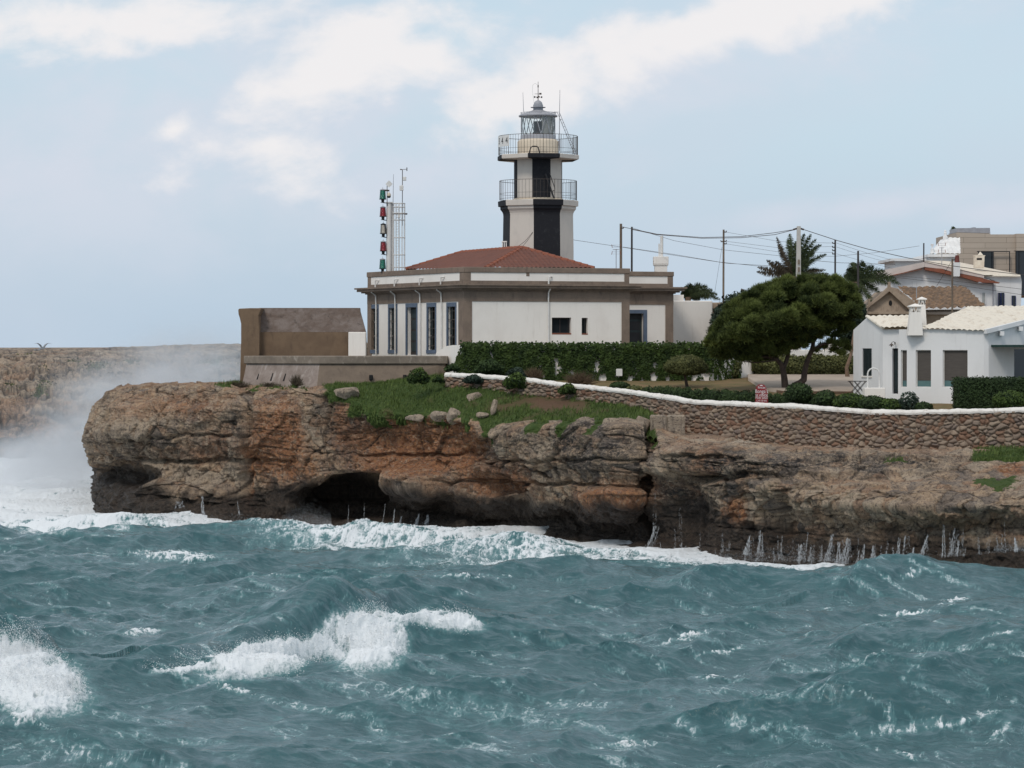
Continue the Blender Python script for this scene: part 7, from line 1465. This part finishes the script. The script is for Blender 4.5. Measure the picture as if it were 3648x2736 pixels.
# ---- turf patches among the far rocks and scrub
w_ = (fturf > .3)*np.linalg.norm(np.cross(np.gradient(FC2, axis=0), np.gradient(FC2, axis=1)), axis=2)*((FT > 4.5) & (FT < 11.2)); n = 14000; ix = vr.choice(w_.size, n, p=(w_/w_.sum()).ravel()); bp = FC2.reshape(-1, 3)[ix]; bp = bp+np.array([.3, .3, .05])*vr.normal(size=(n, 3))
co, fa, ti = leaf_quads(bp+[0, 0, .08], .11, .6, tint=np.clip(.3+.25*vr.normal(size=n), 0, 1)); o = mesh_np('scrub', co, fa, M['olive'], None, False, {'tint': ti}, 'stuff'); o['label'] = 'low green scrub scattered over the far shore'
# ============================================================ spray, run-off and mist
m = bpy.data.materials.new('white_water'); m.use_nodes = True; t = m.node_tree; t.nodes.clear(); d1 = N(t, 'ShaderNodeBsdfDiffuse'); d1.inputs[0].default_value = (.93, .945, .955, 1); d2 = N(t, 'ShaderNodeBsdfTranslucent'); d2.inputs[0].default_value = (.93, .95, .96, 1)
mx = N(t, 'ShaderNodeMixShader'); mx.inputs[0].default_value = .2; L(t, d1.outputs[0], mx.inputs[1]); L(t, d2.outputs[0], mx.inputs[2]); ou = N(t, 'ShaderNodeOutputMaterial'); L(t, mx.outputs[0], ou.inputs[0]); M['froth'] = m
m = bpy.data.materials.new('thin_white_water'); m.use_nodes = True; t = m.node_tree; b = t.nodes['Principled BSDF']; b.inputs['Base Color'].default_value = (.80, .83, .86, 1); b.inputs['Roughness'].default_value = .5; b.inputs['Alpha'].default_value = .30; M['thin_froth'] = m
_bm = bmesh.new(); bmesh.ops.create_icosphere(_bm, subdivisions=1, radius=1); ICO_V = np.array([w.co[:] for w in _bm.verts]); ICO_F = np.array([[q.index for q in f.verts] for f in _bm.faces]); _bm.free()
OCT_V = np.array([(1,0,0),(-1,0,0),(0,1,0),(0,-1,0),(0,0,1),(0,0,-1)], float); OCT_F = np.array([(0,2,4),(2,1,4),(1,3,4),(3,0,4),(2,0,5),(1,2,5),(3,1,5),(0,3,5)])
def drops(c, r, big=True):
    V, Fq = (ICO_V, ICO_F) if big else (OCT_V, OCT_F); n = len(c); k = len(V); sc_ = (r[:, None]*vr.uniform(.7, 1.3, (n, 3)))
    co = c[:, None, :]+V[None]*sc_[:, None, :]; fa = Fq[None]+(np.arange(n)*k)[:, None, None]; return co.reshape(-1, 3), fa.reshape(-1, 3)
def cat2(parts):
    co, fa, o_ = [], [], 0
    for c, f in parts: co.append(c); fa.append(f+o_); o_ += len(c)
    return np.concatenate(co), np.concatenate(fa)
sea_rows = SEA[..., 1]
def sea_top(px_, Yv):
    """water height at bearing px and depth"""
    i = np.clip(np.searchsorted(Yr, Yv), 0, len(Yr)-1)
    j = np.clip(np.searchsorted(sxs, px_), 0, len(sxs)-1); return SEA[i, j, 2]
def ridge_at(k, px_):
    pts = RIDGES[k][0]; return np.interp(px_, [p[0] for p in pts], [p[1] for p in pts])
m = bpy.data.materials.new('torn_foam'); m.use_nodes = True; t = m.node_tree; t.nodes.clear(); d1 = N(t, 'ShaderNodeBsdfDiffuse'); d1.inputs[0].default_value = (.93, .945, .955, 1); d2 = N(t, 'ShaderNodeBsdfTranslucent'); d2.inputs[0].default_value = (.93, .95, .96, 1); d3 = N(t, 'ShaderNodeBsdfTransparent')
mx = N(t, 'ShaderNodeMixShader'); mx.inputs[0].default_value = .12; L(t, d1.outputs[0], mx.inputs[1]); L(t, d2.outputs[0], mx.inputs[2]); m2 = N(t, 'ShaderNodeMixShader'); L(t, smooth(t, tnoise(t, 11, 5, .7, .6), .34, .44), m2.inputs[0]); L(t, mx.outputs[0], m2.inputs[2]); L(t, d3.outputs[0], m2.inputs[1]); ou = N(t, 'ShaderNodeOutputMaterial'); L(t, m2.outputs[0], ou.inputs[0]); M['torn_foam'] = m
def foam_lumps(blobs, k, n, r0, r1, seed):
    """torn cauliflower heads of foam heaped on a breaking crest"""
    bm = bmesh.new(); bmesh.ops.create_icosphere(bm, subdivisions=2, radius=1); V = np.array([w.co[:] for w in bm.verts]); Fq = np.array([[q.index for q in f.verts] for f in bm.faces]); bm.free()
    r2 = np.random.default_rng(seed); w = np.array([q[4] for q in blobs]); parts = []
    for q in range(n):
        B = blobs[r2.choice(len(blobs), p=w/w.sum())]; a, rad = r2.uniform(0, 2*math.pi), math.sqrt(r2.random())*1.02; x = B[0]+B[2]*rad*math.cos(a); y = B[1]+B[3]*rad*math.sin(a)
        j = int(np.clip(np.searchsorted(sxs, x), 0, len(sxs)-1)); Rd = float(ridge_at(k, x)); m_ = (Yr > Rd-7) & (Yr < Rd+.5); sy = spy[m_, j]; i = int(np.argmin(np.abs(sy-y))); pt = SEA[m_, j][i].copy()
        if y < sy.min()-2: Yq = float(pt[1])-.1; pt = np.array(((x-1824)*Yq/F, Yq, EYE-(y-HOR)*Yq/F))
        R_ = r0+(r1-r0)*r2.random()**2; s1 = r2.uniform(0, 50); v = V*(1+.55*fbm(V[:, 0]*1.6+s1, V[:, 1]*1.6, V[:, 2]*1.6, 5, .62)+.22*fbm(V[:, 0]*6+s1, V[:, 1]*6, V[:, 2]*6, 3, .6, True))[:, None]
        parts.append((v*R_*np.array([1.3, 1, .75])+pt, Fq))
    return parts
def froth(blobs, k, n, rmin, rmax, seed, drop=.25):
    """tumbling foam over a breaking crest: blobs of (px, row, rx, ry, weight) set at that crest's depth"""
    r2 = np.random.default_rng(seed); w = np.array([q[4] for q in blobs]); ci = r2.choice(len(blobs), n, p=w/w.sum()); B = np.array(blobs)[ci]
    a, rad = r2.uniform(0, 2*math.pi, n), np.sqrt(r2.random(n)); far_ = r2.random(n) < drop; rad = np.where(far_, rad*1.35+.12*np.abs(r2.normal(size=n)), rad)
    x = B[:, 0]+B[:, 2]*rad*np.cos(a); y = B[:, 1]+B[:, 3]*rad*np.sin(a)-np.where(far_, 10*np.abs(r2.normal(size=n)), 0)
    x += 20*fbm(x*.02, y*.02, 0*x, 2)
    j = np.clip(np.searchsorted(sxs, x), 0, len(sxs)-1); Rd = ridge_at(k, x); c = np.empty((n, 3))
    for q in range(n):
        m_ = (Yr > Rd[q]-7) & (Yr < Rd[q]+.5); sy = spy[m_, j[q]]; i = int(np.argmin(np.abs(sy-y[q]))); pt = SEA[m_, j[q]][i]
        if y[q] < sy.min()-2: Yq = float(pt[1])-.1; c[q] = ((x[q]-1824)*Yq/F, Yq, EYE-(y[q]-HOR)*Yq/F)
        else: c[q] = pt+np.array([r2.normal()*.02, -.28*r2.random()**2, .16*r2.random()**2])
    r = np.where(far_, r2.uniform(.005, .013, n), r2.uniform(rmin, rmax, n)*(1.1-.5*np.clip(rad, 0, 1.3)))
    return [drops(c[~far_], np.abs(r[~far_]), False), drops(c[far_], np.abs(r[far_]), False)]
BL = [(800,2350,120,18,.8),(930,2345,110,42,2.0),(1040,2350,100,58,2.4),(1110,2375,50,40,.8),(1230,2300,60,50,1.3),(1310,2260,70,80,2.2),(1370,2320,55,50,1.6),(1330,2200,40,30,.8),(650,2385,90,7,.4),(1180,2290,70,16,.6),(1560,2222,60,16,.8),(1620,2212,60,26,1.1),(1460,2205,60,12,.4),(1680,2235,30,20,.4)]
pa = foam_lumps(BL, 0, 500, .008, .024, 31); dr_ = froth(BL, 0, 9000, .004, .009, 3, .9)
co, fa = cat2(pa); o = mesh_np('breaking_foam', co, fa, M['torn_foam'], None, True, None, 'stuff'); o['label'] = 'white tumbling foam along the crest of the breaking wave'
BL = [(-10,2420,110,70,3.0),(60,2425,90,55,2.4),(130,2450,70,40,1.6),(190,2470,55,22,1.0),(240,2486,40,8,.5),(10,2350,70,40,1.2),(-100,2400,120,100,3.0)]
pa = foam_lumps(BL, 1, 500, .008, .024, 32); dr2_ = froth([(20,2330,130,60,2),(90,2380,110,50,2),(170,2430,90,40,1.6),(240,2470,60,24,1),(20,2270,110,40,.6),(0,2400,150,90,1.5)], 1, 15000, .004, .010, 5, .85)
co, fa = cat2(pa); o = mesh_np('splash', co, fa, M['torn_foam'], None, True, None, 'stuff'); o['label'] = 'burst of white spray from a wave at the left edge of the picture'
co, fa = cat2(dr_+dr2_); o = mesh_np('flying_drops', co, fa, M['froth'], None, True, None, 'stuff'); o['label'] = 'fine droplets flung off the breaking waves'
def cliff_Y(x, y):
    i = int(np.argmin(np.abs(s_x-x))); tm = ts < 6; zz_ = CO2[i][tm]; rows = HOR+(EYE-zz_[:, 2])*F/zz_[:, 1]; near = np.abs(rows-y) < 9
    return float(zz_[near, 1].min()) if near.any() else float(zz_[np.argmin(np.abs(rows-y)), 1])
FALLS = [(532,1762,520,1862,11,1),(640,1785,640,1860,30,2),(720,1768,724,1835,8,.8),(845,1785,852,1835,6,.6),(1372,1795,1360,1875,5,.7),(1405,1812,1398,1880,5,.8),(1430,1840,1415,1880,12,.8),(1495,1832,1482,1875,14,1.2),(1522,1836,1512,1868,12,1),(1242,1800,1238,1870,4,.5),(1300,1790,1296,1870,4,.4),
 (2338,1872,2303,1972,20,2),(2330,1750,2330,1960,12,.4),(2420,1810,2410,1930,14,.4),(2672,1908,2658,1975,9,1.2),(2708,1890,2700,1985,10,1),(2716,1900,2716,1985,6,.7),(2785,1910,2775,1990,7,.6),(2850,1940,2840,2000,16,1),(2878,1895,2870,1975,6,.6),(2888,1950,2882,2000,8,.7),
 (2965,1905,2945,2010,13,1.6),(2990,1930,2985,2010,10,1),(3022,1918,3010,2026,24,2.6),(3080,1940,3072,2020,9,1),(3112,1945,3108,2025,16,1.4),(3160,1965,3160,2020,10,.8),(3205,1915,3200,1995,9,1),(3225,1910,3218,1995,8,1),(3305,1905,3280,1985,12,1.4),(3360,1870,3356,1985,8,.9),(3400,1880,3390,1975,7,.8),(3416,1925,3412,1980,6,.8),(3615,1915,3620,1965,10,1.4),(3180,1950,3185,2000,8,.7),(2600,1930,2595,1990,8,.5),(3060,1960,3050,2010,8,.6),(2930,1940,2925,2000,7,.6),(3255,1950,3250,2000,9,.8)]
pa = []; rf_ = np.random.default_rng(8)
for k in range(60): x0 = rf_.uniform(2340, 3640); yb0 = np.interp(x0, [2340, 3000, 3300, 3640], [1975, 2020, 1990, 1965]); FALLS.append((x0+rf_.normal()*6, yb0-rf_.uniform(25, 110), x0, yb0, rf_.uniform(5, 16), rf_.uniform(.12, .45)))
for (xa_, ya_, xb_, yb_, w_, dn) in FALLS:
    n = int(12+150*dn); tt = rf_.random(n)**.8; Y0 = cliff_Y(xa_, ya_); Y1 = cliff_Y(xb_, min(yb_, 2010)); Yv = min(Y0, Y1+.3)-.08-.25*tt-.15*rf_.random(n)
    strand = rf_.integers(0, max(2, int(2+2.2*dn)), n); so = (rf_.normal(size=8)*w_*.32)[strand % 8]; wig = fbm(strand*9.1+tt*3.0, 0*tt+xa_, 0*tt, 2)*w_*.5
    xx = xa_+(xb_-xa_)*tt**1.3+so*(.5+1.0*tt)+wig+rf_.normal(size=n)*w_*(.06+.22*tt**2); yy = ya_+(yb_-ya_)*tt; c = np.stack([(xx-1824)*Yv/F, Yv, EYE-(yy-HOR)*Yv/F], 1)
    r_ = rf_.uniform(.005, .011, n)*(1 if dn > .7 else .6); V = OCT_V*np.array([1, 1, 7.0]); co_ = c[:, None, :]+V[None]*r_[:, None, None]; pa.append((co_.reshape(-1, 3), (OCT_F[None]+(np.arange(n)*6)[:, None, None]).reshape(-1, 3)))
    n = int(60*dn); Yw = min(Y0, Y1+.3)-.3-.3*rf_.random(n); xx, yy = xb_+w_*1.1*rf_.normal(size=n), yb_-np.abs(rf_.normal(size=n))*9; pa.append(drops(np.stack([(xx-1824)*Yw/F, Yw, EYE-(yy-HOR)*Yw/F], 1), rf_.uniform(.004, .010, n), False))
co, fa = cat2(pa); o = mesh_np('runoff_water', co, fa, M['thin_froth'], None, True, None, 'stuff'); o['label'] = 'thin white streams of sea water pouring off the rocks'
# fine spray thrown up where waves meet the rock
pa = []
for (x0, x1, yb, hgt, n) in [(1000, 1180, 1872, 34, 3600), (560, 1000, 1860, 14, 1200), (1850, 1990, 1935, 14, 700), (3540, 3660, 1962, 16, 500), (1180, 1560, 1885, 12, 900), (2560, 3000, 2000, 26, 1600), (20, 330, 1690, 30, 2600), (2020, 2320, 1968, 8, 500), (200, 420, 1800, 16, 900)]:
    x = rf_.uniform(x0, x1, n); y = yb-hgt*np.abs(rf_.normal(size=n))*(.4+.6*np.sin(np.pi*(x-x0)/(x1-x0))); Yb = np.interp(x, [p[0] for p in base_pts], [p[1] for p in base_pts]) if x0 > 330 else (200 if x1 < 340 else 158)+0*x; Yv = Yb-1.2-1.5*rf_.random(n)
    pa.append(drops(np.stack([(x-1824)*Yv/F, Yv, EYE-(y-HOR)*Yv/F], 1), rf_.uniform(.004, .011, n)*(1 if x0 > 330 else 1.5), False))
co, fa = cat2(pa); o = mesh_np('spray_drops', co, fa, M['thin_froth'], None, True, None, 'stuff'); o['label'] = 'fine white droplets flying where the waves hit the cliff'
# drifting spray between the headland and the far shore
m = bpy.data.materials.new('spray_mist'); m.use_nodes = True; t = m.node_tree; t.nodes.clear()
c_ = N(t, 'ShaderNodeTexCoord'); s_ = N(t, 'ShaderNodeSeparateXYZ'); L(t, c_.outputs['Object'], s_.inputs[0]); X_, Y_, Z_ = s_.outputs
xp = math_n(t, 'DIVIDE', math_n(t, 'MULTIPLY', X_, 190.0), Y_)          # along-shore position
ax0, az0, ax1, az1 = -33.0, 0.6, -19.5, 8.6; ll = math.hypot(ax1-ax0, az1-az0); ux, uz = (ax1-ax0)/ll, (az1-az0)/ll
ra, rz = math_n(t, 'SUBTRACT', X_, ax0), math_n(t, 'SUBTRACT', Z_, az0)
al = math_n(t, 'ADD', math_n(t, 'MULTIPLY', ra, ux), math_n(t, 'MULTIPLY', rz, uz)); pe = math_n(t, 'SUBTRACT', math_n(t, 'MULTIPLY', rz, ux), math_n(t, 'MULTIPLY', ra, uz))
nz1 = tnoise(t, .16, 5, .6, .8, (1, .5, 1.3)); nz2 = tnoise(t, .34, 6, .68, 1.2, (1, .5, 1.2))
wd = math_n(t, 'ADD', 1.35, math_n(t, 'MULTIPLY', al, .09)); pe2 = math_n(t, 'ADD', pe, math_n(t, 'MULTIPLY', math_n(t, 'SUBTRACT', nz1, .5), 5.0))
g_ = math_n(t, 'DIVIDE', pe2, wd); g_ = math_n(t, 'POWER', 2.718, math_n(t, 'MULTIPLY', math_n(t, 'MULTIPLY', g_, g_), -1.0))
plume = math_n(t, 'MULTIPLY', g_, math_n(t, 'MULTIPLY', smooth(t, al, -3.0, 2.0), smooth(t, al, 18.5, 9.0)))
lowb = math_n(t, 'MULTIPLY', smooth(t, Z_, 3.6, .2), smooth(t, X_, -19.0, -29.0)); veil_ = math_n(t, 'MULTIPLY', smooth(t, Z_, 10.5, 5.0), smooth(t, X_, -36.0, -20.0))
dn_ = math_n(t, 'ADD', math_n(t, 'ADD', math_n(t, 'MULTIPLY', plume, .105), math_n(t, 'MULTIPLY', lowb, .040)), math_n(t, 'ADD', math_n(t, 'MULTIPLY', veil_, .006), .0005))
edge_ = math_n(t, 'MULTIPLY', math_n(t, 'MULTIPLY', smooth(t, Y_, 164, 172), smooth(t, Y_, 213, 206)), math_n(t, 'MULTIPLY', smooth(t, X_, -6.0, -14.0), smooth(t, Z_, 12.8, 8.5)))
dn_ = math_n(t, 'MULTIPLY', math_n(t, 'MULTIPLY', dn_, edge_), math_n(t, 'MULTIPLY', smooth(t, nz2, .34, .66), 1.7))
pv = N(t, 'ShaderNodeVolumePrincipled'); pv.inputs['Color'].default_value = (.92, .94, .97, 1); pv.inputs['Anisotropy'].default_value = .1; L(t, dn_, pv.inputs['Density']); ou = N(t, 'ShaderNodeOutputMaterial'); L(t, pv.outputs[0], ou.inputs['Volume'])
o = MB().box((-26, 188.5, 6.2), (42, 50, 13.6)).build('spray_mist', m, None); o['kind'] = 'stuff'; o['label'] = 'white spray drifting up between the headland and the far shore'
